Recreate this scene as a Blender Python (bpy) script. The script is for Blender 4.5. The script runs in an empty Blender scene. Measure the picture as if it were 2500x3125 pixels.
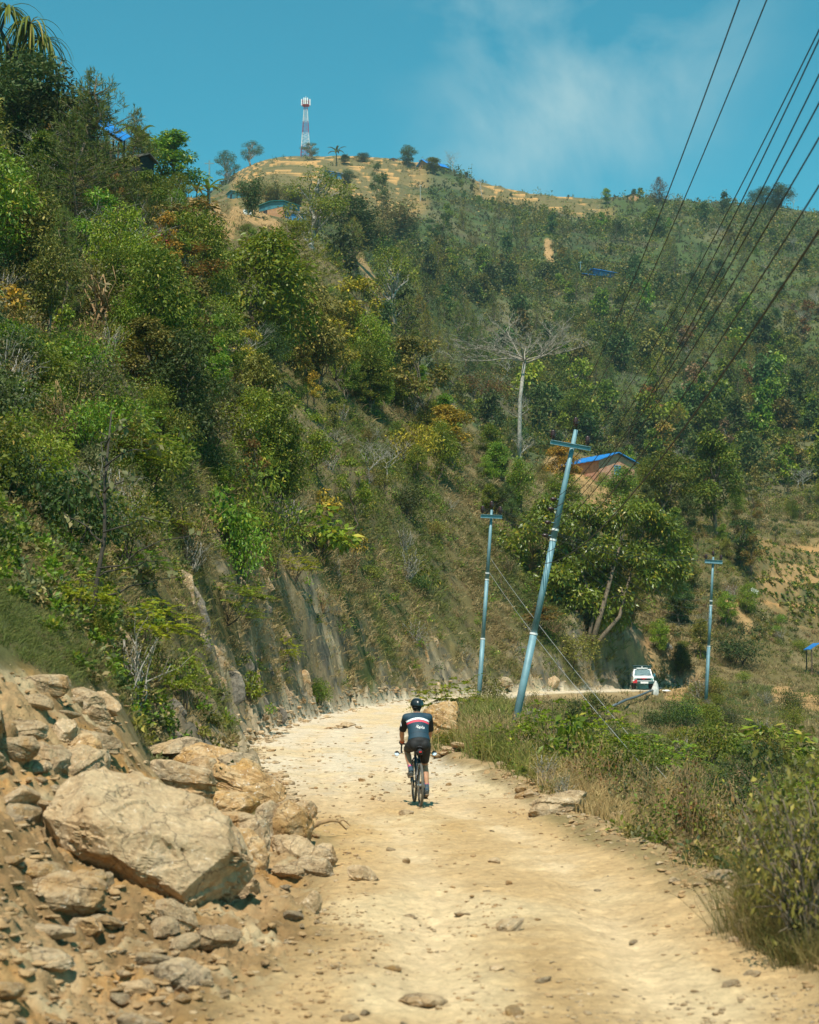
import bpy, bmesh, math, random
import numpy as np
from mathutils import Vector, Matrix
from mathutils.bvhtree import BVHTree

C = bpy.context.scene
R = math.radians
COL = C.collection

# ------------------------------------------------------------------ camera
F, CXP, CYP, HZN, H = 5200.0, 1250.0, 1562.5, 2064.0, 2.1
PITCH = math.atan((HZN - CYP) / F)
cam = bpy.data.cameras.new('camera')
cam.sensor_fit = 'VERTICAL'; cam.sensor_height = 36.0; cam.sensor_width = 28.8
cam.lens = F * 36.0 / 3125.0
cam.clip_start = 0.5; cam.clip_end = 6000
cam.dof.use_dof = True; cam.dof.focus_distance = 62; cam.dof.aperture_fstop = 3.2
camo = bpy.data.objects.new('camera', cam); COL.objects.link(camo)
camo.location = (0, 0, H); camo.rotation_euler = (R(90) + PITCH, 0, 0)
C.camera = camo

# ------------------------------------------------------------------ world and sun
SUN_EL, SUN_AZ = R(60), R(186)          # azimuth clockwise from +Y (the viewing direction)
w = bpy.data.worlds.new('World'); C.world = w; w.use_nodes = True
nt = w.node_tree; N = nt.nodes; L = nt.links; N.clear()
out = N.new('ShaderNodeOutputWorld'); bg = N.new('ShaderNodeBackground'); bg.inputs['Strength'].default_value = 0.132
sky = N.new('ShaderNodeTexSky'); sky.sky_type = 'NISHITA'; sky.sun_disc = False
sky.sun_elevation = SUN_EL; sky.sun_rotation = SUN_AZ
sky.air_density = 1.0; sky.dust_density = 1.1; sky.ozone_density = 2.0; sky.altitude = 1200
tint = N.new('ShaderNodeMix'); tint.data_type = 'RGBA'; tint.blend_type = 'MULTIPLY'
tint.inputs[0].default_value = 1.0; tint.inputs[7].default_value = (0.23, 0.98, 0.82, 1)
L.new(sky.outputs[0], tint.inputs[6])
# thin high cloud wisps, fixed in direction
tc = N.new('ShaderNodeTexCoord')
nz = N.new('ShaderNodeTexNoise'); nz.inputs['Scale'].default_value = 9; nz.inputs['Detail'].default_value = 7
nz.inputs['Roughness'].default_value = 0.55; nz.inputs['Distortion'].default_value = 0.35
L.new(tc.outputs['Generated'], nz.inputs['Vector'])
def cloud_spot(px, py, rad):
    cx, cy = (px - CXP) / F, (CYP - py) / F
    d = Vector((cx, math.cos(PITCH) - cy * math.sin(PITCH), math.sin(PITCH) + cy * math.cos(PITCH))).normalized()
    vd = N.new('ShaderNodeVectorMath'); vd.operation = 'DISTANCE'; vd.inputs[1].default_value = d
    L.new(tc.outputs['Generated'], vd.inputs[0])
    mr = N.new('ShaderNodeMapRange'); mr.interpolation_type = 'SMOOTHSTEP'
    mr.inputs['From Min'].default_value = rad; mr.inputs['From Max'].default_value = rad * .05
    mr.inputs['To Min'].default_value = 0; mr.inputs['To Max'].default_value = 1
    L.new(vd.outputs['Value'], mr.inputs['Value']); return mr.outputs[0]
acc = None
for px, py, rad in ((1850, 60, .13), (1720, 260, .12), (1600, 390, .09), (1950, 160, .10), (1500, -40, .08)):
    s = cloud_spot(px, py, rad)
    if acc is None: acc = s
    else:
        m = N.new('ShaderNodeMath'); m.operation = 'MAXIMUM'; L.new(acc, m.inputs[0]); L.new(s, m.inputs[1]); acc = m.outputs[0]
cr = N.new('ShaderNodeMapRange'); cr.inputs['From Min'].default_value = .42; cr.inputs['From Max'].default_value = .74
L.new(nz.outputs[0], cr.inputs['Value'])
mm = N.new('ShaderNodeMath'); mm.operation = 'MULTIPLY'; L.new(acc, mm.inputs[0]); L.new(cr.outputs[0], mm.inputs[1])
m3 = N.new('ShaderNodeMath'); m3.operation = 'MULTIPLY'; m3.inputs[1].default_value = .75; L.new(mm.outputs[0], m3.inputs[0])
cl = N.new('ShaderNodeMix'); cl.data_type = 'RGBA'; cl.inputs[7].default_value = (3.4, 4.6, 4.6, 1)
L.new(m3.outputs[0], cl.inputs[0]); L.new(tint.outputs[2], cl.inputs[6])
L.new(cl.outputs[2], bg.inputs['Color']); L.new(bg.outputs[0], out.inputs['Surface'])

sl = bpy.data.lights.new('sun', 'SUN'); sl.energy = 5.0; sl.angle = R(.5); sl.color = (1.0, .94, .83)
so = bpy.data.objects.new('sun', sl); COL.objects.link(so)
so.rotation_euler = (R(90) - SUN_EL, 0, -SUN_AZ + math.pi)     # lamp's -Z points away from the sun

C.view_settings.view_transform = 'Standard'; C.view_settings.look = 'None'
C.view_settings.exposure = 0.35; C.view_settings.gamma = 1.0
C.render.engine = 'CYCLES'
try:
    C.cycles.use_denoising = True; C.cycles.denoiser = 'OPENIMAGEDENOISE'; C.cycles.denoising_prefilter = 'ACCURATE'
except Exception: pass
C.cycles.max_bounces = 5; C.cycles.diffuse_bounces = 3; C.cycles.transparent_max_bounces = 6
C.cycles.glossy_bounces = 2; C.cycles.transmission_bounces = 3; C.cycles.volume_bounces = 0
C.cycles.use_adaptive_sampling = True; C.cycles.adaptive_threshold = 0.015
C.cycles.sample_clamp_indirect = 4

# ------------------------------------------------------------------ helpers
rng = np.random.default_rng(7)
_P = np.random.default_rng(11).permutation(512).astype(np.int64); _P = np.concatenate([_P, _P, _P, _P])
_VAL = np.random.default_rng(12).uniform(-1, 1, 512)
def vn(x, y, s=0):
    xi = np.floor(x).astype(np.int64); yi = np.floor(y).astype(np.int64)
    fx = x - xi; fy = y - yi; fx = fx * fx * fx * (fx * (fx * 6 - 15) + 10); fy = fy * fy * fy * (fy * (fy * 6 - 15) + 10)
    def h(a, b): return _VAL[_P[(_P[(a + s * 17) & 511] + b) & 511]]
    a = h(xi, yi); b = h(xi + 1, yi); c = h(xi, yi + 1); d = h(xi + 1, yi + 1)
    return (a + (b - a) * fx) + ((c + (d - c) * fx) - (a + (b - a) * fx)) * fy
def fbm(x, y, oct=4, s=0, g=.5):
    t = 0; a = 1; n = 0
    for i in range(oct):
        t = t + a * vn(x * 2 ** i + 31.7 * i, y * 2 ** i + 17.3 * i, s + i); n += a; a *= g
    return t / n
def vn3(p, s=0):
    i = np.floor(p).astype(np.int64); f = p - i; f = f * f * (3 - 2 * f)
    def h(dx, dy, dz): return _VAL[_P[(_P[(_P[(i[:, 0] + dx + s * 13) & 511] + i[:, 1] + dy) & 511] + i[:, 2] + dz) & 511]]
    r = 0
    for dx in (0, 1):
        for dy in (0, 1):
            for dz in (0, 1):
                r = r + h(dx, dy, dz) * (f[:, 0] if dx else 1 - f[:, 0]) * (f[:, 1] if dy else 1 - f[:, 1]) * (f[:, 2] if dz else 1 - f[:, 2])
    return r
def fbm3(p, oct=4, s=0):
    t = 0; a = 1; n = 0
    for k in range(oct): t = t + a * vn3(p * 2 ** k + 7.1 * k, s + k); n += a; a *= .5
    return t / n
def sstep(a, b, x):
    t = np.clip((x - a) / (b - a), 0, 1); return t * t * (3 - 2 * t)

def mesh_raw(name, V, F, mats=(), mi=None, smooth=False, tint=None):
    """V (n,3); F: (m,k) array or list of arrays of equal-sided faces; tint (n,3) per vertex"""
    if isinstance(F, np.ndarray): F = [F]
    F = [np.asarray(f) for f in F if len(f)]
    me = bpy.data.meshes.new(name)
    V = np.asarray(V, dtype=np.float32)
    me.vertices.add(len(V)); me.vertices.foreach_set('co', V.ravel())
    idx = np.concatenate([f.ravel() for f in F]).astype(np.int32)
    cnt = np.concatenate([np.full(len(f), f.shape[1], dtype=np.int32) for f in F])
    me.loops.add(len(idx)); me.loops.foreach_set('vertex_index', idx)
    st = np.concatenate([[0], np.cumsum(cnt)[:-1]]).astype(np.int32)
    me.polygons.add(len(cnt)); me.polygons.foreach_set('loop_start', st)
    if mi is not None: me.polygons.foreach_set('material_index', np.asarray(mi, dtype=np.int32))
    me.polygons.foreach_set('use_smooth', np.full(len(cnt), bool(smooth)))
    for m in mats: me.materials.append(m)
    if tint is not None:
        a = me.attributes.new('tint', 'FLOAT_COLOR', 'POINT')
        t4 = np.ones((len(V), 4), dtype=np.float32); t4[:, :3] = tint
        a.data.foreach_set('color', t4.ravel())
    me.update(calc_edges=True); me.validate()
    return me
def link(name, me, parent=None, loc=None):
    o = bpy.data.objects.new(name, me); COL.objects.link(o)
    if parent is not None: o.parent = parent
    if loc is not None: o.location = loc
    return o
def tag(o, label=None, cat=None, group=None, kind=None):
    if label: o['label'] = label
    if cat: o['category'] = cat
    if group: o['group'] = group
    if kind: o['kind'] = kind
    return o
def empty(name, loc, label, cat, group=None, rz=0, rot=None):
    o = bpy.data.objects.new(name, None); COL.objects.link(o); o.location = loc
    o.rotation_euler = rot if rot is not None else (0, 0, rz); o.empty_display_size = .2
    return tag(o, label, cat, group)
def copy_tree(o, parent=None):
    c = o.copy(); COL.objects.link(c)
    if parent is not None: c.parent = parent
    for ch in list(o.children): copy_tree(ch, c)
    return c

class MB:
    """collects simple solids into one mesh"""
    def __init__(s): s.V = []; s.F = []; s.M = []; s.n = 0
    def add(s, V, F, m=0):
        V = np.asarray(V, dtype=float); k = s.n
        s.V.append(V); s.n += len(V)
        for f in F: s.F.append([int(i) + k for i in f]); s.M.append(m)
        return s
    def box(s, c, size, m=0, rot=None, taper=1.0):
        x, y, z = [d / 2 for d in size]
        P = np.array([[-x, -y, -z], [x, -y, -z], [x, y, -z], [-x, y, -z], [-x * taper, -y * taper, z], [x * taper, -y * taper, z], [x * taper, y * taper, z], [-x * taper, y * taper, z]])
        if rot is not None: P = P @ np.array(rot.to_3x3() if hasattr(rot, 'to_3x3') else rot).T
        return s.add(P + np.array(c), [[0, 3, 2, 1], [4, 5, 6, 7], [0, 1, 5, 4], [1, 2, 6, 5], [2, 3, 7, 6], [3, 0, 4, 7]], m)
    def tube(s, pts, rad, n=8, m=0, cap=True, flat=None):
        V, F = loft(pts, rad, n, cap, flat); return s.add(V, F, m)
    def prism(s, poly, y0, y1, m=0):
        k = len(poly); P = [(x, y0, z) for x, z in poly] + [(x, y1, z) for x, z in poly]
        F = [list(range(k)), list(range(2 * k - 1, k - 1, -1))] + [[i, i + k, (i + 1) % k + k, (i + 1) % k] for i in range(k)]
        return s.add(P, F, m)
    def torus(s, c, R0, r, axis='x', n=40, k=8, m=0, sq=1.0):
        V = []; F = []
        for i in range(n):
            a = 2 * math.pi * i / n
            for j in range(k):
                b = 2 * math.pi * j / k; rr = R0 + r * math.cos(b); q = r * sq * math.sin(b)
                p = (q, rr * math.cos(a), rr * math.sin(a)) if axis == 'x' else ((rr * math.cos(a), q, rr * math.sin(a)) if axis == 'y' else (rr * math.cos(a), rr * math.sin(a), q))
                V.append((p[0] + c[0], p[1] + c[1], p[2] + c[2]))
                F.append([i * k + j, ((i + 1) % n) * k + j, ((i + 1) % n) * k + (j + 1) % k, i * k + (j + 1) % k])
        return s.add(V, F, m)
    def ell(s, c, r, m=0, nu=16, nv=10, rot=None):
        V = [(0, 0, -1)]; F = []
        for j in range(1, nv):
            t = -math.pi / 2 + math.pi * j / nv
            for i in range(nu):
                a = 2 * math.pi * i / nu; V.append((math.cos(t) * math.cos(a), math.cos(t) * math.sin(a), math.sin(t)))
        V.append((0, 0, 1)); e = len(V) - 1
        for i in range(nu):
            F.append([0, 1 + (i + 1) % nu, 1 + i]); b = 1 + (nv - 2) * nu; F.append([e, b + i, b + (i + 1) % nu])
        for j in range(nv - 2):
            for i in range(nu):
                a = 1 + j * nu; F.append([a + i, a + (i + 1) % nu, a + nu + (i + 1) % nu, a + nu + i])
        V = np.array(V) * np.array(r)
        if rot is not None: V = V @ np.array(rot.to_3x3()).T
        return s.add(V + np.array(c), F, m)
    def build(s, name, mats, parent=None, smooth=False, loc=None):
        if not isinstance(mats, (list, tuple)): mats = [mats]
        me = bpy.data.meshes.new(name)
        me.from_pydata(np.concatenate(s.V).tolist(), [], s.F)
        for m in mats: me.materials.append(m)
        me.polygons.foreach_set('material_index', np.array(s.M, dtype=np.int32))
        me.polygons.foreach_set('use_smooth', np.full(len(s.F), bool(smooth)))
        me.update()
        return link(name, me, parent, loc)

def loft(pts, rad, n=8, cap=True, flat=None):
    """rings along a path. rad: number, list, or list of (rx, ry); flat: reference side vector for the rx axis"""
    P = [Vector(p) for p in pts]; V = []; F = []; prev = None
    for i, p in enumerate(P):
        t = (P[min(i + 1, len(P) - 1)] - P[max(i - 1, 0)])
        t = t.normalized() if t.length > 1e-9 else Vector((0, 0, 1))
        ref = Vector(flat) if flat is not None else (prev if prev is not None else (Vector((1, 0, 0)) if abs(t.x) < .9 else Vector((0, 1, 0))))
        a = (ref - t * ref.dot(t)).normalized(); b = t.cross(a); prev = a
        r = rad[i] if isinstance(rad, (list, tuple)) else rad
        rx, ry = r if isinstance(r, (list, tuple)) else (r, r)
        for k in range(n):
            q = 2 * math.pi * k / n; V.append(p + a * (rx * math.cos(q)) + b * (ry * math.sin(q)))
    for i in range(len(P) - 1):
        for k in range(n): F.append([i * n + k, i * n + (k + 1) % n, (i + 1) * n + (k + 1) % n, (i + 1) * n + k])
    if cap:
        F.append(list(range(n - 1, -1, -1))); F.append([(len(P) - 1) * n + k for k in range(n)])
    return np.array([tuple(v) for v in V]), F

# ------------------------------------------------------------------ materials
def nodes(name):
    m = bpy.data.materials.new(name); m.use_nodes = True; t = m.node_tree; b = t.nodes['Principled BSDF']
    return m, t, b
def nd(t, kind, **kw):
    n = t.nodes.new(kind)
    for k, v in kw.items():
        if k.startswith('i_'): n.inputs[k[2:].replace('_', ' ')].default_value = v
        else: setattr(n, k, v)
    return n
def rgb(c): return (c[0], c[1], c[2], 1)
def plain(name, c, rough=.6, metal=0, var=.18, scale=6, bump=0, spec=.4, c2=None):
    m, t, b = nodes(name); b.inputs['Roughness'].default_value = rough; b.inputs['Metallic'].default_value = metal
    b.inputs['Specular IOR Level'].default_value = spec
    tcn = nd(t, 'ShaderNodeTexCoord'); no = nd(t, 'ShaderNodeTexNoise', i_Scale=scale, i_Detail=6, i_Roughness=.65)
    t.links.new(tcn.outputs['Object'], no.inputs['Vector'])
    mx = nd(t, 'ShaderNodeMix', data_type='RGBA')
    d = c2 if c2 else tuple(max(0, x * (1 - 2 * var)) for x in c)
    mx.inputs[6].default_value = rgb(d); mx.inputs[7].default_value = rgb(c)
    mr = nd(t, 'ShaderNodeMapRange'); mr.inputs['From Min'].default_value = .35; mr.inputs['From Max'].default_value = .6
    t.links.new(no.outputs[0], mr.inputs[0]); t.links.new(mr.outputs[0], mx.inputs[0]); t.links.new(mx.outputs[2], b.inputs['Base Color'])
    if bump:
        bp = nd(t, 'ShaderNodeBump', i_Strength=bump, i_Distance=.02); t.links.new(no.outputs[0], bp.inputs['Height']); t.links.new(bp.outputs[0], b.inputs['Normal'])
    return m
def leaf_mat(name, c1, c2, acc=None, accf=.08, rough=.55, trans=.25, spec=.25, vary=.25):
    m, t, b = nodes(name); lk = t.links.new
    at_ = nd(t, 'ShaderNodeAttribute', attribute_name='tint'); sp = nd(t, 'ShaderNodeSeparateColor'); lk(at_.outputs['Color'], sp.inputs[0])
    mx = nd(t, 'ShaderNodeMix', data_type='RGBA'); mx.inputs[6].default_value = rgb(c1); mx.inputs[7].default_value = rgb(c2)
    ml = nd(t, 'ShaderNodeMath', operation='MULTIPLY_ADD'); ml.inputs[1].default_value = .55; lk(sp.outputs[0], ml.inputs[0])
    m2 = nd(t, 'ShaderNodeMath', operation='MULTIPLY'); m2.inputs[1].default_value = .45; lk(sp.outputs[1], m2.inputs[0]); lk(m2.outputs[0], ml.inputs[2])
    lk(ml.outputs[0], mx.inputs[0]); col = mx.outputs[2]
    if acc:
        gt = nd(t, 'ShaderNodeMath', operation='GREATER_THAN'); gt.inputs[1].default_value = 1 - accf; lk(sp.outputs[2], gt.inputs[0])
        m4 = nd(t, 'ShaderNodeMix', data_type='RGBA'); m4.inputs[7].default_value = rgb(acc); lk(gt.outputs[0], m4.inputs[0]); lk(col, m4.inputs[6]); col = m4.outputs[2]
    oi = nd(t, 'ShaderNodeObjectInfo'); hs = nd(t, 'ShaderNodeHueSaturation')
    vr = nd(t, 'ShaderNodeMapRange'); vr.inputs['To Min'].default_value = 1 - vary; vr.inputs['To Max'].default_value = 1 + vary; lk(oi.outputs['Random'], vr.inputs[0])
    hr = nd(t, 'ShaderNodeMath', operation='MULTIPLY'); hr.inputs[1].default_value = 7.31; lk(oi.outputs['Random'], hr.inputs[0])
    hf = nd(t, 'ShaderNodeMath', operation='FRACT'); lk(hr.outputs[0], hf.inputs[0])
    hm = nd(t, 'ShaderNodeMapRange'); hm.inputs['To Min'].default_value = .5 - .03; hm.inputs['To Max'].default_value = .5 + .025; lk(hf.outputs[0], hm.inputs[0])
    lk(hm.outputs[0], hs.inputs['Hue']); lk(vr.outputs[0], hs.inputs['Value']); lk(col, hs.inputs['Color'])
    b.inputs['Roughness'].default_value = rough; b.inputs['Specular IOR Level'].default_value = spec; lk(hs.outputs[0], b.inputs['Base Color'])
    if trans > 0:
        tr = nd(t, 'ShaderNodeBsdfTranslucent'); lk(hs.outputs[0], tr.inputs[0])
        ms = nd(t, 'ShaderNodeMixShader'); ms.inputs[0].default_value = trans
        lk(b.outputs[0], ms.inputs[1]); lk(tr.outputs[0], ms.inputs[2]); lk(ms.outputs[0], t.nodes['Material Output'].inputs['Surface'])
    return m
# ------------------------------------------------------------------ terrain
def ray(x, y):
    cx, cy = (x - CXP) / F, (CYP - y) / F; cp, sp = math.cos(PITCH), math.sin(PITCH)
    d1 = cp - cy * sp
    return cx / d1, (sp + cy * cp) / d1
def at(x, y, Y):
    u, q = ray(x, y); return Vector((u * Y, Y, H + q * Y))
def project(X, Y, Z):
    cp, sp = math.cos(PITCH), math.sin(PITCH); dz = Z - H
    dep = Y * cp + dz * sp; up = -Y * sp + dz * cp
    dep = np.where(dep < .3, .3, dep)
    return CXP + F * X / dep, CYP - F * up / dep

# lie of the land along bearings from the viewpoint: (picture column): [(distance, picture row), ...]
LAND = {
 -700: [(5,3900),(8,3050),(10,2650),(13,2250),(16,1900),(22,1500),(32,1080),(48,680),(70,260),(100,-60),(150,-250),(220,-150),(500,100),(1100,300)],
 -350: [(5,4000),(9,3080),(10.5,2820),(13,2330),(15,2050),(22,1640),(32,1250),(48,850),(70,430),(100,130),(140,-40),(220,60),(500,250),(1100,420)],
 0: [(5,4200),(9.5,3125),(11.5,2800),(14,2500),(16,2250),(18.5,2080),(21,1950),(27,1700),(40,1400),(56,1100),(75,800),(95,520),(125,270),(170,330),(300,400),(700,600),(1100,700)],
 250: [(5,4230),(10,3125),(12,2920),(13.5,2740),(15.5,2540),(18,2330),(20.5,2150),(23,2000),(29,1800),(42,1500),(56,1200),(74,900),(95,640),(135,440),(190,490),(350,560),(700,700),(1100,760)],
 500: [(5,4240),(10.1,3125),(12.4,2920),(15,2730),(18,2560),(20.5,2440),(23,2430),(27,2400),(33,2335),(36,2230),(39,2040),(44,1800),(54,1500),(68,1200),(88,900),(120,735),(170,640),(230,585),(400,640),(700,690),(1100,720)],
 750: [(5,4248),(10.2,3130),(15,2792),(20,2610),(27,2468),(35,2376),(50,2238),(53,2130),(57,2000),(62,1800),(73,1500),(95,1200),(125,1000),(180,800),(230,700),(300,655),(420,632),(520,585),(640,535),(770,495),(850,474),(1100,500)],
 1000: [(5,4248),(10.3,3130),(15,2792),(20,2610),(27,2468),(35,2376),(46,2295),(60,2225),(72,2168),(75,2080),(78,2000),(84,1800),(93,1600),(106,1400),(130,1200),(165,1000),(210,850),(250,775),(330,735),(430,690),(560,615),(700,535),(850,470),(1100,500)],
 1150: [(5,4248),(10.3,3130),(15,2792),(20,2610),(27,2468),(35,2376),(45,2300),(60,2232),(78,2168),(86,2130),(89,2040),(95,1900),(104,1700),(118,1500),(140,1300),(170,1100),(200,980),(260,1000),(360,880),(480,750),(620,620),(760,530),(850,478),(1100,510)],
 1250: [(5,4248),(10.3,3130),(15,2792),(20,2610),(27,2468),(35,2376),(45,2300),(60,2236),(75,2180),(88,2140),(96,2108),(99,1990),(107,1800),(118,1600),(135,1400),(160,1200),(180,1100),(240,1110),(340,980),(450,850),(590,690),(760,545),(850,487),(1100,520)],
 1500: [(5,4248),(10.3,3130),(15,2792),(20,2610),(27.6,2460),(34,2385),(46,2275),(58,2215),(75,2180),(95,2140),(108,2110),(113,2088),(117,1990),(126,1800),(140,1600),(165,1450),(190,1380),(250,1400),(300,1340),(390,1150),(490,950),(580,800),(720,650),(830,562),(1000,600),(1100,610)],
 1750: [(5,4248),(10.3,3130),(15,2795),(20,2612),(26,2480),(32,2412),(45,2320),(65,2240),(95,2165),(122,2110),(127,2086),(130,1990),(135,1850),(143,1700),(160,1600),(200,1535),(230,1490),(255,1425),(275,1388),(320,1400),(380,1240),(440,1100),(540,900),(620,750),(720,640),(800,594),(950,640),(1100,650)],
 2000: [(5,4248),(10.3,3130),(15,2800),(18.2,2690),(22,2600),(26,2530),(34,2455),(50,2360),(75,2260),(100,2195),(130,2120),(137,2104),(143,2088),(149,2000),(158,1850),(172,1700),(190,1600),(225,1500),(260,1450),(310,1470),(370,1300),(430,1150),(500,1000),(580,850),(680,700),(770,622),(950,670),(1100,680)],
 2250: [(5,4248),(10.3,3130),(15,2800),(17,2730),(22,2660),(32,2560),(50,2420),(75,2310),(105,2205),(130,2110),(145,2050),(155,1930),(165,1820),(185,1720),(220,1610),(270,1560),(310,1480),(350,1350),(410,1200),(510,1000),(590,850),(700,700),(800,632),(1000,690),(1100,700)],
 2500: [(5,4248),(10.1,3130),(11.6,3010),(13,2910),(15,2850),(20,2760),(32,2610),(55,2460),(90,2300),(125,2160),(150,2080),(165,2010),(185,1880),(192,1800),(212,1750),(224,1735),(240,1660),(270,1560),(320,1400),(400,1200),(490,1000),(570,850),(690,700),(800,646),(1000,700),(1100,710)],
 2850: [(5,4248),(10,3140),(13,2920),(16,2860),(25,2720),(50,2510),(110,2220),(160,2000),(200,1850),(230,1700),(350,1300),(540,900),(650,760),(760,680),(1000,740),(1100,750)],
 3300: [(5,4248),(10,3150),(13,2930),(16,2880),(25,2760),(50,2560),(110,2250),(160,2040),(230,1740),(350,1330),(540,920),(760,700),(1100,760)],
}
_lx = sorted(LAND); _NV, _NU = 700, 260
_v0, _v1 = math.log(5), math.log(1100)
_vg = np.linspace(_v0, _v1, _NV); _ug = np.linspace((_lx[0] - CXP) / F, (_lx[-1] - CXP) / F, _NU)
_prof = []
for x in _lx:
    a = np.array(LAND[x], float); wv = np.array([ray(x, yy)[1] for yy in a[:, 1]])
    _prof.append(np.interp(_vg, np.log(a[:, 0]), wv))
_prof = np.array(_prof); _uc = np.array([(x - CXP) / F for x in _lx])
_W = np.array([np.interp(_ug, _uc, _prof[:, j]) for j in range(_NV)]).T     # [u, v]
def _gs(A, sig, ax):
    k = int(sig * 3) + 1; g = np.exp(-.5 * (np.arange(-k, k + 1) / sig) ** 2); g /= g.sum()
    P = np.pad(A, [(k, k) if i == ax else (0, 0) for i in range(2)], mode='edge')
    return np.apply_along_axis(lambda r: np.convolve(r, g, 'valid'), ax, P)
_W = _gs(_gs(_W, 5.0, 0), 2.6, 1)
def base_z(X, Y):
    Yc = np.clip(Y, 5, 1099)
    u = np.clip(X / Yc, _ug[0], _ug[-1]); v = np.log(Yc)
    fu = (u - _ug[0]) / (_ug[1] - _ug[0]); fv = (v - _v0) / (_vg[1] - _vg[0])
    i = np.clip(fu.astype(int), 0, _NU - 2); j = np.clip(fv.astype(int), 0, _NV - 2); fu = fu - i; fv = fv - j
    q = (_W[i, j] * (1 - fu) + _W[i + 1, j] * fu) * (1 - fv) + (_W[i, j + 1] * (1 - fu) + _W[i + 1, j + 1] * fu) * fv
    return H + q * Yc

ROAD = [(0.75,-12,2.0),(0.75,3,2.0),(0.75,8,1.9),(0.95,12,1.75),(1.05,15,1.6),(0.85,20,1.45),(0.45,24,1.7),(-0.15,28,2.0),(-0.85,35,2.35),(-2.2,45,2.3),(-2.5,56,2.3),(-2.1,68,2.2),(-1.0,79,2.1),(1.2,90,2.1),(4.6,101,2.1),(9.2,112,2.1),(13.6,123,2.1),(17.2,133,2.1),(20.3,140,2.1),(23.5,145,2.0)]
def _dense():
    P = np.array(ROAD, float); t = np.concatenate([[0], np.cumsum(np.hypot(np.diff(P[:, 0]), np.diff(P[:, 1])))])
    s = np.arange(0, t[-1], .6); Q = np.stack([np.interp(s, t, P[:, k]) for k in range(3)], 1)
    return np.stack([_gs(Q[:, k:k + 1], 5, 0)[:, 0] for k in range(3)], 1)
RD = _dense()
_rows = [(5,4248),(10,3130),(15,2797),(20,2611),(27.6,2462),(35,2380),(45,2303),(60,2232),(75,2178),(86,2150),(96,2131),(108,2114),(122,2110),(131,2107),(139,2104),(152,2101)]
RDZ = np.array([H + ray(1250, float(np.interp(max(y, 5), [q[0] for q in _rows], [q[1] for q in _rows])))[1] * max(y, 5) for y in RD[:, 1]])
RDZ = _gs(RDZ[:, None], 6, 0)[:, 0]
_tan = np.gradient(RD[:, :2], axis=0); _tan /= np.linalg.norm(_tan, axis=1)[:, None]
def road_near(X, Y):
    """signed lateral offset over half width, road height, distance along"""
    shp = X.shape; X = X.ravel(); Y = Y.ravel(); lat = np.full(X.shape, 99.0); z = np.zeros(X.shape); hw = np.ones(X.shape); al = np.zeros(X.shape)
    ok = np.where((Y < 165) & (X > -40) & (X < 50))[0]
    for c in range(0, len(ok), 40000):
        k = ok[c:c + 40000]; d = (X[k, None] - RD[None, :, 0]) ** 2 + (Y[k, None] - RD[None, :, 1]) ** 2
        i = d.argmin(1); dx = X[k] - RD[i, 0]; dy = Y[k] - RD[i, 1]
        lat[k] = np.sign(dx * _tan[i, 1] - dy * _tan[i, 0]) * np.sqrt(d[np.arange(len(k)), i]); z[k] = RDZ[i]; hw[k] = RD[i, 2]; al[k] = i * .6
    return lat.reshape(shp), z.reshape(shp), hw.reshape(shp), al.reshape(shp)

def far_start(px): return np.interp(px, [0, 700, 900, 1000, 1150, 1250, 1500, 1750, 2000, 2250, 2500], [900, 640, 420, 270, 225, 205, 215, 290, 285, 280, 290])

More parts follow.
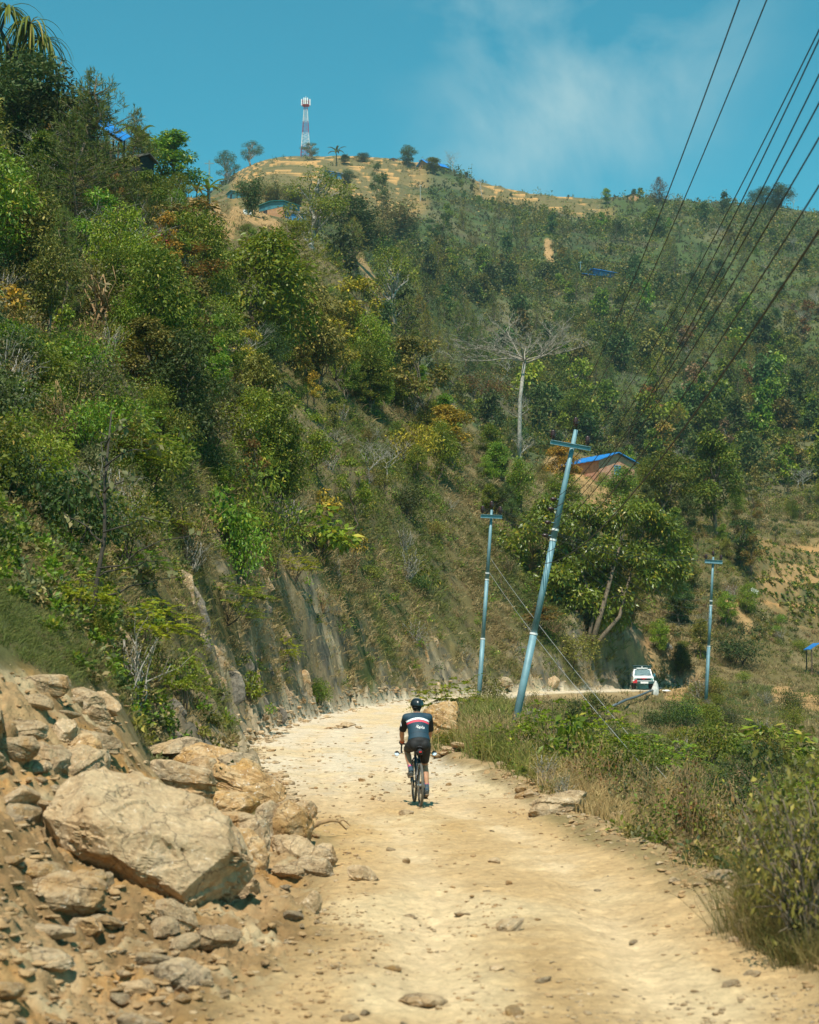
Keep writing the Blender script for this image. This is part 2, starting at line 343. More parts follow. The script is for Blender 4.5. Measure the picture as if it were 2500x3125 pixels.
def land(X, Y):
    """height and cover masks at world points"""
    z0 = base_z(X, Y); px, py = project(X, Y, z0); M = {}
    lat, rz, hw, al = road_near(X, Y)
    edge = hw * (1 + .10 * vn(al * .35, np.sign(lat) * 3.0) + .07 * vn(al * 1.3, np.sign(lat) * 5.0))
    e = np.abs(lat) - edge                                   # metres outside the road edge
    road = 1 - sstep(-.15, .5, e)
    far = sstep(-12, 12, Y - far_start(px))
    left = (lat < 0)
    # rubble slide at the left of the road, nearest the viewer
    rub = sstep(25, 19.5, Y + 1.6 * vn(X * .8, Y * .8, 9)) * sstep(.1, .9, -(X + .15) + .0 * Y) * (lat < 0) * (1 - road)
    rub = np.maximum(rub, sstep(26, 21, Y) * sstep(-.1, .5, e) * left) * sstep(2070, 2150, py + 45 * vn(X * 1.1, Y * 1.1, 10) - .10 * (px - 150).clip(-200, 200))
    bank = left * sstep(.0, .3, e) * sstep(3.0, .9, e + 1.5 * fbm(al * .14, al * 0 + 2.2, 3)) * sstep(22, 28, Y) * sstep(165, 140, Y)
    verge = (~left) * sstep(0, .6, e) * (Y < 150)
    M.update(lat=lat, e=e, road=road, far=far, rub=rub, bank=bank, verge=verge, px=px, py=py, al=al)
    # carve the road bed
    k = 1 - sstep(0, 1.6, e)
    z = z0 + (rz - z0) * k * (np.abs(lat) < 90)
    # ruts, crown and clods
    mid = np.exp(-((np.abs(lat + .15 * vn(al * .2, al * 0 + 5)) - .8) / .30) ** 2)
    z = z - road * (.075 * mid * (.75 + .6 * vn(al * .15, lat * 0 + 1))) + road * (.03 * fbm(X * .9, Y * .45, 4, 3) + .018 * fbm(X * 4.3, Y * 4.3, 4, 4) + .012 * (1 - 2 * np.abs(fbm(X * 9, Y * 9, 2, 5))))
    lump = np.abs(vn(X * 7, Y * 7, 21)); z = z + road * .022 * np.clip(fbm(X * .7, Y * .7, 2, 6) + .25, 0, 1) * (1 - lump) * 1.6
    # rubble lumps
    r1 = 1 - np.abs(fbm(X * 1.1, Y * 1.1, 3, 14)) * 2; r2 = 1 - np.abs(fbm(X * 3.6, Y * 3.6, 3, 15)) * 2
    z = z + rub * (.16 * fbm(X * .8, Y * .8, 3, 16) + .09 * (r1 - .4) + .075 * (r2 - .4) + .035 * (1 - 2 * np.abs(vn(X * 11, Y * 11, 17))) + .018 * vn(X * 25, Y * 25, 18))
    # right hand shoulder: a low crumbling lip, then the drop
    lip = np.exp(-((e - .55) / .45) ** 2) * (~left) * sstep(90, 60, Y) * sstep(6, 10, Y)
    z = z + lip * (.16 + .14 * fbm(al * .6, lat * .4, 3, 23)) + verge * .05 * fbm(X * 4, Y * 4, 3, 24)
    # hillsides
    hill = (1 - road) * (1 - rub) * sstep(.3, 3.0, e)
    amp = np.clip(Y / 60, .15, 1.6)
    amp = amp * np.where(left, 1.0, 1 - .72 * sstep(30, 60, Y) * sstep(175, 140, Y) * sstep(30, 14, e))
    z = z + hill * (1 - far) * amp * (.55 * fbm(X / 9, Y / 9, 4, 31) + .28 * (1 - 2 * np.abs(fbm(X / 3.2, Y / 4.5, 3, 32))) + .07 * fbm(X * 1.5, Y * 1.5, 3, 33))
    z = z + far * (3.2 * fbm(X / 55, Y / 80, 3, 41) + 1.9 * (1 - 2 * np.abs(fbm(X / 38, Y / 95, 3, 42))) + .7 * fbm(X / 9, Y / 12, 3, 43)) * sstep(200, 420, Y)
    # cut bank strata: leaning slabs of rock
    z = z + bank * (.75 * fbm(al * .55 + z0 * .4, z0 * .8, 3, 51) + .45 * (1 - 2 * np.abs(fbm(al * 1.1 + z0 * .9, e * .6, 3, 52))) + .16 * (1 - 2 * np.abs(vn(al * 4 + z0 * 1.9, e * 1.5, 53))) + .10 * fbm(al * 7 + z0 * 3, e * 6, 3, 54))
    # old field terraces near the hilltop
    ter = sstep(700, 640, py) * sstep(690, 740, px) * sstep(1330, 1240, px) * sstep(380, 420, Y)
    ter = np.maximum(ter, sstep(1430, 1480, px) * sstep(1900, 1800, px) * sstep(60, 30, np.abs(py - (555 + (px - 1450) * .17))) * sstep(500, 560, Y))
    ter = np.maximum(ter, .9 * sstep(2290, 2330, px) * sstep(1640, 1690, py) * sstep(1960, 1900, py) * sstep(170, 180, Y) * sstep(260, 240, Y))
    stp = np.where(Y > 350, 7.0, 3.2); q = z0 / stp + .5 * fbm(X / 60, Y / 60, 2, 61); z = z * (1 - ter) + ter * (z0 + .25 * (z - z0)); fr = q - np.floor(q)
    sharp = sstep(.62, .98, fr)
    z = z + ter * (np.floor(q) + sharp - q) * stp * .8
    M['ter'] = ter; M['riser'] = ter * sstep(.58, .66, fr + .12 * fbm(X / 7, Y / 7, 2, 62))
    # bare earth: the side track below the brick house, cut faces and scars
    tr = np.zeros_like(z)
    for x0, y0, x1, y1, wd in ((1690, 1420, 1760, 1470, 26), (1760, 1470, 1860, 1550, 38), (1860, 1550, 1960, 1580, 26), (1930, 1980, 2060, 2090, 45), (1670, 760, 1680, 795, 11), (2380, 2120, 2500, 2145, 22), (2340, 1755, 2500, 1765, 34), (1800, 1990, 1880, 2010, 26), (2230, 1860, 2280, 1920, 16), (1130, 880, 1170, 930, 22), (1090, 790, 1120, 840, 20), (600, 640, 700, 700, 34), (720, 660, 830, 690, 24), (1850, 2010, 1930, 2070, 30)):
        dx, dy = x1 - x0, y1 - y0; t = np.clip(((px - x0) * dx + (py - y0) * dy) / (dx * dx + dy * dy), 0, 1)
        d = np.hypot(px - x0 - t * dx, py - y0 - t * dy); tr = np.maximum(tr, sstep(wd * 1.15, wd * .75, d + wd * .35 * vn(px / 30, py / 30, 71)))
    M['bare'] = tr * (Y > 60); M['hill'] = hill
    return z, M
def gz(x, y):
    z, _ = land(np.array([float(x)]), np.array([float(y)])); return float(z[0])

_Y = np.concatenate([np.linspace(-10, 8.5, 40)[:-1], np.exp(np.linspace(math.log(8.5), math.log(30), 380))[:-1], np.exp(np.linspace(math.log(30), math.log(170), 460))[:-1], np.exp(np.linspace(math.log(170), math.log(1095), 360))])
_U = np.linspace(-.36, .40, 700); _U = np.sign(_U) * np.where(np.abs(_U) < .25, np.abs(_U), .25 + (np.abs(_U) - .25) * 1.6)
GX = _U[None, :] * (_Y[:, None] + 7 + 3 * (_Y[:, None] < 0)); GY = np.broadcast_to(_Y[:, None], GX.shape).copy()
# let the rows wander a little so cut banks are not combed
GZ, MK = land(GX, GY)
PXg, PYg = project(GX, GY, GZ)
nr, ncol = GX.shape

# ground colours: what each patch of earth is made of
def mixc(c, d, k): return c + (np.array(d) - c) * k[..., None]
n1 = fbm(GX / 6, GY / 6, 4, 81); n2 = fbm(GX * 1.3, GY * 1.3, 4, 82); n3 = fbm(GX / 45, GY / 45, 4, 83)
colr = np.zeros(GX.shape + (3,)); colr[:] = (.135, .105, .04)
colr = mixc(colr, (.20, .15, .07), sstep(-.1, .5, n1)); colr = mixc(colr, (.07, .08, .022), sstep(0, .5, fbm(GX / 11, GY / 11, 4, 84)))
colr = mixc(colr, (.10, .06, .03), sstep(.15, .6, n2) * .6)
fcol = np.zeros_like(colr); fcol[:] = (.062, .086, .026)
fcol = mixc(fcol, (.12, .112, .05), sstep(-.05, .4, n3)); fcol = mixc(fcol, (.045, .062, .022), sstep(.05, .4, fbm(GX / 16, GY / 16, 4, 85)))
fcol = mixc(fcol, (.08, .06, .035), sstep(.2, .6, fbm(GX / 20, GY / 20, 4, 86)) * .7)
colr = colr + (fcol - colr) * MK['far'][..., None]
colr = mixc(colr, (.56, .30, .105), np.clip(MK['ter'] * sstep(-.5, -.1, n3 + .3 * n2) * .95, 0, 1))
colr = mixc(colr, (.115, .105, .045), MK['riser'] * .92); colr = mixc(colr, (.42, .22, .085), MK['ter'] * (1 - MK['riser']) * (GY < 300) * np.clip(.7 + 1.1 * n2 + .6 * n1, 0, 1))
colr = mixc(colr, (.40, .235, .10), MK['bare'] * np.clip(.78 + .5 * n2 + .35 * n1, 0, 1))
rockm = np.clip(MK['bank'], 0, 1) * sstep(-.25, .2, fbm(MK['al'] * .22, GZ * .5, 3, 91) + .12 - .16 * (MK['e'] - .6))
colr = mixc(colr, (.24, .175, .10), rockm * .9); colr = mixc(colr, (.36, .275, .17), rockm * sstep(.05, .4, n2)); colr = mixc(colr, (.10, .09, .068), rockm * sstep(.05, .4, fbm(MK['al'] * 2, GZ * 1.5, 3, 92)))
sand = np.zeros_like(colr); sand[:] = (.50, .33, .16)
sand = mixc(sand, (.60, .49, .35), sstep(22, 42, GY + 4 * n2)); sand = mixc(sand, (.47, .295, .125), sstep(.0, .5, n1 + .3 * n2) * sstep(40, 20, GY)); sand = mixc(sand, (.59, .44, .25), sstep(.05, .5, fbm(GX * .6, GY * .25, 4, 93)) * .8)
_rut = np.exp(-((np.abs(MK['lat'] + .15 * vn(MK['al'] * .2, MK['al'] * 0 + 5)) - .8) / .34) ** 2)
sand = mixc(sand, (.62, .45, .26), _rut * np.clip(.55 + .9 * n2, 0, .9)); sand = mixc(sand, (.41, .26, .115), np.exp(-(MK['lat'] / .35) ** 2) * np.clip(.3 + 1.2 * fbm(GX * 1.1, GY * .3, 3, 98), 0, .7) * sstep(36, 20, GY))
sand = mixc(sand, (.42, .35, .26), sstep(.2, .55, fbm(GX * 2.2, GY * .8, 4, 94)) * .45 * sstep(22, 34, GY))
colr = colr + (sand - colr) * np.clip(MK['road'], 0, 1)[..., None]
colr = mixc(colr, (.40, .265, .13), MK['verge'] * sstep(1.6, .3, MK['e']) * (1 - MK['road']) * .85)
rubc = np.zeros_like(colr); rubc[:] = (.37, .235, .112); rubc = mixc(rubc, (.25, .15, .065), sstep(-.1, .4, fbm(GX * .9, GY * .9, 4, 95))); rubc = mixc(rubc, (.46, .34, .19), sstep(.12, .45, fbm(GX * 2.5, GY * 2.5, 4, 96)))
rubc = mixc(rubc, (.42, .22, .07), sstep(.25, .5, fbm(GX * 1.6 + 9, GY * 1.6, 3, 97)) * .7)
colr = colr + (rubc - colr) * np.clip(MK['rub'], 0, 1)[..., None]
colr = np.clip(colr, .01, .8)

m_ground, t, b = nodes('earth'); lk = t.links.new
a_ = nd(t, 'ShaderNodeAttribute', attribute_name='tint'); tco = nd(t, 'ShaderNodeTexCoord')
no1 = nd(t, 'ShaderNodeTexNoise', i_Scale=9, i_Detail=8, i_Roughness=.72); no2 = nd(t, 'ShaderNodeTexNoise', i_Scale=1.4, i_Detail=8, i_Roughness=.7)
lk(tco.outputs['Object'], no1.inputs['Vector']); lk(tco.outputs['Object'], no2.inputs['Vector'])
f1 = nd(t, 'ShaderNodeMapRange'); f1.inputs['From Min'].default_value = .3; f1.inputs['From Max'].default_value = .7; f1.inputs['To Min'].default_value = .72; f1.inputs['To Max'].default_value = 1.22; lk(no1.outputs[0], f1.inputs[0])
f2 = nd(t, 'ShaderNodeMapRange'); f2.inputs['From Min'].default_value = .3; f2.inputs['From Max'].default_value = .7; f2.inputs['To Min'].default_value = .82; f2.inputs['To Max'].default_value = 1.15; lk(no2.outputs[0], f2.inputs[0])
mu = nd(t, 'ShaderNodeMath', operation='MULTIPLY'); lk(f1.outputs[0], mu.inputs[0]); lk(f2.outputs[0], mu.inputs[1])
vs = nd(t, 'ShaderNodeVectorMath', operation='SCALE'); lk(a_.outputs['Color'], vs.inputs[0]); lk(mu.outputs[0], vs.inputs['Scale']); lk(vs.outputs[0], b.inputs['Base Color'])
b.inputs['Roughness'].default_value = .95; b.inputs['Specular IOR Level'].default_value = .15
no3 = nd(t, 'ShaderNodeTexNoise', i_Scale=38, i_Detail=6, i_Roughness=.7); lk(tco.outputs['Object'], no3.inputs['Vector']); hsum = nd(t, 'ShaderNodeMath', operation='MULTIPLY_ADD'); hsum.inputs[1].default_value = .35; lk(no3.outputs[0], hsum.inputs[0]); lk(no1.outputs[0], hsum.inputs[2])
bp = nd(t, 'ShaderNodeBump', i_Strength=.75, i_Distance=.05); lk(hsum.outputs[0], bp.inputs['Height']); lk(bp.outputs[0], b.inputs['Normal'])

_vid = np.arange(nr * ncol).reshape(nr, ncol)
_Q = np.stack([_vid[:-1, :-1], _vid[:-1, 1:], _vid[1:, 1:], _vid[1:, :-1]], -1).reshape(-1, 4)
_VV = np.stack([GX, GY, GZ], -1).reshape(-1, 3); _CC = colr.reshape(-1, 3)
_rm = (MK['road'][:-1, :-1] > .5).ravel(); _rb = (MK['rub'][:-1, :-1] > .45).ravel() & ~_rm; _fm = (MK['far'][:-1, :-1] > .5).ravel() & ~_rm
def sub(name, mask):
    q = _Q[mask]; u, inv = np.unique(q, return_inverse=True)
    o = link(name, mesh_raw(name, _VV[u], inv.reshape(-1, 4), [m_ground], smooth=True, tint=_CC[u])); o['kind'] = 'structure'; return o
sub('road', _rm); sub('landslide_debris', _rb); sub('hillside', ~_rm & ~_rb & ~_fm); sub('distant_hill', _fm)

# what the viewpoint can see of the ground (for deciding where plants and stones are worth growing)
_nb = 420; _run = np.full(_nb, 1e9); VIS = np.zeros((nr, ncol), bool); AREA = np.zeros((nr, ncol))
for r_ in range(nr):
    if GY[r_, 0] < 8.6: continue
    bi = np.clip(((PXg[r_] + 150) / 2800 * _nb).astype(int), 0, _nb - 1); ok = (PXg[r_] > -140) & (PXg[r_] < 2640) & (PYg[r_] < 3180)
    gain = _run[bi] - PYg[r_]; VIS[r_] = ok & (gain > -3); AREA[r_] = np.where(ok, np.clip(gain, 0, 60) + .4 * (gain > -6), 0)
    np.minimum.at(_run, bi[ok], PYg[r_][ok])
_vi = np.where(VIS.ravel())[0]; _vpx = PXg.ravel()[_vi]; _vpy = PYg.ravel()[_vi]
def hit(x, y):
    """ground point seen in direction (x, y) of the photograph"""
    i = _vi[np.argmin((_vpx - x) ** 2 + (_vpy - y) ** 2)]
    return Vector((GX.ravel()[i], GY.ravel()[i], GZ.ravel()[i]))
def scatter(n, weight, seed, jit=1.0):
    r = np.random.default_rng(seed); p = (AREA * np.clip(weight, 0, None)).ravel(); p /= p.sum()
    i = r.choice(len(p), size=n, p=p); 
    X = GX.ravel()[i]; Y = GY.ravel()[i]
    X = X + r.uniform(-.5, .5, n) * Y * .0012 * jit; Y = Y * (1 + r.uniform(-.004, .004, n) * jit)
    Z, M = land(X, Y); return X, Y, Z, M
# ------------------------------------------------------------------ rocks and stones
def ico(level):
    bm = bmesh.new(); bmesh.ops.create_icosphere(bm, subdivisions=level, radius=1)
    V = np.array([v.co[:] for v in bm.verts]); Fc = np.array([[v.index for v in f.verts] for f in bm.faces]); bm.free(); return V, Fc
ICO = {k: ico(k) for k in (2, 3, 4, 5, 6)}
def rock_mesh(name, seed, size, level=4, planes=13, mat=None, rough=.05, cuts=()):
    """a broken stone: a ball trimmed by random planes, then weathered"""
    r = np.random.default_rng(seed); D, Fc = ICO[level]
    nrm = r.normal(size=(planes, 3)); nrm /= np.linalg.norm(nrm, axis=1)[:, None]; d = r.uniform(.55, 1.0, planes)
    if len(cuts):
        cn = np.array([c[:3] for c in cuts], float); cn /= np.linalg.norm(cn, axis=1)[:, None]
        nrm = np.concatenate([nrm, cn]); d = np.concatenate([d, [c[3] for c in cuts]])
    dt = D @ nrm.T; rad = np.where(dt > .05, d[None, :] / np.maximum(dt, .05), 9).min(1); rad = np.minimum(rad, 1.25)
    V = D * rad[:, None] * np.array(size) / 2
    k = min(size); s_ = 1.0 / k
    # chip corners and edges with many small breaks
    cn = r.normal(size=(26 if level < 5 else 70, 3)); cn /= np.linalg.norm(cn, axis=1)[:, None]
    for q in cn:
        h_ = V @ q; c = h_.max() * r.uniform(.80, .985); over = np.maximum(h_ - c, 0); V = V - over[:, None] * q[None]
    # layered partings: each bed weathers back by its own amount
    bn = np.array([r.normal() * .25, r.normal() * .25, 1.0]); bn /= np.linalg.norm(bn); lay = (V @ bn) * s_ * 5.5 + .35 * fbm3(V * s_ * 1.5, 2, 7)
    st = np.floor(lay).astype(int); off = np.random.default_rng(seed + 1).uniform(-1, 1, 64)[st % 64]
    f = fbm3(V * s_ * 6 + seed, 4, seed % 40 + 3); n = 1 - 2 * np.abs(fbm3(V * s_ * 2.6 + seed, 4, seed % 50))
    cell = _VAL[(np.floor(V[:, 0] * s_ * 3.1 + f).astype(int) * 73 + np.floor(V[:, 1] * s_ * 3.1 - f).astype(int) * 19 + np.floor(V[:, 2] * s_ * 3.7 + f).astype(int) * 37) & 511]
    flat_ = D * np.array([1, 1, .35]); V = V + flat_ * (k * rough * .8 * off)[:, None] + D * (k * rough * (.45 * n + .35 * f + .35 * cell))[:, None]
    V = V * (np.array(size) / np.maximum(V.max(0) - V.min(0), 1e-6))
    return mesh_raw(name, V, Fc, [mat or m_rock], smooth=False)
def rock_mat(name, c1, c2, c3, vein=.5, stain=None):
    m, t, b = nodes(name); lk = t.links.new; tcn = nd(t, 'ShaderNodeTexCoord')
    n1 = nd(t, 'ShaderNodeTexNoise', i_Scale=3.2, i_Detail=9, i_Roughness=.68, i_Distortion=.5); n2 = nd(t, 'ShaderNodeTexNoise', i_Scale=17, i_Detail=8, i_Roughness=.7); n3 = nd(t, 'ShaderNodeTexNoise', i_Scale=1.6, i_Detail=5, i_Distortion=1.2)
    oi = nd(t, 'ShaderNodeObjectInfo'); ad = nd(t, 'ShaderNodeVectorMath', operation='ADD'); sc = nd(t, 'ShaderNodeMath', operation='MULTIPLY'); sc.inputs[1].default_value = 40
    lk(oi.outputs['Random'], sc.inputs[0]); lk(tcn.outputs['Object'], ad.inputs[0]); lk(sc.outputs[0], ad.inputs[1])
    for n in (n1, n2, n3): lk(ad.outputs[0], n.inputs['Vector'])
    rp = nd(t, 'ShaderNodeValToRGB'); e = rp.color_ramp.elements; e[0].position = .32; e[0].color = rgb(c1); e[1].position = .68; e[1].color = rgb(c3); x = rp.color_ramp.elements.new(.5); x.color = rgb(c2)
    lk(n1.outputs[0], rp.inputs[0]); col = rp.outputs[0]
    if stain:
        mr = nd(t, 'ShaderNodeMapRange'); mr.inputs['From Min'].default_value = .5; mr.inputs['From Max'].default_value = .62; lk(n3.outputs[0], mr.inputs[0])
        mx = nd(t, 'ShaderNodeMix', data_type='RGBA'); mx.inputs[7].default_value = rgb(stain); lk(mr.outputs[0], mx.inputs[0]); lk(col, mx.inputs[6]); col = mx.outputs[2]
    wv = nd(t, 'ShaderNodeTexNoise', i_Scale=2.1, i_Detail=4, i_Distortion=2.2); lk(ad.outputs[0], wv.inputs['Vector'])
    sb = nd(t, 'ShaderNodeMath', operation='SUBTRACT'); sb.inputs[1].default_value = .5; ab = nd(t, 'ShaderNodeMath', operation='ABSOLUTE'); lk(wv.outputs[0], sb.inputs[0]); lk(sb.outputs[0], ab.inputs[0])
    vr = nd(t, 'ShaderNodeMapRange'); vr.inputs['From Min'].default_value = .012; vr.inputs['From Max'].default_value = .003; vr.inputs['To Max'].default_value = vein; lk(ab.outputs[0], vr.inputs[0])
    mk = nd(t, 'ShaderNodeMapRange'); mk.inputs['From Min'].default_value = .5; mk.inputs['From Max'].default_value = .6; lk(n2.outputs[0], mk.inputs[0])
    mm = nd(t, 'ShaderNodeMath', operation='MULTIPLY'); lk(vr.outputs[0], mm.inputs[0]); lk(mk.outputs[0], mm.inputs[1])
    mv = nd(t, 'ShaderNodeMix', data_type='RGBA'); mv.inputs[7].default_value = (.7, .66, .58, 1); lk(mm.outputs[0], mv.inputs[0]); lk(col, mv.inputs[6])
    # grain and hairline cracks
    vo = nd(t, 'ShaderNodeTexVoronoi', feature='DISTANCE_TO_EDGE', i_Scale=2.3); wa = nd(t, 'ShaderNodeVectorMath', operation='ADD'); ws_ = nd(t, 'ShaderNodeVectorMath', operation='SCALE'); ws_.inputs['Scale'].default_value = .35
    lk(n1.outputs['Color'], ws_.inputs[0]); lk(ad.outputs[0], wa.inputs[0]); lk(ws_.outputs[0], wa.inputs[1]); lk(wa.outputs[0], vo.inputs['Vector'])
    ck = nd(t, 'ShaderNodeMapRange'); ck.inputs['From Min'].default_value = .004; ck.inputs['From Max'].default_value = .022; ck.inputs['To Min'].default_value = .42; ck.inputs['To Max'].default_value = 1.0; lk(vo.outputs['Distance'], ck.inputs[0])
    gn = nd(t, 'ShaderNodeMapRange'); gn.inputs['From Min'].default_value = .34; gn.inputs['From Max'].default_value = .66; gn.inputs['To Min'].default_value = .70; gn.inputs['To Max'].default_value = 1.18; lk(n2.outputs[0], gn.inputs[0])
    gm = nd(t, 'ShaderNodeMath', operation='MULTIPLY'); lk(ck.outputs[0], gm.inputs[0]); lk(gn.outputs[0], gm.inputs[1])
    ge = nd(t, 'ShaderNodeNewGeometry'); sx = nd(t, 'ShaderNodeSeparateXYZ'); lk(ge.outputs['Normal'], sx.inputs[0]); du = nd(t, 'ShaderNodeMapRange'); du.inputs['From Min'].default_value = .45; du.inputs['From Max'].default_value = .95; du.inputs['To Max'].default_value = .8; lk(sx.outputs[2], du.inputs[0])
    dn_ = nd(t, 'ShaderNodeMapRange'); dn_.inputs['From Min'].default_value = .38; dn_.inputs['From Max'].default_value = .62; lk(n1.outputs[0], dn_.inputs[0]); dm = nd(t, 'ShaderNodeMath', operation='MULTIPLY'); lk(du.outputs[0], dm.inputs[0]); lk(dn_.outputs[0], dm.inputs[1])
    md_ = nd(t, 'ShaderNodeMix', data_type='RGBA'); md_.inputs[7].default_value = (.52, .36, .195, 1); lk(dm.outputs[0], md_.inputs[0]); lk(mv.outputs[2], md_.inputs[6])
    vg_ = nd(t, 'ShaderNodeVectorMath', operation='SCALE'); lk(md_.outputs[2], vg_.inputs[0]); lk(gm.outputs[0], vg_.inputs['Scale']); lk(vg_.outputs[0], b.inputs['Base Color']); b.inputs['Roughness'].default_value = .9; b.inputs['Specular IOR Level'].default_value = .25
    hm = nd(t, 'ShaderNodeMath', operation='ADD'); lk(n2.outputs[0], hm.inputs[0]); lk(n1.outputs[0], hm.inputs[1])
    bp = nd(t, 'ShaderNodeBump', i_Strength=.85, i_Distance=.045); lk(hm.outputs[0], bp.inputs['Height']); lk(bp.outputs[0], b.inputs['Normal'])
    return m
m_rock = rock_mat('tan_rock', (.24, .15, .075), (.40, .28, .16), (.52, .41, .28), .6, (.36, .21, .09))
m_rock_pale = rock_mat('pale_rock', (.36, .235, .125), (.48, .335, .19), (.58, .43, .275), .5, (.42, .27, .14))
m_rock_orange = rock_mat('orange_rock', (.28, .15, .06), (.44, .265, .115), (.54, .39, .23), 1.0, (.46, .26, .09))
m_rock_grey = rock_mat('grey_rock', (.24, .17, .105), (.37, .27, .165), (.48, .37, .24), .4, (.36, .23, .11))
MATS = dict(t=m_rock, p=m_rock_pale, o=m_rock_orange, g=m_rock_grey)

def put_rock(label, px, py, w, h, dep=.8, mat='t', seed=1, rz=0, tilt=0, lvl=5, name='rock', cat='rock', group=None, sink=.24, cuts=(), rough=.05, planes=12):
    """w, h in picture pixels; py is the foot of the stone"""
    p = hit(px, py); s = p.y / F; W, Hh = w * s, h * s
    o = link(name, rock_mesh(name, seed, (W, W * dep, Hh * 1.12), lvl, planes, MATS[mat], rough, cuts)); o.location = (p.x, p.y + W * dep * .35, p.z + Hh * (.5 - sink))
    o.rotation_euler = (R(tilt * .4), R(tilt), R(rz)); tag(o, label, cat, group); return o

# the great slab in the foreground
pb = at(415, 2570, 14.6)
W_ = 1.72
cuts = [(.10, -.30, 1, .38), (-.05, -.10, -1, .62), (.05, -1, -.85, .46), (.3, -1, -.1, .66), (1, -.35, -.1, .86), (-1, -.15, .1, .84), (.1, 1, .1, .66), (.7, -.75, .0, .74), (-.6, -.8, -.1, .80), (.5, .2, .85, .66)]
slab = link('boulder', rock_mesh('boulder', 5, (1.86, 1.5, .98), 6, 5, m_rock_pale, .05, cuts))
slab.location = pb + Vector((-.02, .30, .02)); slab.rotation_euler = (R(4), R(19), R(-14))
tag(slab, 'huge pale tan boulder with broad sunlit flat top tilted towards the road', 'boulder')

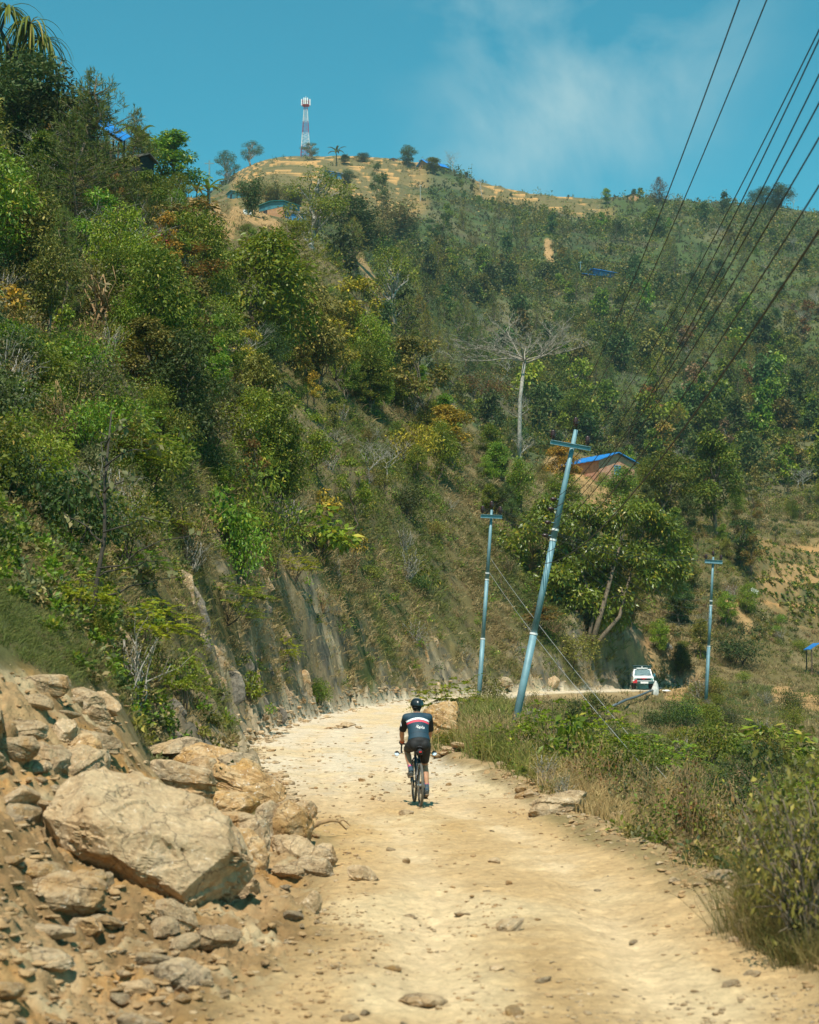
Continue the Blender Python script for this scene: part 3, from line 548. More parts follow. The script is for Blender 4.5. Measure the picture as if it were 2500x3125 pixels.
ROCKS = [
 ('long orange rock slab streaked with white behind the huge boulder', 700, 2420, 420, 150, .5, 'o', 11, -18, 19),
 ('tan rock ledge end lying against the back of the huge boulder', 560, 2420, 230, 120, .7, 't', 12, 10, 12),
 ('flat grey-brown slab resting on top of the rubble heap', 545, 2312, 200, 50, .7, 'g', 13, 12, -8),
 ('blocky brown rock under the flat slab on the rubble heap', 610, 2380, 130, 110, .9, 't', 14, 30, 5),
 ('dark-sided square rock next to the blocky brown one', 655, 2390, 90, 90, .9, 't', 15, 70, 0),
 ('grey-topped rock at the roadside tip of the rubble heap', 735, 2400, 140, 80, .8, 'g', 16, -10, 10),
 ('orange and white rock below the grey-topped one', 690, 2480, 190, 90, .7, 'o', 17, 15, 8),
 ('white-veined tan rock right of the huge boulder', 730, 2590, 210, 150, .7, 't', 18, -25, -14),
 ('tall leaning tan rock with a pointed tip beside the road', 830, 2560, 130, 150, .7, 't', 19, 40, -16),
 ('rounded white-streaked brown rock near the fallen branch', 880, 2570, 150, 140, .8, 'o', 20, 5, 6),
 ('brown rock end stone behind the fallen branch', 925, 2500, 90, 70, .8, 't', 21, -5, 0),
 ('wedge shaped rock with a dark gap beneath it', 905, 2625, 120, 75, .8, 'p', 22, 8, -4),
 ('pale jagged rock on the outer edge of the rubble', 980, 2640, 90, 80, .8, 't', 23, 33, 9),
 ('flat pale slab lying on the edge of the road', 1095, 2690, 105, 55, .7, 'p', 24, 25, 10),
 ('tilted pale stone plate in the loose earth by the road', 955, 2785, 70, 75, .5, 'p', 25, 20, 30),
 ('dark brown rock tucked under the right end of the huge boulder', 760, 2650, 110, 150, .8, 'o', 26, 10, -22),
 ('pale stone slab under the tip of the huge boulder', 735, 2745, 130, 90, .8, 'p', 27, -30, -24),
 ('brown block with orange face at the far left foot of the boulder', 185, 2775, 250, 140, .7, 't', 28, -6, 2),
 ('dark grey slate slab in the dirt below the boulder', 150, 2860, 130, 40, .8, 'g', 29, 10, 0),
 ('rounded ochre stone below the boulder in the dirt', 265, 2860, 110, 70, .9, 't', 30, 0, 0),
 ('light grey-tan stone lying in the dirt at the lower left', 545, 3020, 180, 95, .8, 'g', 31, -18, 6),
 ('low cream stone left of the light grey one', 425, 3025, 120, 40, .9, 'p', 32, 8, 0),
 ('broad half buried pale stone in the dirt below the boulder', 660, 2890, 160, 80, .8, 't', 33, 12, 0),
 ('half buried ochre stone at the bottom left corner', 120, 2950, 190, 70, .8, 't', 34, -10, 0),
 ('cream white rock high on the rubble heap', 185, 2265, 100, 90, .9, 'p', 35, 20, 10),
 ('dark orange rock beneath the cream white one', 260, 2310, 120, 80, .9, 'o', 36, -12, 8),
 ('brown knobbly rock on the rubble left of the orange slab', 290, 2345, 110, 80, .9, 't', 37, 50, 4),
 ('dark upright splinter of rock at the left picture edge', 20, 2300, 55, 110, .8, 'g', 38, 0, 20),
 ('slanting tan slab at the left picture edge above the boulder', 40, 2470, 170, 70, .8, 't', 39, -10, -14),
 ('long pale rock rib on the slope above the rubble', 330, 2165, 110, 45, .5, 'p', 40, -28, 32),
 ('tan rock with orange face left of the boulder top', 110, 2365, 110, 45, .9, 't', 41, 14, -6),
 ('large tan rock with ridged top at the right roadside', 1705, 2480, 195, 85, .6, 't', 42, 8, -9),
 ('flat tan slab in front of the right roadside grass', 1806, 2482, 130, 36, .8, 'p', 43, -4, 2),
 ('dark round stone half hidden in the right roadside grass', 1888, 2518, 58, 58, .9, 't', 44, 0, 6),
 ('small tan stone left of the big right roadside rock', 1618, 2432, 40, 26, .8, 'p', 45, 8, 0),
 ('upright tan rock leaning in the grass at the right', 2285, 2610, 80, 75, .7, 't', 46, 5, -22),
 ('small tan rock among earth clods below the leaning rock', 2230, 2655, 45, 40, .9, 't', 47, 30, 12),
 ('pale rock at the right edge under the dark bush', 2460, 2920, 90, 55, .8, 'p', 48, -14, 4),
 ('dark shaded stone in the earth bank at the lower right', 2295, 2835, 75, 45, .9, 'g', 49, 6, 0),
 ('tall orange and white boulder in the grass beyond the cyclist', 1350, 2262, 150, 175, .7, 'o', 50, -12, 14),
 ('narrow orange rock at the right foot of the tall boulder', 1385, 2250, 55, 82, .8, 'o', 51, 12, 16),
 ('grey layered rock right of the tall orange boulder', 1430, 2240, 90, 45, .8, 'g', 52, 0, -4),
 ('grey-tan stone lying in the middle of the road nearest the viewer', 1560, 2840, 92, 45, .7, 'g', 53, 25, -20),
 ('small oval stone on the road above the tyre rut', 1507, 2634, 40, 19, .8, 'p', 54, 0, 0),
 ('flat two-tone stone on the right side of the road', 2066, 2695, 44, 20, .8, 'g', 55, 5, 0),
 ('small pale stone low in the centre of the road', 1520, 2962, 46, 24, .8, 'p', 56, 10, 0),
 ('brown stone chip on the road between ruts', 1552, 2702, 22, 14, .8, 't', 57, 0, 0),
 ('low cream rock near the bottom edge of the road', 1290, 3075, 150, 36, .8, 'p', 58, 4, 0),
 ('pale rock outcrop at the foot of the bank beside the far road', 1690, 2100, 58, 46, .8, 'p', 59, 0, -20),
 ('broken pale rocks at the bank foot right of the middle pole', 1535, 2085, 70, 36, .8, 'g', 60, 10, 12),
 ('pale stones heap edge on the road beyond the bend', 1060, 2215, 50, 14, .9, 't', 61, 0, 0),
 ('tan stone in the wheel track left of the cyclist', 1103, 2384, 24, 15, .8, 't', 62, 0, 0),
 ('brown stone in the wheel track ahead of the rubble', 967, 2408, 16, 10, .9, 't', 63, 0, 0),
 ('tan stone by the cyclist, left of the rear wheel', 1162, 2444, 24, 9, .9, 't', 64, 0, 0),
 ('cluster stone just in front of the cyclist tyre', 1235, 2486, 46, 20, .8, 't', 65, 10, 0),
 ('pale block of stone heap on the slope by the leafless tree', 1473, 1285, 30, 24, .9, 'p', 66, 0, 0),
]
for i, (lb, x, y, ww, hh, dp, mt, sd, rz, tl) in enumerate(ROCKS):
    put_rock(lb, x, y, ww, hh, dp, mt, sd, rz, tl, 5 if ww > 70 else 4, cuts=((.85, 0, .5, .52), (-.75, .1, .75, .6), (-.2, -.9, .3, .6)) if sd in (50, 19, 46) else ())

# loose stones strewn on the rubble and the road: the larger ones one by one
base = [rock_mesh('stone', 100 + k, (1, .75 + .2 * (k % 3), .42 + .1 * (k % 4)), 3, 11, [m_rock, m_rock_pale, m_rock_grey, m_rock_orange][k % 4], .04) for k in range(12)]
def strew(n, weight, seed, lo, hi, label, group, name='stone', pw=2.2):
    X, Y, Z, _ = scatter(n, weight, seed); r = np.random.default_rng(seed)
    for i in range(n):
        s = lo + (hi - lo) * r.random() ** pw; k = int(r.integers(12)); fl = r.uniform(.6, 1.05)
        o = bpy.data.objects.new(name, base[k]); COL.objects.link(o); o.location = (X[i], Y[i], Z[i] + s * .04)
        o.scale = (s, s * r.uniform(.7, 1), s * fl); o.rotation_euler = (r.uniform(-.3, .3), r.uniform(-.3, .3), r.uniform(0, 6.3)); tag(o, label, 'stone', group)
strew(95, MK['rub'] * (GY < 27), 3, .05, .40, 'loose broken stone lying in the landslide rubble left of the road', 'stones in the landslide rubble')
big_ = [rock_mesh('broken_rock', 700 + k, (1, .55 + .15 * (k % 3), .34 + .12 * (k % 3)), 5, 9, [m_rock, m_rock_pale, m_rock, m_rock][k % 4], .055) for k in range(8)]
X, Y, Z, M = scatter(46, MK['rub'] * (GY > 12.5) * (GY < 22) * (GX > -4.2) * (.25 + sstep(14.5, 17, GY)), 36); r = np.random.default_rng(36)
for i in range(46):
    s = .22 + .55 * r.random() ** 1.5; o = bpy.data.objects.new('broken_rock', big_[i % 8]); COL.objects.link(o); o.location = (X[i], Y[i], Z[i] + s * .06); o.scale = (s, s, s); o.rotation_euler = (R(r.uniform(-35, 25)), R(r.uniform(-10, 42)), R(r.uniform(-50, 50))); tag(o, 'angular broken rock slab half buried in the landslide earth', 'broken rock', 'broken rocks in the landslide')
strew(100, MK['road'] * (GY < 60) * (.3 + sstep(-.2, .5, fbm(GX * .5, GY * .3, 3, 6))), 4, .03, .16, 'small loose stone lying on the dirt road surface', 'loose stones on the dirt road', pw=3)
strew(38, MK['verge'] * sstep(1.6, .2, MK['e']) * (GY < 40) * (GY > 9), 5, .05, .28, 'loose stone on the crumbling right edge of the road', 'stones along the right road edge')
def pebbles(name, n, weight, seed, lo, hi, label, mats):
    X, Y, Z, _ = scatter(n, weight, seed); r = np.random.default_rng(seed + 50)
    D, Fc = ICO[2]; Vs = []; Fs = []; mi = []
    proto = []
    for k in range(8):
        nn = r.normal(size=(6, 3)); nn /= np.linalg.norm(nn, axis=1)[:, None]; dd = r.uniform(.45, .95, 6); q = D @ nn.T
        proto.append(D * np.minimum(np.where(q > .05, dd / np.maximum(q, .05), 9).min(1), 1.2)[:, None])
    for k in range(n):
        s = (lo + (hi - lo) * r.random() ** 3) * .5 * np.clip(Y[k] / 18, 1, 2.0); a = r.uniform(0, 6.28); P = proto[k % 8] * np.array([s, s * r.uniform(.6, 1), s * r.uniform(.18, .6)])
        ca, sa = math.cos(a), math.sin(a); P = np.stack([P[:, 0] * ca - P[:, 1] * sa + X[k], P[:, 0] * sa + P[:, 1] * ca + Y[k], P[:, 2] + Z[k] + s * .1], 1)
        Vs.append(P); Fs.append(Fc + k * len(D)); mi.append(np.full(len(Fc), k % len(mats)))
    o = link(name, mesh_raw(name, np.concatenate(Vs), np.concatenate(Fs), mats, np.concatenate(mi)))
    return tag(o, label, 'gravel', kind='stuff')
pebbles('road_gravel', 3000, MK['road'] * (GY < 80) * (.04 + sstep(0, .5, fbm(GX * .8, GY * .35, 4, 7)) + .9 * sstep(25, 34, GY) * sstep(70, 50, GY)), 8, .008, .06, 'small grey and tan gravel scattered over the dirt road', [m_rock_pale, m_rock, m_rock_pale, m_rock_grey])
m_clod = plain('earth_clods', (.37, .235, .112), .95, var=.25, scale=7, c2=(.22, .13, .055))
pebbles('rubble_gravel', 2700, (MK['rub'] + .5 * MK['verge'] * sstep(1.2, .2, MK['e'])) * (GY < 32), 9, .015, .12, 'crumbled earth and stone chips of the landslide', [m_clod, m_clod, m_rock, m_clod, m_rock_pale, m_clod])

pebbles('road_clods', 1800, MK['road'] * (GY < 45) * (np.exp(-((MK['lat'] + .2) / .32) ** 2) + .9 * sstep(-.7, -.1, MK['e']) + .5 * np.exp(-((MK['lat'] + 1.4) / .2) ** 2)) * (.15 + sstep(-.1, .4, fbm(GX * .7, GY * .4, 3, 66))), 10, .010, .065, 'crumbs of dry earth pushed up between and beside the wheel tracks', [m_clod, m_clod, m_rock_pale, m_clod])
pebbles('bank_debris', 1700, (MK['lat'] < 0) * (MK['e'] > -.6) * (MK['e'] < .3) * (GY > 26) * (GY < 150), 12, .03, .16, 'fallen rock chips along the foot of the cut bank', [m_rock_grey, m_rock, m_rock_pale])
pebbles('shoulder_crumbs', 1500, MK['verge'] * (MK['e'] < 1.1) * (GY < 36), 13, .015, .11, 'broken earth crumbs on the right shoulder of the road', [m_clod, m_clod, m_rock])
# heap of flat slabs in the grass right of the cyclist
hp = hit(1440, 2300)
def heap(name, lb, c, n, rad, hgt, lo, hi, mats, seed):
    e = empty(name, c, lb, 'stone pile'); r = np.random.default_rng(seed)
    for k in range(n):
        q = rad * math.sqrt(r.random()); a = r.uniform(0, 6.28); s = r.uniform(lo, hi)
        x, y = q * math.cos(a), q * .7 * math.sin(a); hgt_k = hgt * (1 - q / rad) * r.uniform(.4, 1)
        o = bpy.data.objects.new('flat_stone', rock_mesh('flat_stone', seed * 31 + k, (s, s * r.uniform(.6, .9), s * r.uniform(.18, .3)), 3, 9, mats[k % len(mats)], .03)); COL.objects.link(o); o.parent = e
        o.location = (x, y, gz(c.x + x, c.y + y) - c.z + hgt_k + .03); o.rotation_euler = (r.uniform(-.25, .25), r.uniform(-.25, .25), r.uniform(0, 6.28))
heap('stone_pile', 'low heap of flat tan stone slabs in the grass right of the cyclist', hp, 44, 1.0, .34, .2, .5, [m_rock_pale, m_rock, m_rock_pale, m_rock_grey], 3)
heap('stone_pile', 'little heap of stones on the road just before the bend', hit(1060, 2222), 12, .7, .12, .2, .4, [m_rock, m_rock_pale], 4)
heap('stone_pile', 'pale heap of stones on the slope left of the leafless tree', hit(1472, 1285), 22, 1.0, .7, .4, .8, [m_rock_pale], 5)
# fallen branch at the tip of the rubble
m_twig = plain('dry_wood', (.36, .22, .10), .85, var=.25, scale=20)
q0 = hit(950, 2545)
pts = [q0 + Vector((-.02, 0, .05)), q0 + Vector((.12, .02, .13)), q0 + Vector((.26, .05, .16)), q0 + Vector((.36, .1, .14)), q0 + Vector((.46, .13, .03))]
b_ = MB(); b_.tube(pts, [.03, .028, .024, .018, .006], 7); b_.tube([pts[3], pts[3] + Vector((.06, .02, .02)), pts[3] + Vector((.15, .05, -.06))], [.014, .01, .004], 5)
tag(b_.build('fallen_branch', m_twig, smooth=True), 'bare orange-brown broken branch sticking out of the rubble', 'branch')
q1 = hit(1920, 2535); b_ = MB(); b_.tube([q1 + Vector((-.2, -.05, .03)), q1 + Vector((.1, 0, .06)), q1 + Vector((.4, .05, .16))], [.012, .011, .006], 5)
tag(b_.build('fallen_branch', m_twig, smooth=True), 'thin grey stick lying beside the dark round stone at the right', 'branch')

# ribs of slate standing out of the cut bank
r = np.random.default_rng(404); m_slate = rock_mat('bank_slate', (.085, .075, .06), (.16, .14, .11), (.27, .23, .17), .2)
_rb = [rock_mesh('rock_rib', 600 + k, (1, .35, 1.5), 4, 10, (m_slate, m_rock, m_rock_grey)[k % 3], .06) for k in range(6)]
X, Y, Z, M = scatter(120, MK['bank'] * (MK['e'] > .1) * (MK['e'] < 3.2) * (GY > 30) * (sstep(-.1, .3, fbm(MK['al'] * .12, GZ * .1, 2, 55))), 405)
for i in range(120):
    s = .2 + .8 * r.random() ** 1.6; o = bpy.data.objects.new('rock_rib', _rb[i % 6]); COL.objects.link(o); o.location = (X[i] - .25 * s, Y[i] + .1, Z[i] + .05); o.scale = (s, s, s * r.uniform(.7, 1.3)); o.rotation_euler = (R(r.uniform(-12, 12)), R(r.uniform(-42, -24)), R(r.uniform(-40, 10))); tag(o, 'grey leaning rock rib standing out of the cut bank left of the road', 'rock rib', 'rock ribs of the cut bank')
# ------------------------------------------------------------------ plants
def unit(a): return a / np.maximum(np.linalg.norm(a, axis=-1, keepdims=True), 1e-9)
def leaf_quads(P, D, S, asp, r, clump, flat=.5, fold=.0):
    """diamond leaves at P pointing along D, length S"""
    n = len(P); D = unit(D); side = r.normal(size=(n, 3)); side[:, 2] *= (1 - flat); side = unit(side - D * (side * D).sum(1)[:, None])
    nn = np.cross(D, side); S = np.asarray(S).reshape(-1, 1) * np.ones((n, 1)); a = S * asp * .5
    V = np.stack([P, P + D * S * .45 + side * a + nn * a * fold, P + D * S - np.array([0, 0, 1]) * S * .12, P + D * S * .45 - side * a + nn * a * fold], 1).reshape(-1, 3)
    Fq = np.arange(4 * n).reshape(n, 4)
    t = np.stack([r.random(n), clump, r.random(n)], 1).repeat(4, 0)
    return V, Fq, t
def cat_parts(parts):
    V = []; Fq = []; T = []; k = 0
    for v, f, t in parts: V.append(v); Fq.append(f + k); T.append(t); k += len(v)
    return np.concatenate(V), np.concatenate(Fq), np.concatenate(T)
def blob_leaves(cen, rad, n, ls, asp, r, droop=.25, out_b=.8):
    """n leaves spread through a set of foliage clumps"""
    w_ = rad ** 2; k = r.choice(len(cen), n, p=w_ / w_.sum()); d = unit(r.normal(size=(n, 3))); q = r.random(n) ** .45
    P = cen[k] + d * (rad[k] * q)[:, None] * np.array([1, 1, .75]); cl = r.random(len(cen))[k]
    D = d * out_b + r.normal(size=(n, 3)) * .6; D[:, 2] -= droop
    return leaf_quads(P, D, ls * r.uniform(.6, 1.25, n), asp, r, cl)
def limb(m, a, b, r0, r1, r, sag=.0, n=5, k=6):
    a = np.array(a, float); b = np.array(b, float); L_ = np.linalg.norm(b - a); pts = []
    for i in range(n + 1):
        t_ = i / n; p = a + (b - a) * t_ + (r.normal(size=3) * .045 * L_ * (0 < i < n)); p[2] += sag * L_ * math.sin(math.pi * t_); pts.append(tuple(p))
    m.tube(pts, [r0 + (r1 - r0) * i / n for i in range(n + 1)], k); return pts
m_bark = plain('bark', (.17, .125, .08), .9, var=.3, scale=5, bump=.6)
m_bark_pale = plain('pale_bark', (.40, .36, .30), .85, var=.3, scale=4, bump=.5)
m_bark_dark = plain('dark_bark', (.07, .055, .04), .9, var=.25, scale=6, bump=.5)
LEAF = dict(
 green=leaf_mat('green_leaves', (.060, .090, .008), (.185, .225, .020), (.38, .31, .04), .07, trans=.3),
 bright=leaf_mat('bright_leaves', (.085, .140, .008), (.225, .310, .022), (.42, .38, .04), .06, rough=.45, spec=.35, trans=.32),
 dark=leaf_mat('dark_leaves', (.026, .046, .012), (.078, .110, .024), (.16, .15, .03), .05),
 olive=leaf_mat('olive_leaves', (.090, .088, .014), (.225, .195, .034), (.42, .31, .07), .08),
 greygreen=leaf_mat('grey_green_leaves', (0.074, 0.077, 0.030), (0.177, 0.169, 0.062), (0.341, 0.275, 0.120), .08),
 yellow=leaf_mat('yellowing_leaves', (0.185, 0.150, 0.016), (0.426, 0.294, 0.028), (0.596, 0.375, 0.030), .12),
 rust=leaf_mat('rust_leaves', (.15, .075, .018), (.29, .165, .032), (.14, .14, .025), .3),
 red=leaf_mat('red_leaves', (0.426, 0.056, 0.030), (0.600, 0.163, 0.060), (0.227, 0.225, 0.030), .4),
 pine=leaf_mat('pine_needles', (.065, .088, .014), (.175, .195, .034), (.26, .22, .05), .08, trans=.15),
 pineyel=leaf_mat('yellow_pine_needles', (0.106, 0.106, 0.010), (0.284, 0.237, 0.022), (0.369, 0.275, 0.030), .1, trans=.15),
 dry=leaf_mat('dry_leaves', (0.156, 0.106, 0.045), (0.312, 0.213, 0.090), (0.142, 0.138, 0.030), .15),
 glossy=leaf_mat('glossy_leaves', (.065, .112, .010), (.195, .265, .024), (.40, .36, .03), .07, rough=.34, spec=.5, trans=.32),
 lime=leaf_mat('lime_leaves', (.10, .160, .008), (.265, .335, .020), (.46, .40, .04), .08, rough=.45, spec=.35, trans=.34),
 fern=leaf_mat('fern_leaves', (.135, .175, .006), (.310, .350, .016), (.46, .40, .03), .06, trans=.32),
 bamboo=leaf_mat('bamboo_leaves', (0.156, 0.131, 0.045), (0.312, 0.250, 0.085), (0.128, 0.150, 0.040), .2),
 teal=leaf_mat('far_green_leaves', (.040, .076, .018), (.100, .150, .034), (.18, .17, .035), .06),
)
def proto(name, trunk, crown, bark, leaf):
    """meshes of one plant: (trunk mesh, crown mesh)"""
    tm = None
    if trunk is not None:
        o = trunk.build(name + '_trunk', [bark], smooth=True); tm = o.data; bpy.data.objects.remove(o)
    cm = mesh_raw(name + '_crown', crown[0], crown[1], [leaf], tint=crown[2]) if crown is not None else None
    return tm, cm
def broad(seed, h=8., cw=5.5, base=.28, nb=34, n=6500, ls=.26, asp=.45, tr=.16, lean=.05, lim=12, droop=.25, br=.17, top=1.0):
    r = np.random.default_rng(seed); m = MB(); ax = r.uniform(-lean, lean, 2) * h
    z = base + (1 - base) * r.random(nb) ** .8; a = r.uniform(0, 6.283, nb)
    prof = np.sin(np.pi * np.clip((z - base) / (1 - base) * .86 + .12, 0, 1)) ** .7; q = np.sqrt(r.random(nb)) * prof * cw * .42
    cen = np.stack([q * np.cos(a) + ax[0] * z, q * np.sin(a) + ax[1] * z, z * h * top - .04 * h], 1); rad = cw * br * r.uniform(.6, 1.3, nb)
    tp = limb(m, (0, 0, -.4), (ax[0] * .8, ax[1] * .8, h * .8), tr, tr * .3, r, n=7, k=8)
    for i in r.choice(nb, min(lim, nb), replace=False):
        j = int(np.clip((cen[i, 2] / h - .22) / .8 * 7, 1, 6)); limb(m, tp[j], cen[i], tr * .42, .015, r, .08, 4, 5)
    return m, blob_leaves(cen, rad, n, ls, asp, r, droop)
def shrub(seed, w_=2.4, h=2.0, nb=14, n=2200, ls=.15, asp=.5, droop=.1, stems=7, br=.26):
    r = np.random.default_rng(seed); m = MB(); a = r.uniform(0, 6.283, nb); q = np.sqrt(r.random(nb)) * w_ * .36
    z = h * (.3 + .55 * r.random(nb) * (1 - .5 * (q / (w_ * .4)) ** 2)); cen = np.stack([q * np.cos(a), q * np.sin(a), z], 1); rad = w_ * br * r.uniform(.55, 1.2, nb)
    for i in range(stems): limb(m, (r.normal() * .1, r.normal() * .1, -.25), cen[i % nb] * np.array([1, 1, 1.05]), .028, .008, r, .06, 4, 5)
    for i in range(stems): 
        c = cen[r.integers(nb)]; limb(m, c * .6, c * np.array([1.25, 1.25, 1.1]) + r.normal(size=3) * .25, .012, .004, r, .03, 3, 4)
    return m, blob_leaves(cen, rad, n, ls, asp, r, droop)
def pine(seed, h=10., cw=5.2, whorls=17, n_t=13, nl=.42, base=.14, per=6):
    r = np.random.default_rng(seed); m = MB(); tp = limb(m, (0, 0, -.4), (r.normal() * .2, r.normal() * .2, h * .96), .17, .03, r, n=8, k=8); parts = []
    for i in range(whorls):
        f = i / (whorls - 1); z = h * (base + (1 - base) * f * .97); Lb = cw * .5 * (1 - f) ** .75 * (.75 + .4 * math.sin(min(1, f * 4 + .3) * 1.57)) * r.uniform(.75, 1.1) + .18
        for k in range(per if i < whorls - 2 else 3):
            a = k * 6.283 / per + i * 1.1 + r.normal() * .25; l_ = Lb * r.uniform(.65, 1.1)
            p0 = np.array([0, 0, z]); d = np.array([math.cos(a), math.sin(a), .10 + .55 * f]); p1 = p0 + d * l_; p1[2] += .14 * l_
            m.tube([tuple(p0), tuple(p0 + d * l_ * .5 - np.array([0, 0, .03 * l_])), tuple(p1)], [.035, .022, .01], 4)
            for q in np.linspace(.35, 1.0, max(3, int(l_ / .36))):
                c = p0 + d * l_ * q + np.array([0, 0, .14 * l_ * q * q]) + r.normal(size=3) * .12; D = r.normal(size=(n_t, 3)) * .75 + d * .7; D[:, 2] += .55
                parts.append(leaf_quads(np.repeat(c[None], n_t, 0) + r.normal(size=(n_t, 3)) * .05, D, nl * r.uniform(.7, 1.15, n_t), .09, r, np.full(n_t, r.random())))
            if i > whorls * .35:
                c = p1; D = r.normal(size=(n_t, 3)) * .22; D[:, 2] += 1; parts.append(leaf_quads(np.repeat(c[None], n_t, 0) + np.outer(r.random(n_t), [0, 0, .5]), D, nl * .8 * r.uniform(.7, 1.1, n_t), .10, r, np.full(n_t, r.random())))
    return m, cat_parts(parts)
def bare(seed, h=8., spread=.5, levels=5, tr=.12, trunk_f=.35, up=.5, kids=3, crown_flat=0.):
    r = np.random.default_rng(seed); m = MB(); ends = []
    def grow(p, d, l_, rad, lev):
        d = d / np.linalg.norm(d); n = 4; pts = [tuple(p)]; q = p.copy()
        for i in range(n):
            d = d + r.normal(size=3) * .10; d[2] += .06 * up * (lev > 0); d = d / np.linalg.norm(d); q = q + d * l_ / n; pts.append(tuple(q))
        m.tube(pts, [rad * (1 - .5 * i / n) for i in range(n + 1)], 7 if lev < 2 else 4, cap=False)
        if lev >= levels: ends.append(q); return
        for k in range(kids + (lev == 0) * 2):
            a = r.uniform(0, 6.283); dd = d * (1 - spread * .6) + np.array([math.cos(a), math.sin(a), up * (.3 if lev else .15) - crown_flat]) * spread * r.uniform(.7, 1.2); j = r.integers(2, n + 1) if lev else n - r.integers(0, 2)
            grow(np.array(pts[j]), dd, l_ * r.uniform(.6, .85) if lev else (h * (1 - trunk_f)) * r.uniform(.34, .5), max(rad * .5, .009), lev + 1)
    grow(np.array([0, 0, -.3]), np.array([r.normal() * .05, r.normal() * .05, 1.]), h * trunk_f + .3, tr, 0)
    return m, np.array(ends)
def strap(p, d, L_, w_, bend, n=7, roll=0., tear=None):
    """one long arching leaf blade as a strip"""
    d = np.array(d, float); d /= np.linalg.norm(d); s = np.cross(d, [0, 0, 1.]); s /= max(np.linalg.norm(s), 1e-6); V = []; q = np.array(p, float)
    for i in range(n + 1):
        f = i / n; ww = w_ * (math.sin(math.pi * min(1, f * .92 + .06)) ** .6) * .5 + .003; nn = np.cross(s, d)
        V += [q - s * ww + nn * ww * .35, q, q + s * ww + nn * ww * .35]; d = d + np.array([0, 0, -bend / n]); d /= np.linalg.norm(d); q = q + d * L_ / n
    Fq = []
    for i in range(n):
        b = 3 * i; Fq += [[b, b + 1, b + 4, b + 3], [b + 1, b + 2, b + 5, b + 4]]
    return np.array(V), np.array(Fq)
def straps(lst, r):
    parts = []
    for v, f in lst: parts.append((v, f, np.tile([r.random(), r.random(), r.random()], (len(v), 1))))
    return cat_parts(parts)
def banana(seed, h=3.6):
    r = np.random.default_rng(seed); m = MB(); m.tube([(0, 0, -.2), (.03, 0, h * .3), (0, .04, h * .55)], [.13, .11, .07], 8); ls = []
    for k in range(9):
        a = k * 2.4 + r.normal() * .2; e = r.uniform(.5, 1.9); ls.append(strap((0, 0, h * .52), (math.cos(a), math.sin(a), e), h * r.uniform(.5, .72), h * .125, r.uniform(.9, 2.0), 8))
    return m, straps(ls, r)
def fronds(seed, w_=2.4, h=1.3, nf=70, ll=.11, asp=.38):
    """bush of long feathered sprays"""
    r = np.random.default_rng(seed); m = MB(); parts = []
    for k in range(nf):
        a = r.uniform(0, 6.283); q = math.sqrt(r.random()) * w_ * .38; c = np.array([q * math.cos(a), q * math.sin(a), h * (.35 + .6 * r.random() * (1 - (q / (w_ * .42)) ** 2))])
        if k % 5 == 0: limb(m, (r.normal() * .08, r.normal() * .08, -.2), c, .02, .006, r, .05, 3, 4)
        d = np.array([math.cos(a) + r.normal() * .5, math.sin(a) + r.normal() * .5, r.uniform(0, .5)]); d /= np.linalg.norm(d); L_ = r.uniform(.45, .85); s = np.cross(d, [0, 0, 1.]); s /= np.linalg.norm(s); nl_ = 12
        t_ = np.repeat(np.linspace(.08, 1, nl_), 2); sg = np.tile([1., -1.], nl_); P = c + np.outer(t_, d) * L_; P[:, 2] -= .28 * t_ ** 2 * L_
        D = s[None] * sg[:, None] + d * .45 + r.normal(size=(2 * nl_, 3)) * .12
        parts.append(leaf_quads(P, D, ll * (1.15 - .5 * t_) * 1.5, asp, r, np.full(2 * nl_, r.random()), flat=1.0))
    return m, cat_parts(parts)
def bambooc(seed, h=7., w_=3.5, nc=26, n=2600, ls=.34):
    r = np.random.default_rng(seed); m = MB(); P = []; 
    for k in range(nc):
        a = r.uniform(0, 6.283); q = r.random() * .35; l_ = h * r.uniform(.6, 1.05); sp = r.uniform(.15, .55) * w_ * .8; pts = []
        for i in range(6):
            f = i / 5; pts.append((math.cos(a) * (q + sp * f ** 2.2), math.sin(a) * (q + sp * f ** 2.2), l_ * (f - .12 * f ** 3.5)))
        m.tube(pts, [.045 * (1 - .8 * i / 5) for i in range(6)], 4, cap=False); pp = np.array(pts); t_ = 1 + 4 * r.random(n // nc) ** .7; i0 = np.clip(t_.astype(int), 0, 4); f = (t_ - i0)[:, None]
        P.append(pp[i0] * (1 - f) + pp[i0 + 1] * f + r.normal(size=(n // nc, 3)) * .30)
    P = np.concatenate(P); D = r.normal(size=P.shape); D[:, 2] -= .5
    return m, leaf_quads(P, D, ls * r.uniform(.6, 1.2, len(P)), .3, r, np.repeat(r.random(nc), len(P) // nc))

PR = {}
PR['broad'] = [proto('broadleaf', *broad(201 + k, 8, (5.2, 6.2, 4.4)[k], (.26, .2, .3)[k], (36, 44, 30)[k], 6500), m_bark, LEAF['green']) for k in range(3)]
PR['lush'] = [proto('lush_tree', *broad(211 + k, 9, 6.4, .2, 46, 8000, .34, .42, droop=.5), m_bark, LEAF['bright']) for k in range(2)]
PR['sparse'] = [proto('gnarled_tree', *broad(221 + k, 10, 7.0, .3, 40, 5200, .24, .5, .26, .08, 34, br=.13), m_bark_pale, LEAF['green']) for k in range(2)]
PR['thin'] = [proto('slender_tree', *broad(231 + k, 7, 3.2, .34, 18, 1700, .26, .42, .07, .08, 12, br=.15), m_bark, LEAF['olive']) for k in range(3)]
PR['pine'] = [proto('pine', *pine(241 + k, 10, 5.6 - k * .8), m_bark, LEAF['pine']) for k in range(2)]
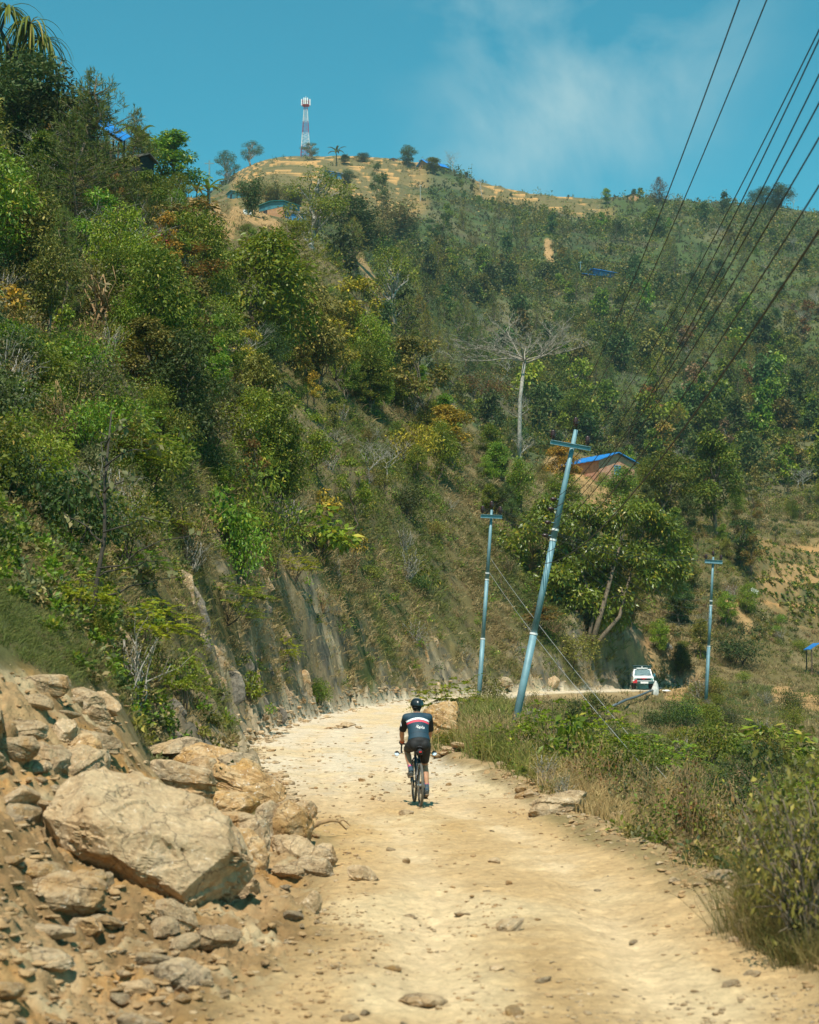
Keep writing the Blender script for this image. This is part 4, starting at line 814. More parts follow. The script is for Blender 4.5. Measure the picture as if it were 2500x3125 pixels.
PR['shrub'] = [proto('shrub', *shrub(251 + k, 2.5, 2.0 + .3 * (k % 3), 15, 2300, (.11, .13, .10, .14, .12)[k], (.5, .4, .55, .45, .35)[k]), m_bark_dark, LEAF['green']) for k in range(5)]
PR['dryshrub'] = [proto('twiggy_shrub', *shrub(261 + k, 2.4, 1.9, 14, 900, .10, .5, stems=26), m_bark_pale if k else m_twig, LEAF['greygreen']) for k in range(3)]
PR['fern'] = [proto('feathery_bush', *fronds(271 + k), m_bark_dark, LEAF['fern']) for k in range(2)]
PR['bigleaf'] = [proto('large_leaved_plant', *shrub(281 + k, 2.2, 2.4, 9, 420, .30, .5, .4, 8), m_bark_dark, LEAF['bright']) for k in range(2)]
PR['banana'] = [proto('banana', *banana(291 + k), LEAF['olive'], LEAF['bright']) for k in range(2)]
PR['bamboo'] = [proto('bamboo', *bambooc(301 + k), LEAF['bamboo'], LEAF['bamboo']) for k in range(2)]
PR['farb'] = [proto('far_tree', *broad(311 + k, 6, (4.6, 3.6, 5.4)[k], .12, (20, 16, 24)[k], 900, .55, .6, .11, lim=6, br=.2), m_bark, LEAF['teal']) for k in range(3)]
PR['farp'] = [proto('far_pine', *pine(321 + k, 8, 4.6, 11, 4, .85, .12, 5), m_bark, LEAF['pine']) for k in range(2)]
PR['bare'] = [proto('bare_tree', bare(331 + k, 7, .75, 4, .11, .3, .6, 3)[0], None, m_bark_pale, None) for k in range(3)]
_hs = {}
for k, l in PR.items():
    for i, (a, c) in enumerate(l):
        zz = [v.co.z for me in (a, c) if me for v in list(me.vertices)[::7]]; xx = [abs(v.co.x) for me in (a, c) if me for v in list(me.vertices)[::7]]; _hs[k, i] = (float(np.percentile(zz, 99.5)), 2 * float(np.percentile(xx, 97)))

PARTS = {}
def plant(kind, i, loc, sx, sz, label, cat, name, group=None, leaf=None, bark=None, rz=None, lean=0., parts=True, seed=0):
    """one plant: an Empty at its foot with trunk and crown as parts"""
    tm, cm = PR[kind][i]; r = random.Random(seed * 7919 + int(abs(loc[0]) * 1000) + int(loc[1] * 1000))
    e = empty(name, (loc[0], loc[1], loc[2] - .12 * sz), label, cat, group, rot=(r.uniform(-.04, .04), lean, r.uniform(0, 6.28) if rz is None else rz)); e.scale = (sx, sx, sz)
    woody = name.endswith('tree') or kind in ('pine', 'farp', 'bare', 'banana')
    for me, nm, mat in ((tm, 'trunk' if woody else 'stems', bark), (cm, 'crown' if woody else 'foliage', leaf)):
        if me is None: continue
        o = bpy.data.objects.new(nm, me); COL.objects.link(o); o.parent = e
        if mat is not None: o.material_slots[0].link = 'OBJECT'; o.material_slots[0].material = mat
    return e
def plant_px(kind, i, px, base, top, wid, label, cat, name, leaf=None, bark=None, Y=None, group=None, rz=None, lean=0., sink=0):
    p = hit(px, base) if Y is None else at(px, base, Y); s = p.y / F; h_, w0 = _hs[kind, i]
    return plant(kind, i, p - Vector((0, 0, sink)), wid * s / w0, (base - top) * s / h_, label, cat, name, group, LEAF[leaf] if leaf else None, bark, rz, lean, seed=int(px))

NOTABLE = [
 # kind, variant, x, base, top, width, label, category, name, leaf
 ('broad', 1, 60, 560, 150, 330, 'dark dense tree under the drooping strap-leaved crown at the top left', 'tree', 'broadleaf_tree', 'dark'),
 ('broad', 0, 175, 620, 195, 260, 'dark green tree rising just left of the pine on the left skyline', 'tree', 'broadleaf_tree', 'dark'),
 ('pine', 0, 285, 720, 190, 270, 'tall pine with upright candle shoots on the left skyline', 'pine', 'pine_tree', 'pine'),
 ('pine', 1, 225, 790, 330, 230, 'brownish green pine lower left of the tall skyline pine', 'pine', 'pine_tree', 'pine'),
 ('broad', 2, 510, 640, 390, 185, 'sunlit yellow-green tree on the ridge right of the banana plants', 'tree', 'broadleaf_tree', 'bright'),
 ('broad', 0, 440, 690, 520, 140, 'green tree below the dark shed on the left ridge', 'tree', 'broadleaf_tree', 'green'),
 ('thin', 0, 600, 860, 585, 190, 'rust-orange tree below the ridge at the left', 'tree', 'slender_tree', 'rust'),
 ('thin', 1, 560, 930, 720, 170, 'orange-brown leaved tree on the left slope above the grey thicket', 'tree', 'slender_tree', 'rust'),
 ('shrub', 0, 455, 810, 690, 115, 'shrub with bright red young leaves on the left slope', 'shrub', 'leafy_shrub', 'red'),
 ('dryshrub', 0, 330, 1010, 780, 390, 'wide grey-green thicket on the left slope', 'shrub', 'twiggy_shrub', 'greygreen'),
 ('dryshrub', 1, 520, 760, 560, 210, 'pale grey leaved bush below the ridge tree', 'shrub', 'twiggy_shrub', 'greygreen'),
 ('broad', 1, 575, 1370, 1000, 260, 'dark green tree above the bare grass patch on the left slope', 'tree', 'broadleaf_tree', 'dark'),
 ('broad', 2, 470, 1230, 960, 190, 'olive green tree left of the dark tree on the slope', 'tree', 'broadleaf_tree', 'olive'),
 ('lush', 0, 810, 1120, 685, 300, 'large bright green tree in the middle of the left hill', 'tree', 'broadleaf_tree', 'lime'),
 ('pine', 0, 905, 960, 655, 240, 'yellow-green pine behind the large bright green tree', 'pine', 'pine_tree', 'pineyel'),
 ('lush', 1, 960, 1180, 860, 210, 'yellowish green tree in front of the yellow-green pine', 'tree', 'broadleaf_tree', 'olive'),
 ('sparse', 0, 965, 770, 510, 215, 'gnarled tree with pale forked limbs on the ridge by the houses', 'tree', 'gnarled_tree', 'green'),
 ('broad', 0, 1080, 790, 590, 165, 'dark rounded tree right of the gnarled tree', 'tree', 'broadleaf_tree', 'dark'),
 ('sparse', 1, 1190, 1020, 745, 155, 'crooked white-trunked tree on the open ridge', 'tree', 'gnarled_tree', 'green'),
 ('thin', 2, 1080, 1130, 830, 140, 'golden yellow tree left of the open grassy ridge', 'tree', 'slender_tree', 'yellow'),
 ('thin', 0, 1010, 1210, 960, 130, 'yellow-green slender tree among the bushes of the middle slope', 'tree', 'slender_tree', 'yellow'),
 ('broad', 2, 1125, 1260, 1080, 135, 'small green tree below the golden yellow tree', 'tree', 'broadleaf_tree', 'green'),
 ('thin', 1, 1285, 1330, 1010, 140, 'half dead tree with pale bare limbs on the spur', 'tree', 'gnarled_tree', 'olive'),
 ('shrub', 2, 1475, 1240, 1115, 115, 'reddish brown shrub on the spur left of the leafless tree', 'shrub', 'leafy_shrub', 'rust'),
 ('broad', 2, 1370, 1430, 1230, 150, 'yellow-green tree on the spur below the half dead tree', 'tree', 'broadleaf_tree', 'yellow'),
 ('shrub', 3, 1260, 1430, 1280, 150, 'golden shrub lower on the spur', 'shrub', 'leafy_shrub', 'yellow'),
 ('shrub', 1, 810, 1705, 1380, 300, 'large rounded glossy bush overhanging the grassy cut bank', 'shrub', 'leafy_shrub', 'green'),
 ('shrub', 0, 735, 1800, 1560, 190, 'green bush hanging below the large rounded bush', 'shrub', 'leafy_shrub', 'bright'),
 ('bigleaf', 0, 975, 1700, 1530, 200, 'large-leaved bush right of the large rounded bush', 'shrub', 'large_leaved_plant', 'bright'),
 ('fern', 0, 430, 1985, 1800, 330, 'bright yellow-green feathery bush low on the left slope', 'shrub', 'feathery_bush', 'fern'),
 ('fern', 1, 560, 2150, 1950, 170, 'dark feathery bush over the road cut at the left', 'shrub', 'feathery_bush', 'bright'),
 ('fern', 1, 240, 1880, 1740, 230, 'fresh green feathery bush at the foot of the dark-stemmed sapling', 'shrub', 'feathery_bush', 'fern'),
 ('fern', 0, 870, 2030, 1935, 110, 'small bright feathery bush on the grey rock bank', 'shrub', 'feathery_bush', 'fern'),
 ('shrub', 3, 975, 2140, 2055, 75, 'dark green bush at the foot of the rock bank by the road', 'shrub', 'leafy_shrub', 'green'),
 ('fern', 0, 110, 1500, 1370, 210, 'yellow-green sapling bush low at the left picture edge', 'shrub', 'feathery_bush', 'fern'),
 ('shrub', 0, 1275, 1810, 1745, 70, 'round blue-green bush alone on the dry slope', 'shrub', 'leafy_shrub', 'teal'),
 # round the brick house and the big glossy tree
 ('broad', 2, 1715, 1500, 1345, 100, 'yellowish tree beside the leaning pole top, left of the brick house', 'tree', 'broadleaf_tree', 'yellow'),
 ('broad', 0, 1715, 1570, 1440, 105, 'bright green tree left of the dirt track by the brick house', 'tree', 'broadleaf_tree', 'bright'),
 ('broad', 1, 1905, 1560, 1420, 130, 'round green tree right of the brick house on the dirt track', 'tree', 'broadleaf_tree', 'bright'),
 ('broad', 0, 2030, 1600, 1375, 165, 'dense green tree second to the right of the brick house', 'tree', 'broadleaf_tree', 'green'),
 ('broad', 2, 2190, 1640, 1310, 165, 'tall dense green tree at the right end of the dirt track', 'tree', 'broadleaf_tree', 'green'),
 ('thin', 0, 1965, 1640, 1500, 110, 'thin olive tree behind the glossy leaved tree', 'tree', 'slender_tree', 'olive'),
 ('thin', 2, 2280, 1760, 1580, 90, 'dark stemmed thin tree right of the glossy leaved tree', 'tree', 'slender_tree', 'dark'),
 ('broad', 1, 1770, 1330, 1185, 120, 'round green tree on the slope above the brick house', 'tree', 'broadleaf_tree', 'green'),
 ('thin', 1, 1640, 1940, 1850, 120, 'small tree of rusty red leaves left of the glossy tree trunk', 'tree', 'slender_tree', 'rust'),
 ('shrub', 1, 1750, 2030, 1930, 160, 'yellowish bush on the bank below the glossy tree', 'shrub', 'leafy_shrub', 'olive'),
 # verge and embankment on the right
 ('fern', 0, 1375, 2200, 2050, 235, 'bright green bush on the road bend behind the tall orange boulder', 'shrub', 'feathery_bush', 'fern'),
 ('fern', 1, 1690, 2330, 2120, 260, 'bright green bush around the foot of the leaning pole', 'shrub', 'feathery_bush', 'fern'),
 ('fern', 0, 1830, 2340, 2130, 250, 'bright feathery bush right of the leaning pole below the road', 'shrub', 'feathery_bush', 'fern'),
 ('bigleaf', 0, 1730, 2380, 2170, 170, 'bush with broad round leaves on the right verge', 'shrub', 'large_leaved_plant', 'bright'),
 ('fern', 1, 1960, 2370, 2230, 170, 'dark feathery bush on the embankment under the vehicle', 'shrub', 'feathery_bush', 'bright'),
 ('shrub', 4, 2260, 2030, 1900, 150, 'dense dark bush on the slope right of the far pole', 'shrub', 'leafy_shrub', 'dark'),
 ('bigleaf', 1, 2360, 2330, 2200, 200, 'large-leaved plant on the right hand slope', 'shrub', 'large_leaved_plant', 'bright'),
 ('shrub', 3, 2160, 2330, 2200, 190, 'green bush in the gully at the right', 'shrub', 'leafy_shrub', 'green'),
 ('shrub', 1, 2230, 2480, 2350, 210, 'dark leafy bush in the gully behind the tall grass', 'shrub', 'leafy_shrub', 'dark'),
 ('dryshrub', 2, 2130, 2130, 2060, 90, 'brown withered shrub at the foot of the far pole', 'shrub', 'twiggy_shrub', 'dry'),
 # skyline of the far hill
 ('broad', 1, 2328, 645, 568, 78, 'left of the two round dark trees on the far right skyline', 'tree', 'broadleaf_tree', 'dark'),
 ('broad', 0, 2383, 645, 556, 80, 'right and taller of the two round dark trees on the far right skyline', 'tree', 'broadleaf_tree', 'dark'),
 ('bare', 0, 2420, 640, 570, 50, 'wispy leafless tree right of the two round dark skyline trees', 'tree', 'bare_tree', None),
 ('bare', 1, 1392, 507, 434, 62, 'leafless tree behind the long blue-roofed house on the skyline', 'tree', 'bare_tree', None),
 ('pine', 1, 2016, 622, 535, 62, 'bare-looking pine right of the small brick hut on the skyline', 'pine', 'pine_tree', 'dry'),
 ('broad', 0, 1240, 512, 442, 52, 'vase shaped green tree left of the long blue-roofed house', 'tree', 'broadleaf_tree', 'teal'),
 ('broad', 2, 1320, 532, 476, 52, 'green tree in front of the long blue-roofed house', 'tree', 'broadleaf_tree', 'green'),
 ('sparse', 0, 755, 486, 408, 70, 'tall ragged tree on the hilltop left of the mast', 'tree', 'gnarled_tree', 'teal'),
 ('sparse', 1, 692, 560, 452, 70, 'ragged tree at the left shoulder of the hilltop', 'tree', 'gnarled_tree', 'teal'),
 ('sparse', 0, 948, 488, 435, 58, 'thin tree at the foot of the mast', 'tree', 'gnarled_tree', 'teal'),
 ('banana', 0, 1028, 503, 442, 55, 'banana clump on the hilltop right of the mast', 'banana plant', 'banana_plant', 'teal'),
 ('broad', 2, 1058, 500, 470, 32, 'small round bush tree beside the hilltop bananas', 'tree', 'broadleaf_tree', 'teal'),
 ('broad', 1, 1105, 498, 465, 45, 'low green tree on the terraced hilltop', 'tree', 'broadleaf_tree', 'teal'),
 ('thin', 0, 1152, 640, 480, 40, 'tall thin dark tree on the terraces below the hilltop', 'tree', 'slender_tree', 'teal'),
 ('thin', 1, 1170, 690, 520, 46, 'second tall thin dark tree on the terraces below the hilltop', 'tree', 'slender_tree', 'teal'),
 ('broad', 0, 1060, 572, 515, 50, 'round dark tree right of the blue stilt house', 'tree', 'broadleaf_tree', 'dark'),
 ('bamboo', 0, 765, 660, 525, 80, 'dark bamboo clump behind the teal-roofed brick house', 'bamboo', 'bamboo_clump', 'teal'),
 ('bamboo', 1, 835, 640, 545, 95, 'pale bamboo clump above the teal-roofed brick house', 'bamboo', 'bamboo_clump', 'bamboo'),
 ('bamboo', 0, 900, 640, 560, 90, 'green bamboo clump right of the teal-roofed brick house', 'bamboo', 'bamboo_clump', 'teal'),
 ('bamboo', 1, 1205, 740, 605, 120, 'tan feathery bamboo clump on the far slope', 'bamboo', 'bamboo_clump', 'bamboo'),
 ('bamboo', 0, 1160, 790, 640, 90, 'lower tan bamboo clump beside the gnarled ridge tree', 'bamboo', 'bamboo_clump', 'bamboo'),
 ('thin', 2, 1358, 770, 640, 40, 'dark column shaped tree on the far slope', 'tree', 'slender_tree', 'dark'),
 ('thin', 0, 1318, 760, 665, 42, 'green column tree left of the dark column shaped one', 'tree', 'slender_tree', 'teal'),
 ('broad', 2, 1853, 625, 572, 30, 'small upright green tree on the ridge left of the brick hut', 'tree', 'broadleaf_tree', 'bright'),
 ('pine', 0, 1300, 960, 830, 95, 'pine in the ravine behind the crooked white-trunked tree', 'pine', 'pine_tree', 'pine'),
 ('banana', 1, 1085, 920, 840, 80, 'single banana plant standing above the golden tree', 'banana plant', 'banana_plant', 'bright'),
 ('banana', 0, 635, 640, 540, 100, 'banana plants on the ridge left of the blue-green hut', 'banana plant', 'banana_plant', 'bright'),
 ('banana', 1, 600, 630, 560, 80, 'banana plant leaning by the ridge pole', 'banana plant', 'banana_plant', 'olive'),
 ('banana', 1, 425, 540, 370, 130, 'tall banana plant with one upright leaf by the stilt house', 'banana plant', 'banana_plant', 'bright'),
 ('banana', 0, 375, 530, 430, 110, 'banana plant beneath the eave of the stilt house', 'banana plant', 'banana_plant', 'bright'),
 ('bare', 2, 385, 510, 350, 110, 'spreading leafless tree beside the stilt house roof', 'tree', 'bare_tree', None),
]
for q in NOTABLE:
    kind, i, px, base, top, wid, lb, ct, nm, lf = q
    plant_px(kind, i, px, base, top, wid, lb, ct, nm, lf)

# the leafless umbrella tree on the spur
p = hit(1585, 1405); s = p.y / F
r = np.random.default_rng(77); m = MB(); Ht = (1405 - 985) * s; fk = (1405 - 1090) * s
tp = [(0, 0, -.6), (.12, 0, fk * .3), (.22, .1, fk * .6), (20 * s, .1, fk)]
m.tube(tp, [.34, .30, .27, .24], 10)
def twig(p0, d, L_, rad, lev):
    d = d / np.linalg.norm(d); pts = [tuple(p0)]; q = p0.copy(); n = 6
    for i in range(n):
        d = d + r.normal(size=3) * .13; d[2] += (.05 if lev == 0 else .02); d = d / np.linalg.norm(d); q = q + d * L_ / n; pts.append(tuple(q))
    m.tube(pts, [rad * (1 - .62 * i / n) for i in range(n + 1)], 6 if lev < 2 else 4, cap=False)
    if lev >= 3: return
    for k in range((6, 4, 3)[lev]):
        j = int(r.integers(2, n + 1)); sd = np.cross(d, [0, 0, 1.]); sd /= max(np.linalg.norm(sd), .01)
        twig(np.array(pts[j]), d * .75 + sd * r.choice([-1, 1]) * r.uniform(.4, .9) + np.array([0, 0, r.uniform(-.05, .35)]), L_ * r.uniform(.4, .62), max(rad * .42, .028), lev + 1)
top = np.array(tp[-1])
for k in range(11):
    a = k * 6.283 / 11 + r.normal() * .35; zz = r.uniform(.1, .6); twig(top - np.array([0, 0, r.uniform(0, .8)]), np.array([math.cos(a), math.sin(a), zz]), r.uniform(90, 195) * s, .12, 0)
for zf, a in ((.42, 2.8), (.44, .3), (.7, 2.5)): twig(np.array([.18, .05, fk * zf]), np.array([math.cos(a), math.sin(a), .35]), 2.0, .07, 2)
e = empty('bare_tree', p, 'tall leafless umbrella-shaped tree with a grey trunk standing on the spur', 'tree')
tmb = MB(); tmb.tube(tp, [.34, .30, .27, .24], 10); tmb.build('trunk', m_bark_pale, e, smooth=True)
m.V = m.V[1:]; k0 = len(tmb.V[0]); nf = len(tmb.F); m.F = [[i - k0 for i in f] for f in m.F[nf:]]; m.M = m.M[nf:]
m.build('branches', plain('grey_brown_bark', (.36, .305, .235), .9, var=.3, scale=5), e, smooth=True)

# the broad glossy-leaved tree above the vehicle, on several leaning trunks
p = hit(1770, 1935); s = p.y / F; r = np.random.default_rng(78); m = MB(); nb = 180; cen = []; rad = []
while len(cen) < nb:
    x, y = r.uniform(1500, 2160), r.uniform(1480, 1900); k = ((x - 1840) / 335) ** 2 + ((y - 1710) / 215) ** 2
    edge_ = 1 + .25 * math.sin(x / 45) * math.cos(y / 38)
    if k > edge_ or (y > 1830 and x < 1640) or (y < 1540 and 1700 < x < 1900) or (x > 1910 and y > 1780): continue
    d_ = 2.6 + .42 * max(0, (x - 1770) * s) + r.uniform(-1, 1) * 3.6 * math.sqrt(max(0.05, 1 - k * .8)); cen.append(((x - 1770) * s, d_, (1935 - y) * s)); rad.append(r.uniform(.75, 1.4))
cen = np.array(cen); rad = np.array(rad)
trunks = []
for x0, x1, y1, rr in ((-60, -130, 1700, .22), (-20, -40, 1640, .26), (30, 130, 1660, .30), (50, 190, 1690, .24), (20, 60, 1600, .22), (-70, -170, 1790, .15)):
    pts = limb(m, (x0 * s, r.normal() * .5, -.6), ((x1) * s, 4.6 + r.normal() * .8, (1935 - y1) * s), rr * .75, rr * .3, r, -.03, 3, 8); trunks += pts[2:]
T_ = np.array(trunks)
for i in range(0, nb, 2):
    j = np.argmin(((T_ - cen[i]) ** 2).sum(1)); limb(m, T_[j], cen[i], .07, .015, r, .05, 4, 5)
e = empty('glossy_tree', p, 'broad many-stemmed tree with dark glossy leaves overhanging the road above the vehicle', 'tree')
m.build('trunk', m_bark, e, smooth=True)
v, f, t_ = blob_leaves(cen, rad, 46000, .38, .42, r, .45)
link('crown', mesh_raw('crown', v, f, [LEAF['glossy']], tint=t_), e)

# strap-leaved tree (screw pine) in the top left corner
p = hit(20, 420); s = p.y / F; r = np.random.default_rng(79); m = MB(); ls = []
hd = []
for x, y in ((45, 130), (95, 60), (-40, 60), (20, 10), (110, 150), (60, 210), (-20, 190), (120, 95)):
    c = np.array([(x - 20) * s, r.normal() * .8, (420 - y) * s]); hd.append(c)
m.tube([(0, 0, -.5), (.1, 0, 3), (0, .1, 6)], [.22, .19, .16], 8)
for c in hd:
    limb(m, (0, .1, 3 + 2.5 * r.random()), c, .13, .09, r, -.1, 4, 6)
    for k in range(50):
        a = r.uniform(0, 6.283); ls.append(strap(c, (math.cos(a), math.sin(a), r.uniform(-.1, 1.3)), r.uniform(2.0, 3.4), .11, r.uniform(2.2, 4.2), 7))
e = empty('screw_pine', p, 'screw pine with long drooping strap leaves in the top left corner', 'tree'); m.build('trunk', m_bark_dark, e, smooth=True)
v, f, t_ = straps(ls, r); link('crown', mesh_raw('crown', v, f, [LEAF['green']], tint=t_), e)

# dark-stemmed sapling with large pale leaves at the left
p = hit(285, 1885); s = p.y / F; r = np.random.default_rng(80); m = MB(); P = []; 
tpts = [(0, 0, -.3), (15 * s, 0, 120 * s), (32 * s, .1, 250 * s), (30 * s, .1, 420 * s), (45 * s, .15, 640 * s)]; m.tube(tpts, [.045, .04, .034, .025, .01], 7)
for z0, x1, z1 in ((230, -110, 330), (150, 330, 260), (260, 250, 320), (330, -60, 470), (380, 170, 420), (460, 210, 520), (430, -20, 600), (120, 200, 175), (520, 150, 600), (60, 260, 130)):
    a = np.array([30 * s * min(1, z0 / 250), 0, z0 * s]); b = np.array([x1 * s, r.normal() * .5, z1 * s]); pts = np.array(limb(m, a, b, .018, .006, r, .05, 5, 5))
    for k in range(17):
        f = r.uniform(1.2, 5); i0 = min(int(f), 4); P.append(pts[i0] + (pts[i0 + 1] - pts[i0]) * (f - i0) + r.normal(size=3) * .05)
P = np.array(P); D = r.normal(size=P.shape); D[:, 2] -= .4
e = empty('sapling', p, 'tall dark-stemmed sapling with sparse large pale leaves at the lower left', 'tree'); m.build('trunk', m_bark_dark, e, smooth=True)
v, f, t_ = leaf_quads(P, D, .15 * r.uniform(.6, 1.2, len(P)), .62, r, r.random(len(P))); link('crown', mesh_raw('crown', v, f, [LEAF['greygreen']], tint=t_), e)
# ------------------------------------------------------------------ plants by the hundred
PXm, PYm = PXg, PYg
nearleft = (MK['lat'] < 0) * (MK['far'] < .5) * (MK['road'] < .1) * (MK['rub'] < .2) * (MK['bare'] < .3) * (MK['ter'] < .3) * (GY > 20)
_hs_house = sstep(.7, 1.1, np.hypot((PXm - 1815) / 105, (PYm - 1480) / 90)); nearleft = nearleft * _hs_house
rightlow = sstep(.8, 1.2, np.hypot((PXm - 1975) / 105, (PYm - 2140) / 62)) * (MK['lat'] > 0) * (MK['e'] > .6) * (GY > 13) * (MK['far'] < .5) * (MK['bare'] < .3) * (MK['ter'] < .3)
midr = nearleft * (PXm > 1450)
upper = sstep(1750, 1250, PYm); clump = sstep(-.25, .35, fbm(GX / 7, GY / 9, 3, 131)); clump2 = sstep(-.1, .4, fbm(GX / 14 + 7, GY / 16, 3, 132))
farw = (MK['far'] > .5) * (MK['bare'] < .3) * (1 - .92 * MK['ter'])
clear_ = sstep(.8, 1.2, np.hypot((PXm - 1825) / 75, (PYm - 880) / 48))
def grow(n, weight, seed, kind, smin, smax, label, cat, name, group, leaves, squash=(.85, 1.15), barks=None):
    X, Y, Z, M = scatter(n, weight, seed); r = np.random.default_rng(seed)
    for j in range(n):
        i = int(r.integers(len(PR[kind]))); s_ = (smin + (smax - smin) * r.random() ** 1.6) * float(np.clip(Y[j] / 52, .42, 1))
        plant(kind, i, (X[j], Y[j], Z[j]), s_, s_ * r.uniform(*squash), label, cat, name, group, LEAF[leaves[int(r.integers(len(leaves)))]], None if not barks else barks[j % len(barks)], seed=seed)
# undergrowth nobody could count
def merged(name, n, weight, seed, smin, smax, nl, ls, asp, lf, label, hz=.7, mats=None):
    X, Y, Z, M = scatter(n, weight, seed, 2); r = np.random.default_rng(seed); s_ = smin + (smax - smin) * r.random(n) ** 1.8
    k = np.repeat(np.arange(n), nl); d = unit(r.normal(size=(n * nl, 3))); d[:, 2] = np.abs(d[:, 2]); q = r.random(n * nl) ** .5
    lob = 1 + .35 * np.sin(np.arctan2(d[:, 1], d[:, 0]) * 3 + k * 1.7)
    P = np.stack([X, Y, Z], 1)[k] + d * (s_[k] * q * lob)[:, None] * np.array([.62, .62, hz]); D = d + r.normal(size=d.shape) * .7
    S = ls * np.clip(s_[k] / smax, .5, 1) * r.uniform(.6, 1.3, n * nl)
    V, Fq, T = leaf_quads(P, D, S, asp, r, r.random(n)[k])
    mi = (r.random(n) * len(lf)).astype(int)[k]
    return tag(link(name, mesh_raw(name, V, Fq, [LEAF[a] for a in lf], mi, tint=T)), label, 'scrub', kind='stuff')
grow(175, nearleft * (.15 + clump) * (.5 + upper) * sstep(22, 40, GY) * (1 - .8 * sstep(.5, 0, MK['bank'] * 0 + 1)) * (1 - .9 * sstep(3, 1, MK['e'])), 141, 'shrub', .45, 1.35, 'leafy green shrub in the scrub of the left hillside', 'shrub', 'leafy_shrub', 'leafy shrubs of the left hillside', ['green', 'green', 'olive', 'dark', 'bright', 'green', 'greygreen'])
grow(115, nearleft * (.3 + (1 - clump)) * (.5 + .5 * upper) * sstep(20, 34, GY) * (1 - .9 * sstep(2.5, .8, MK['e'])), 142, 'dryshrub', .5, 1.25, 'twiggy half dry shrub on the left hillside', 'dry shrub', 'twiggy_shrub', 'twiggy shrubs of the left hillside', ['greygreen', 'dry', 'olive', 'greygreen'])
grow(36, nearleft * clump2 * sstep(24, 34, GY) * sstep(120, 80, GY) * (1 - .9 * sstep(2.5, .8, MK['e'])), 143, 'fern', .5, 1.2, 'bright feathery bush on the left hillside', 'shrub', 'feathery_bush', 'feathery bushes of the left hillside', ['fern', 'bright', 'olive'])
grow(34, nearleft * sstep(30, 40, GY) * (1 - .9 * sstep(2.5, .8, MK['e'])) * sstep(130, 90, GY) * sstep(42, 60, GY), 144, 'bigleaf', .45, 1.0, 'sparse large-leaved plant on the left hillside', 'shrub', 'large_leaved_plant', 'large-leaved plants of the left hillside', ['bright', 'olive', 'green', 'yellow'])
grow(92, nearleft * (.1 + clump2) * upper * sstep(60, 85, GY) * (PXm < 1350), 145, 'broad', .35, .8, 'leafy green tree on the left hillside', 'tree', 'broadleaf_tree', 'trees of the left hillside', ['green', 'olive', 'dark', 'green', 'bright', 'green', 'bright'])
grow(34, nearleft * upper * sstep(60, 80, GY), 146, 'thin', .4, .85, 'slender thin-leaved tree on the left hillside', 'tree', 'slender_tree', 'slender trees of the left hillside', ['olive', 'green', 'bright', 'olive', 'yellow', 'green', 'olive', 'rust'])
grow(12, nearleft * (PXm < 500) * (PYm < 1000), 147, 'pine', .4, .75, 'pine among the trees of the upper left hillside', 'pine', 'pine_tree', 'pines of the left hillside', ['pine'])
grow(16, nearleft * upper * sstep(55, 70, GY), 148, 'bare', .35, .8, 'leafless grey tree on the left hillside', 'bare tree', 'bare_tree', 'leafless trees of the left hillside', [None] if False else ['dry'])
grow(40, midr * sstep(130, 150, GY) * (.2 + clump2) * sstep(.8, 1.3, np.hypot((PXm - 1810) / 150, (PYm - 1500) / 110)), 149, 'broad', .3, .6, 'green tree on the slope round the brick house', 'tree', 'broadleaf_tree', 'trees round the brick house', ['green', 'olive', 'bright', 'teal', 'dark'])
grow(95, rightlow * (.2 + clump) * sstep(26, 40, GY) * (1 + 1.5 * (GY > 60)), 150, 'shrub', .4, 1.0, 'leafy shrub on the slope below the road', 'shrub', 'leafy_shrub', 'shrubs on the slope below the road', ['green', 'dark', 'olive', 'bright'])
grow(46, rightlow * sstep(22, 30, GY), 151, 'dryshrub', .35, .8, 'twiggy dry shrub on the slope below the road', 'dry shrub', 'twiggy_shrub', 'twiggy shrubs below the road', ['greygreen', 'dry', 'olive'])
grow(16, rightlow * sstep(24, 30, GY) * sstep(70, 50, GY) * (PXm > 1500), 152, 'fern', .5, 1.0, 'bright feathery bush on the slope below the road', 'shrub', 'feathery_bush', 'feathery bushes below the road', ['fern', 'bright'])
rmid = (MK['lat'] > -400) * (MK['far'] < .5) * (MK['bare'] < .3) * (MK['ter'] < .3) * (MK['road'] < .1) * (GY > 120) * (PXm > 1950) * (PYm < 1950)
grow(30, rmid * (.2 + clump2) * (PYm < 1750), 153, 'broad', .3, .7, 'green tree on the wooded slope at the right above the far pole', 'tree', 'broadleaf_tree', 'trees of the right slope', ['green', 'dark', 'olive', 'green', 'dark'])
grow(16, rmid * (PYm < 1800), 154, 'thin', .4, .8, 'thin tree on the wooded slope at the right above the far pole', 'tree', 'slender_tree', 'thin trees of the right slope', ['olive', 'green', 'rust', 'dark'])
merged('right_slope_undergrowth', 1500, rmid * (.3 + clump), 175, .4, 1.7, 90, .3, .5, ['green', 'dark', 'olive', 'greygreen', 'dark', 'dry'], 'dense undergrowth covering the slope at the right')
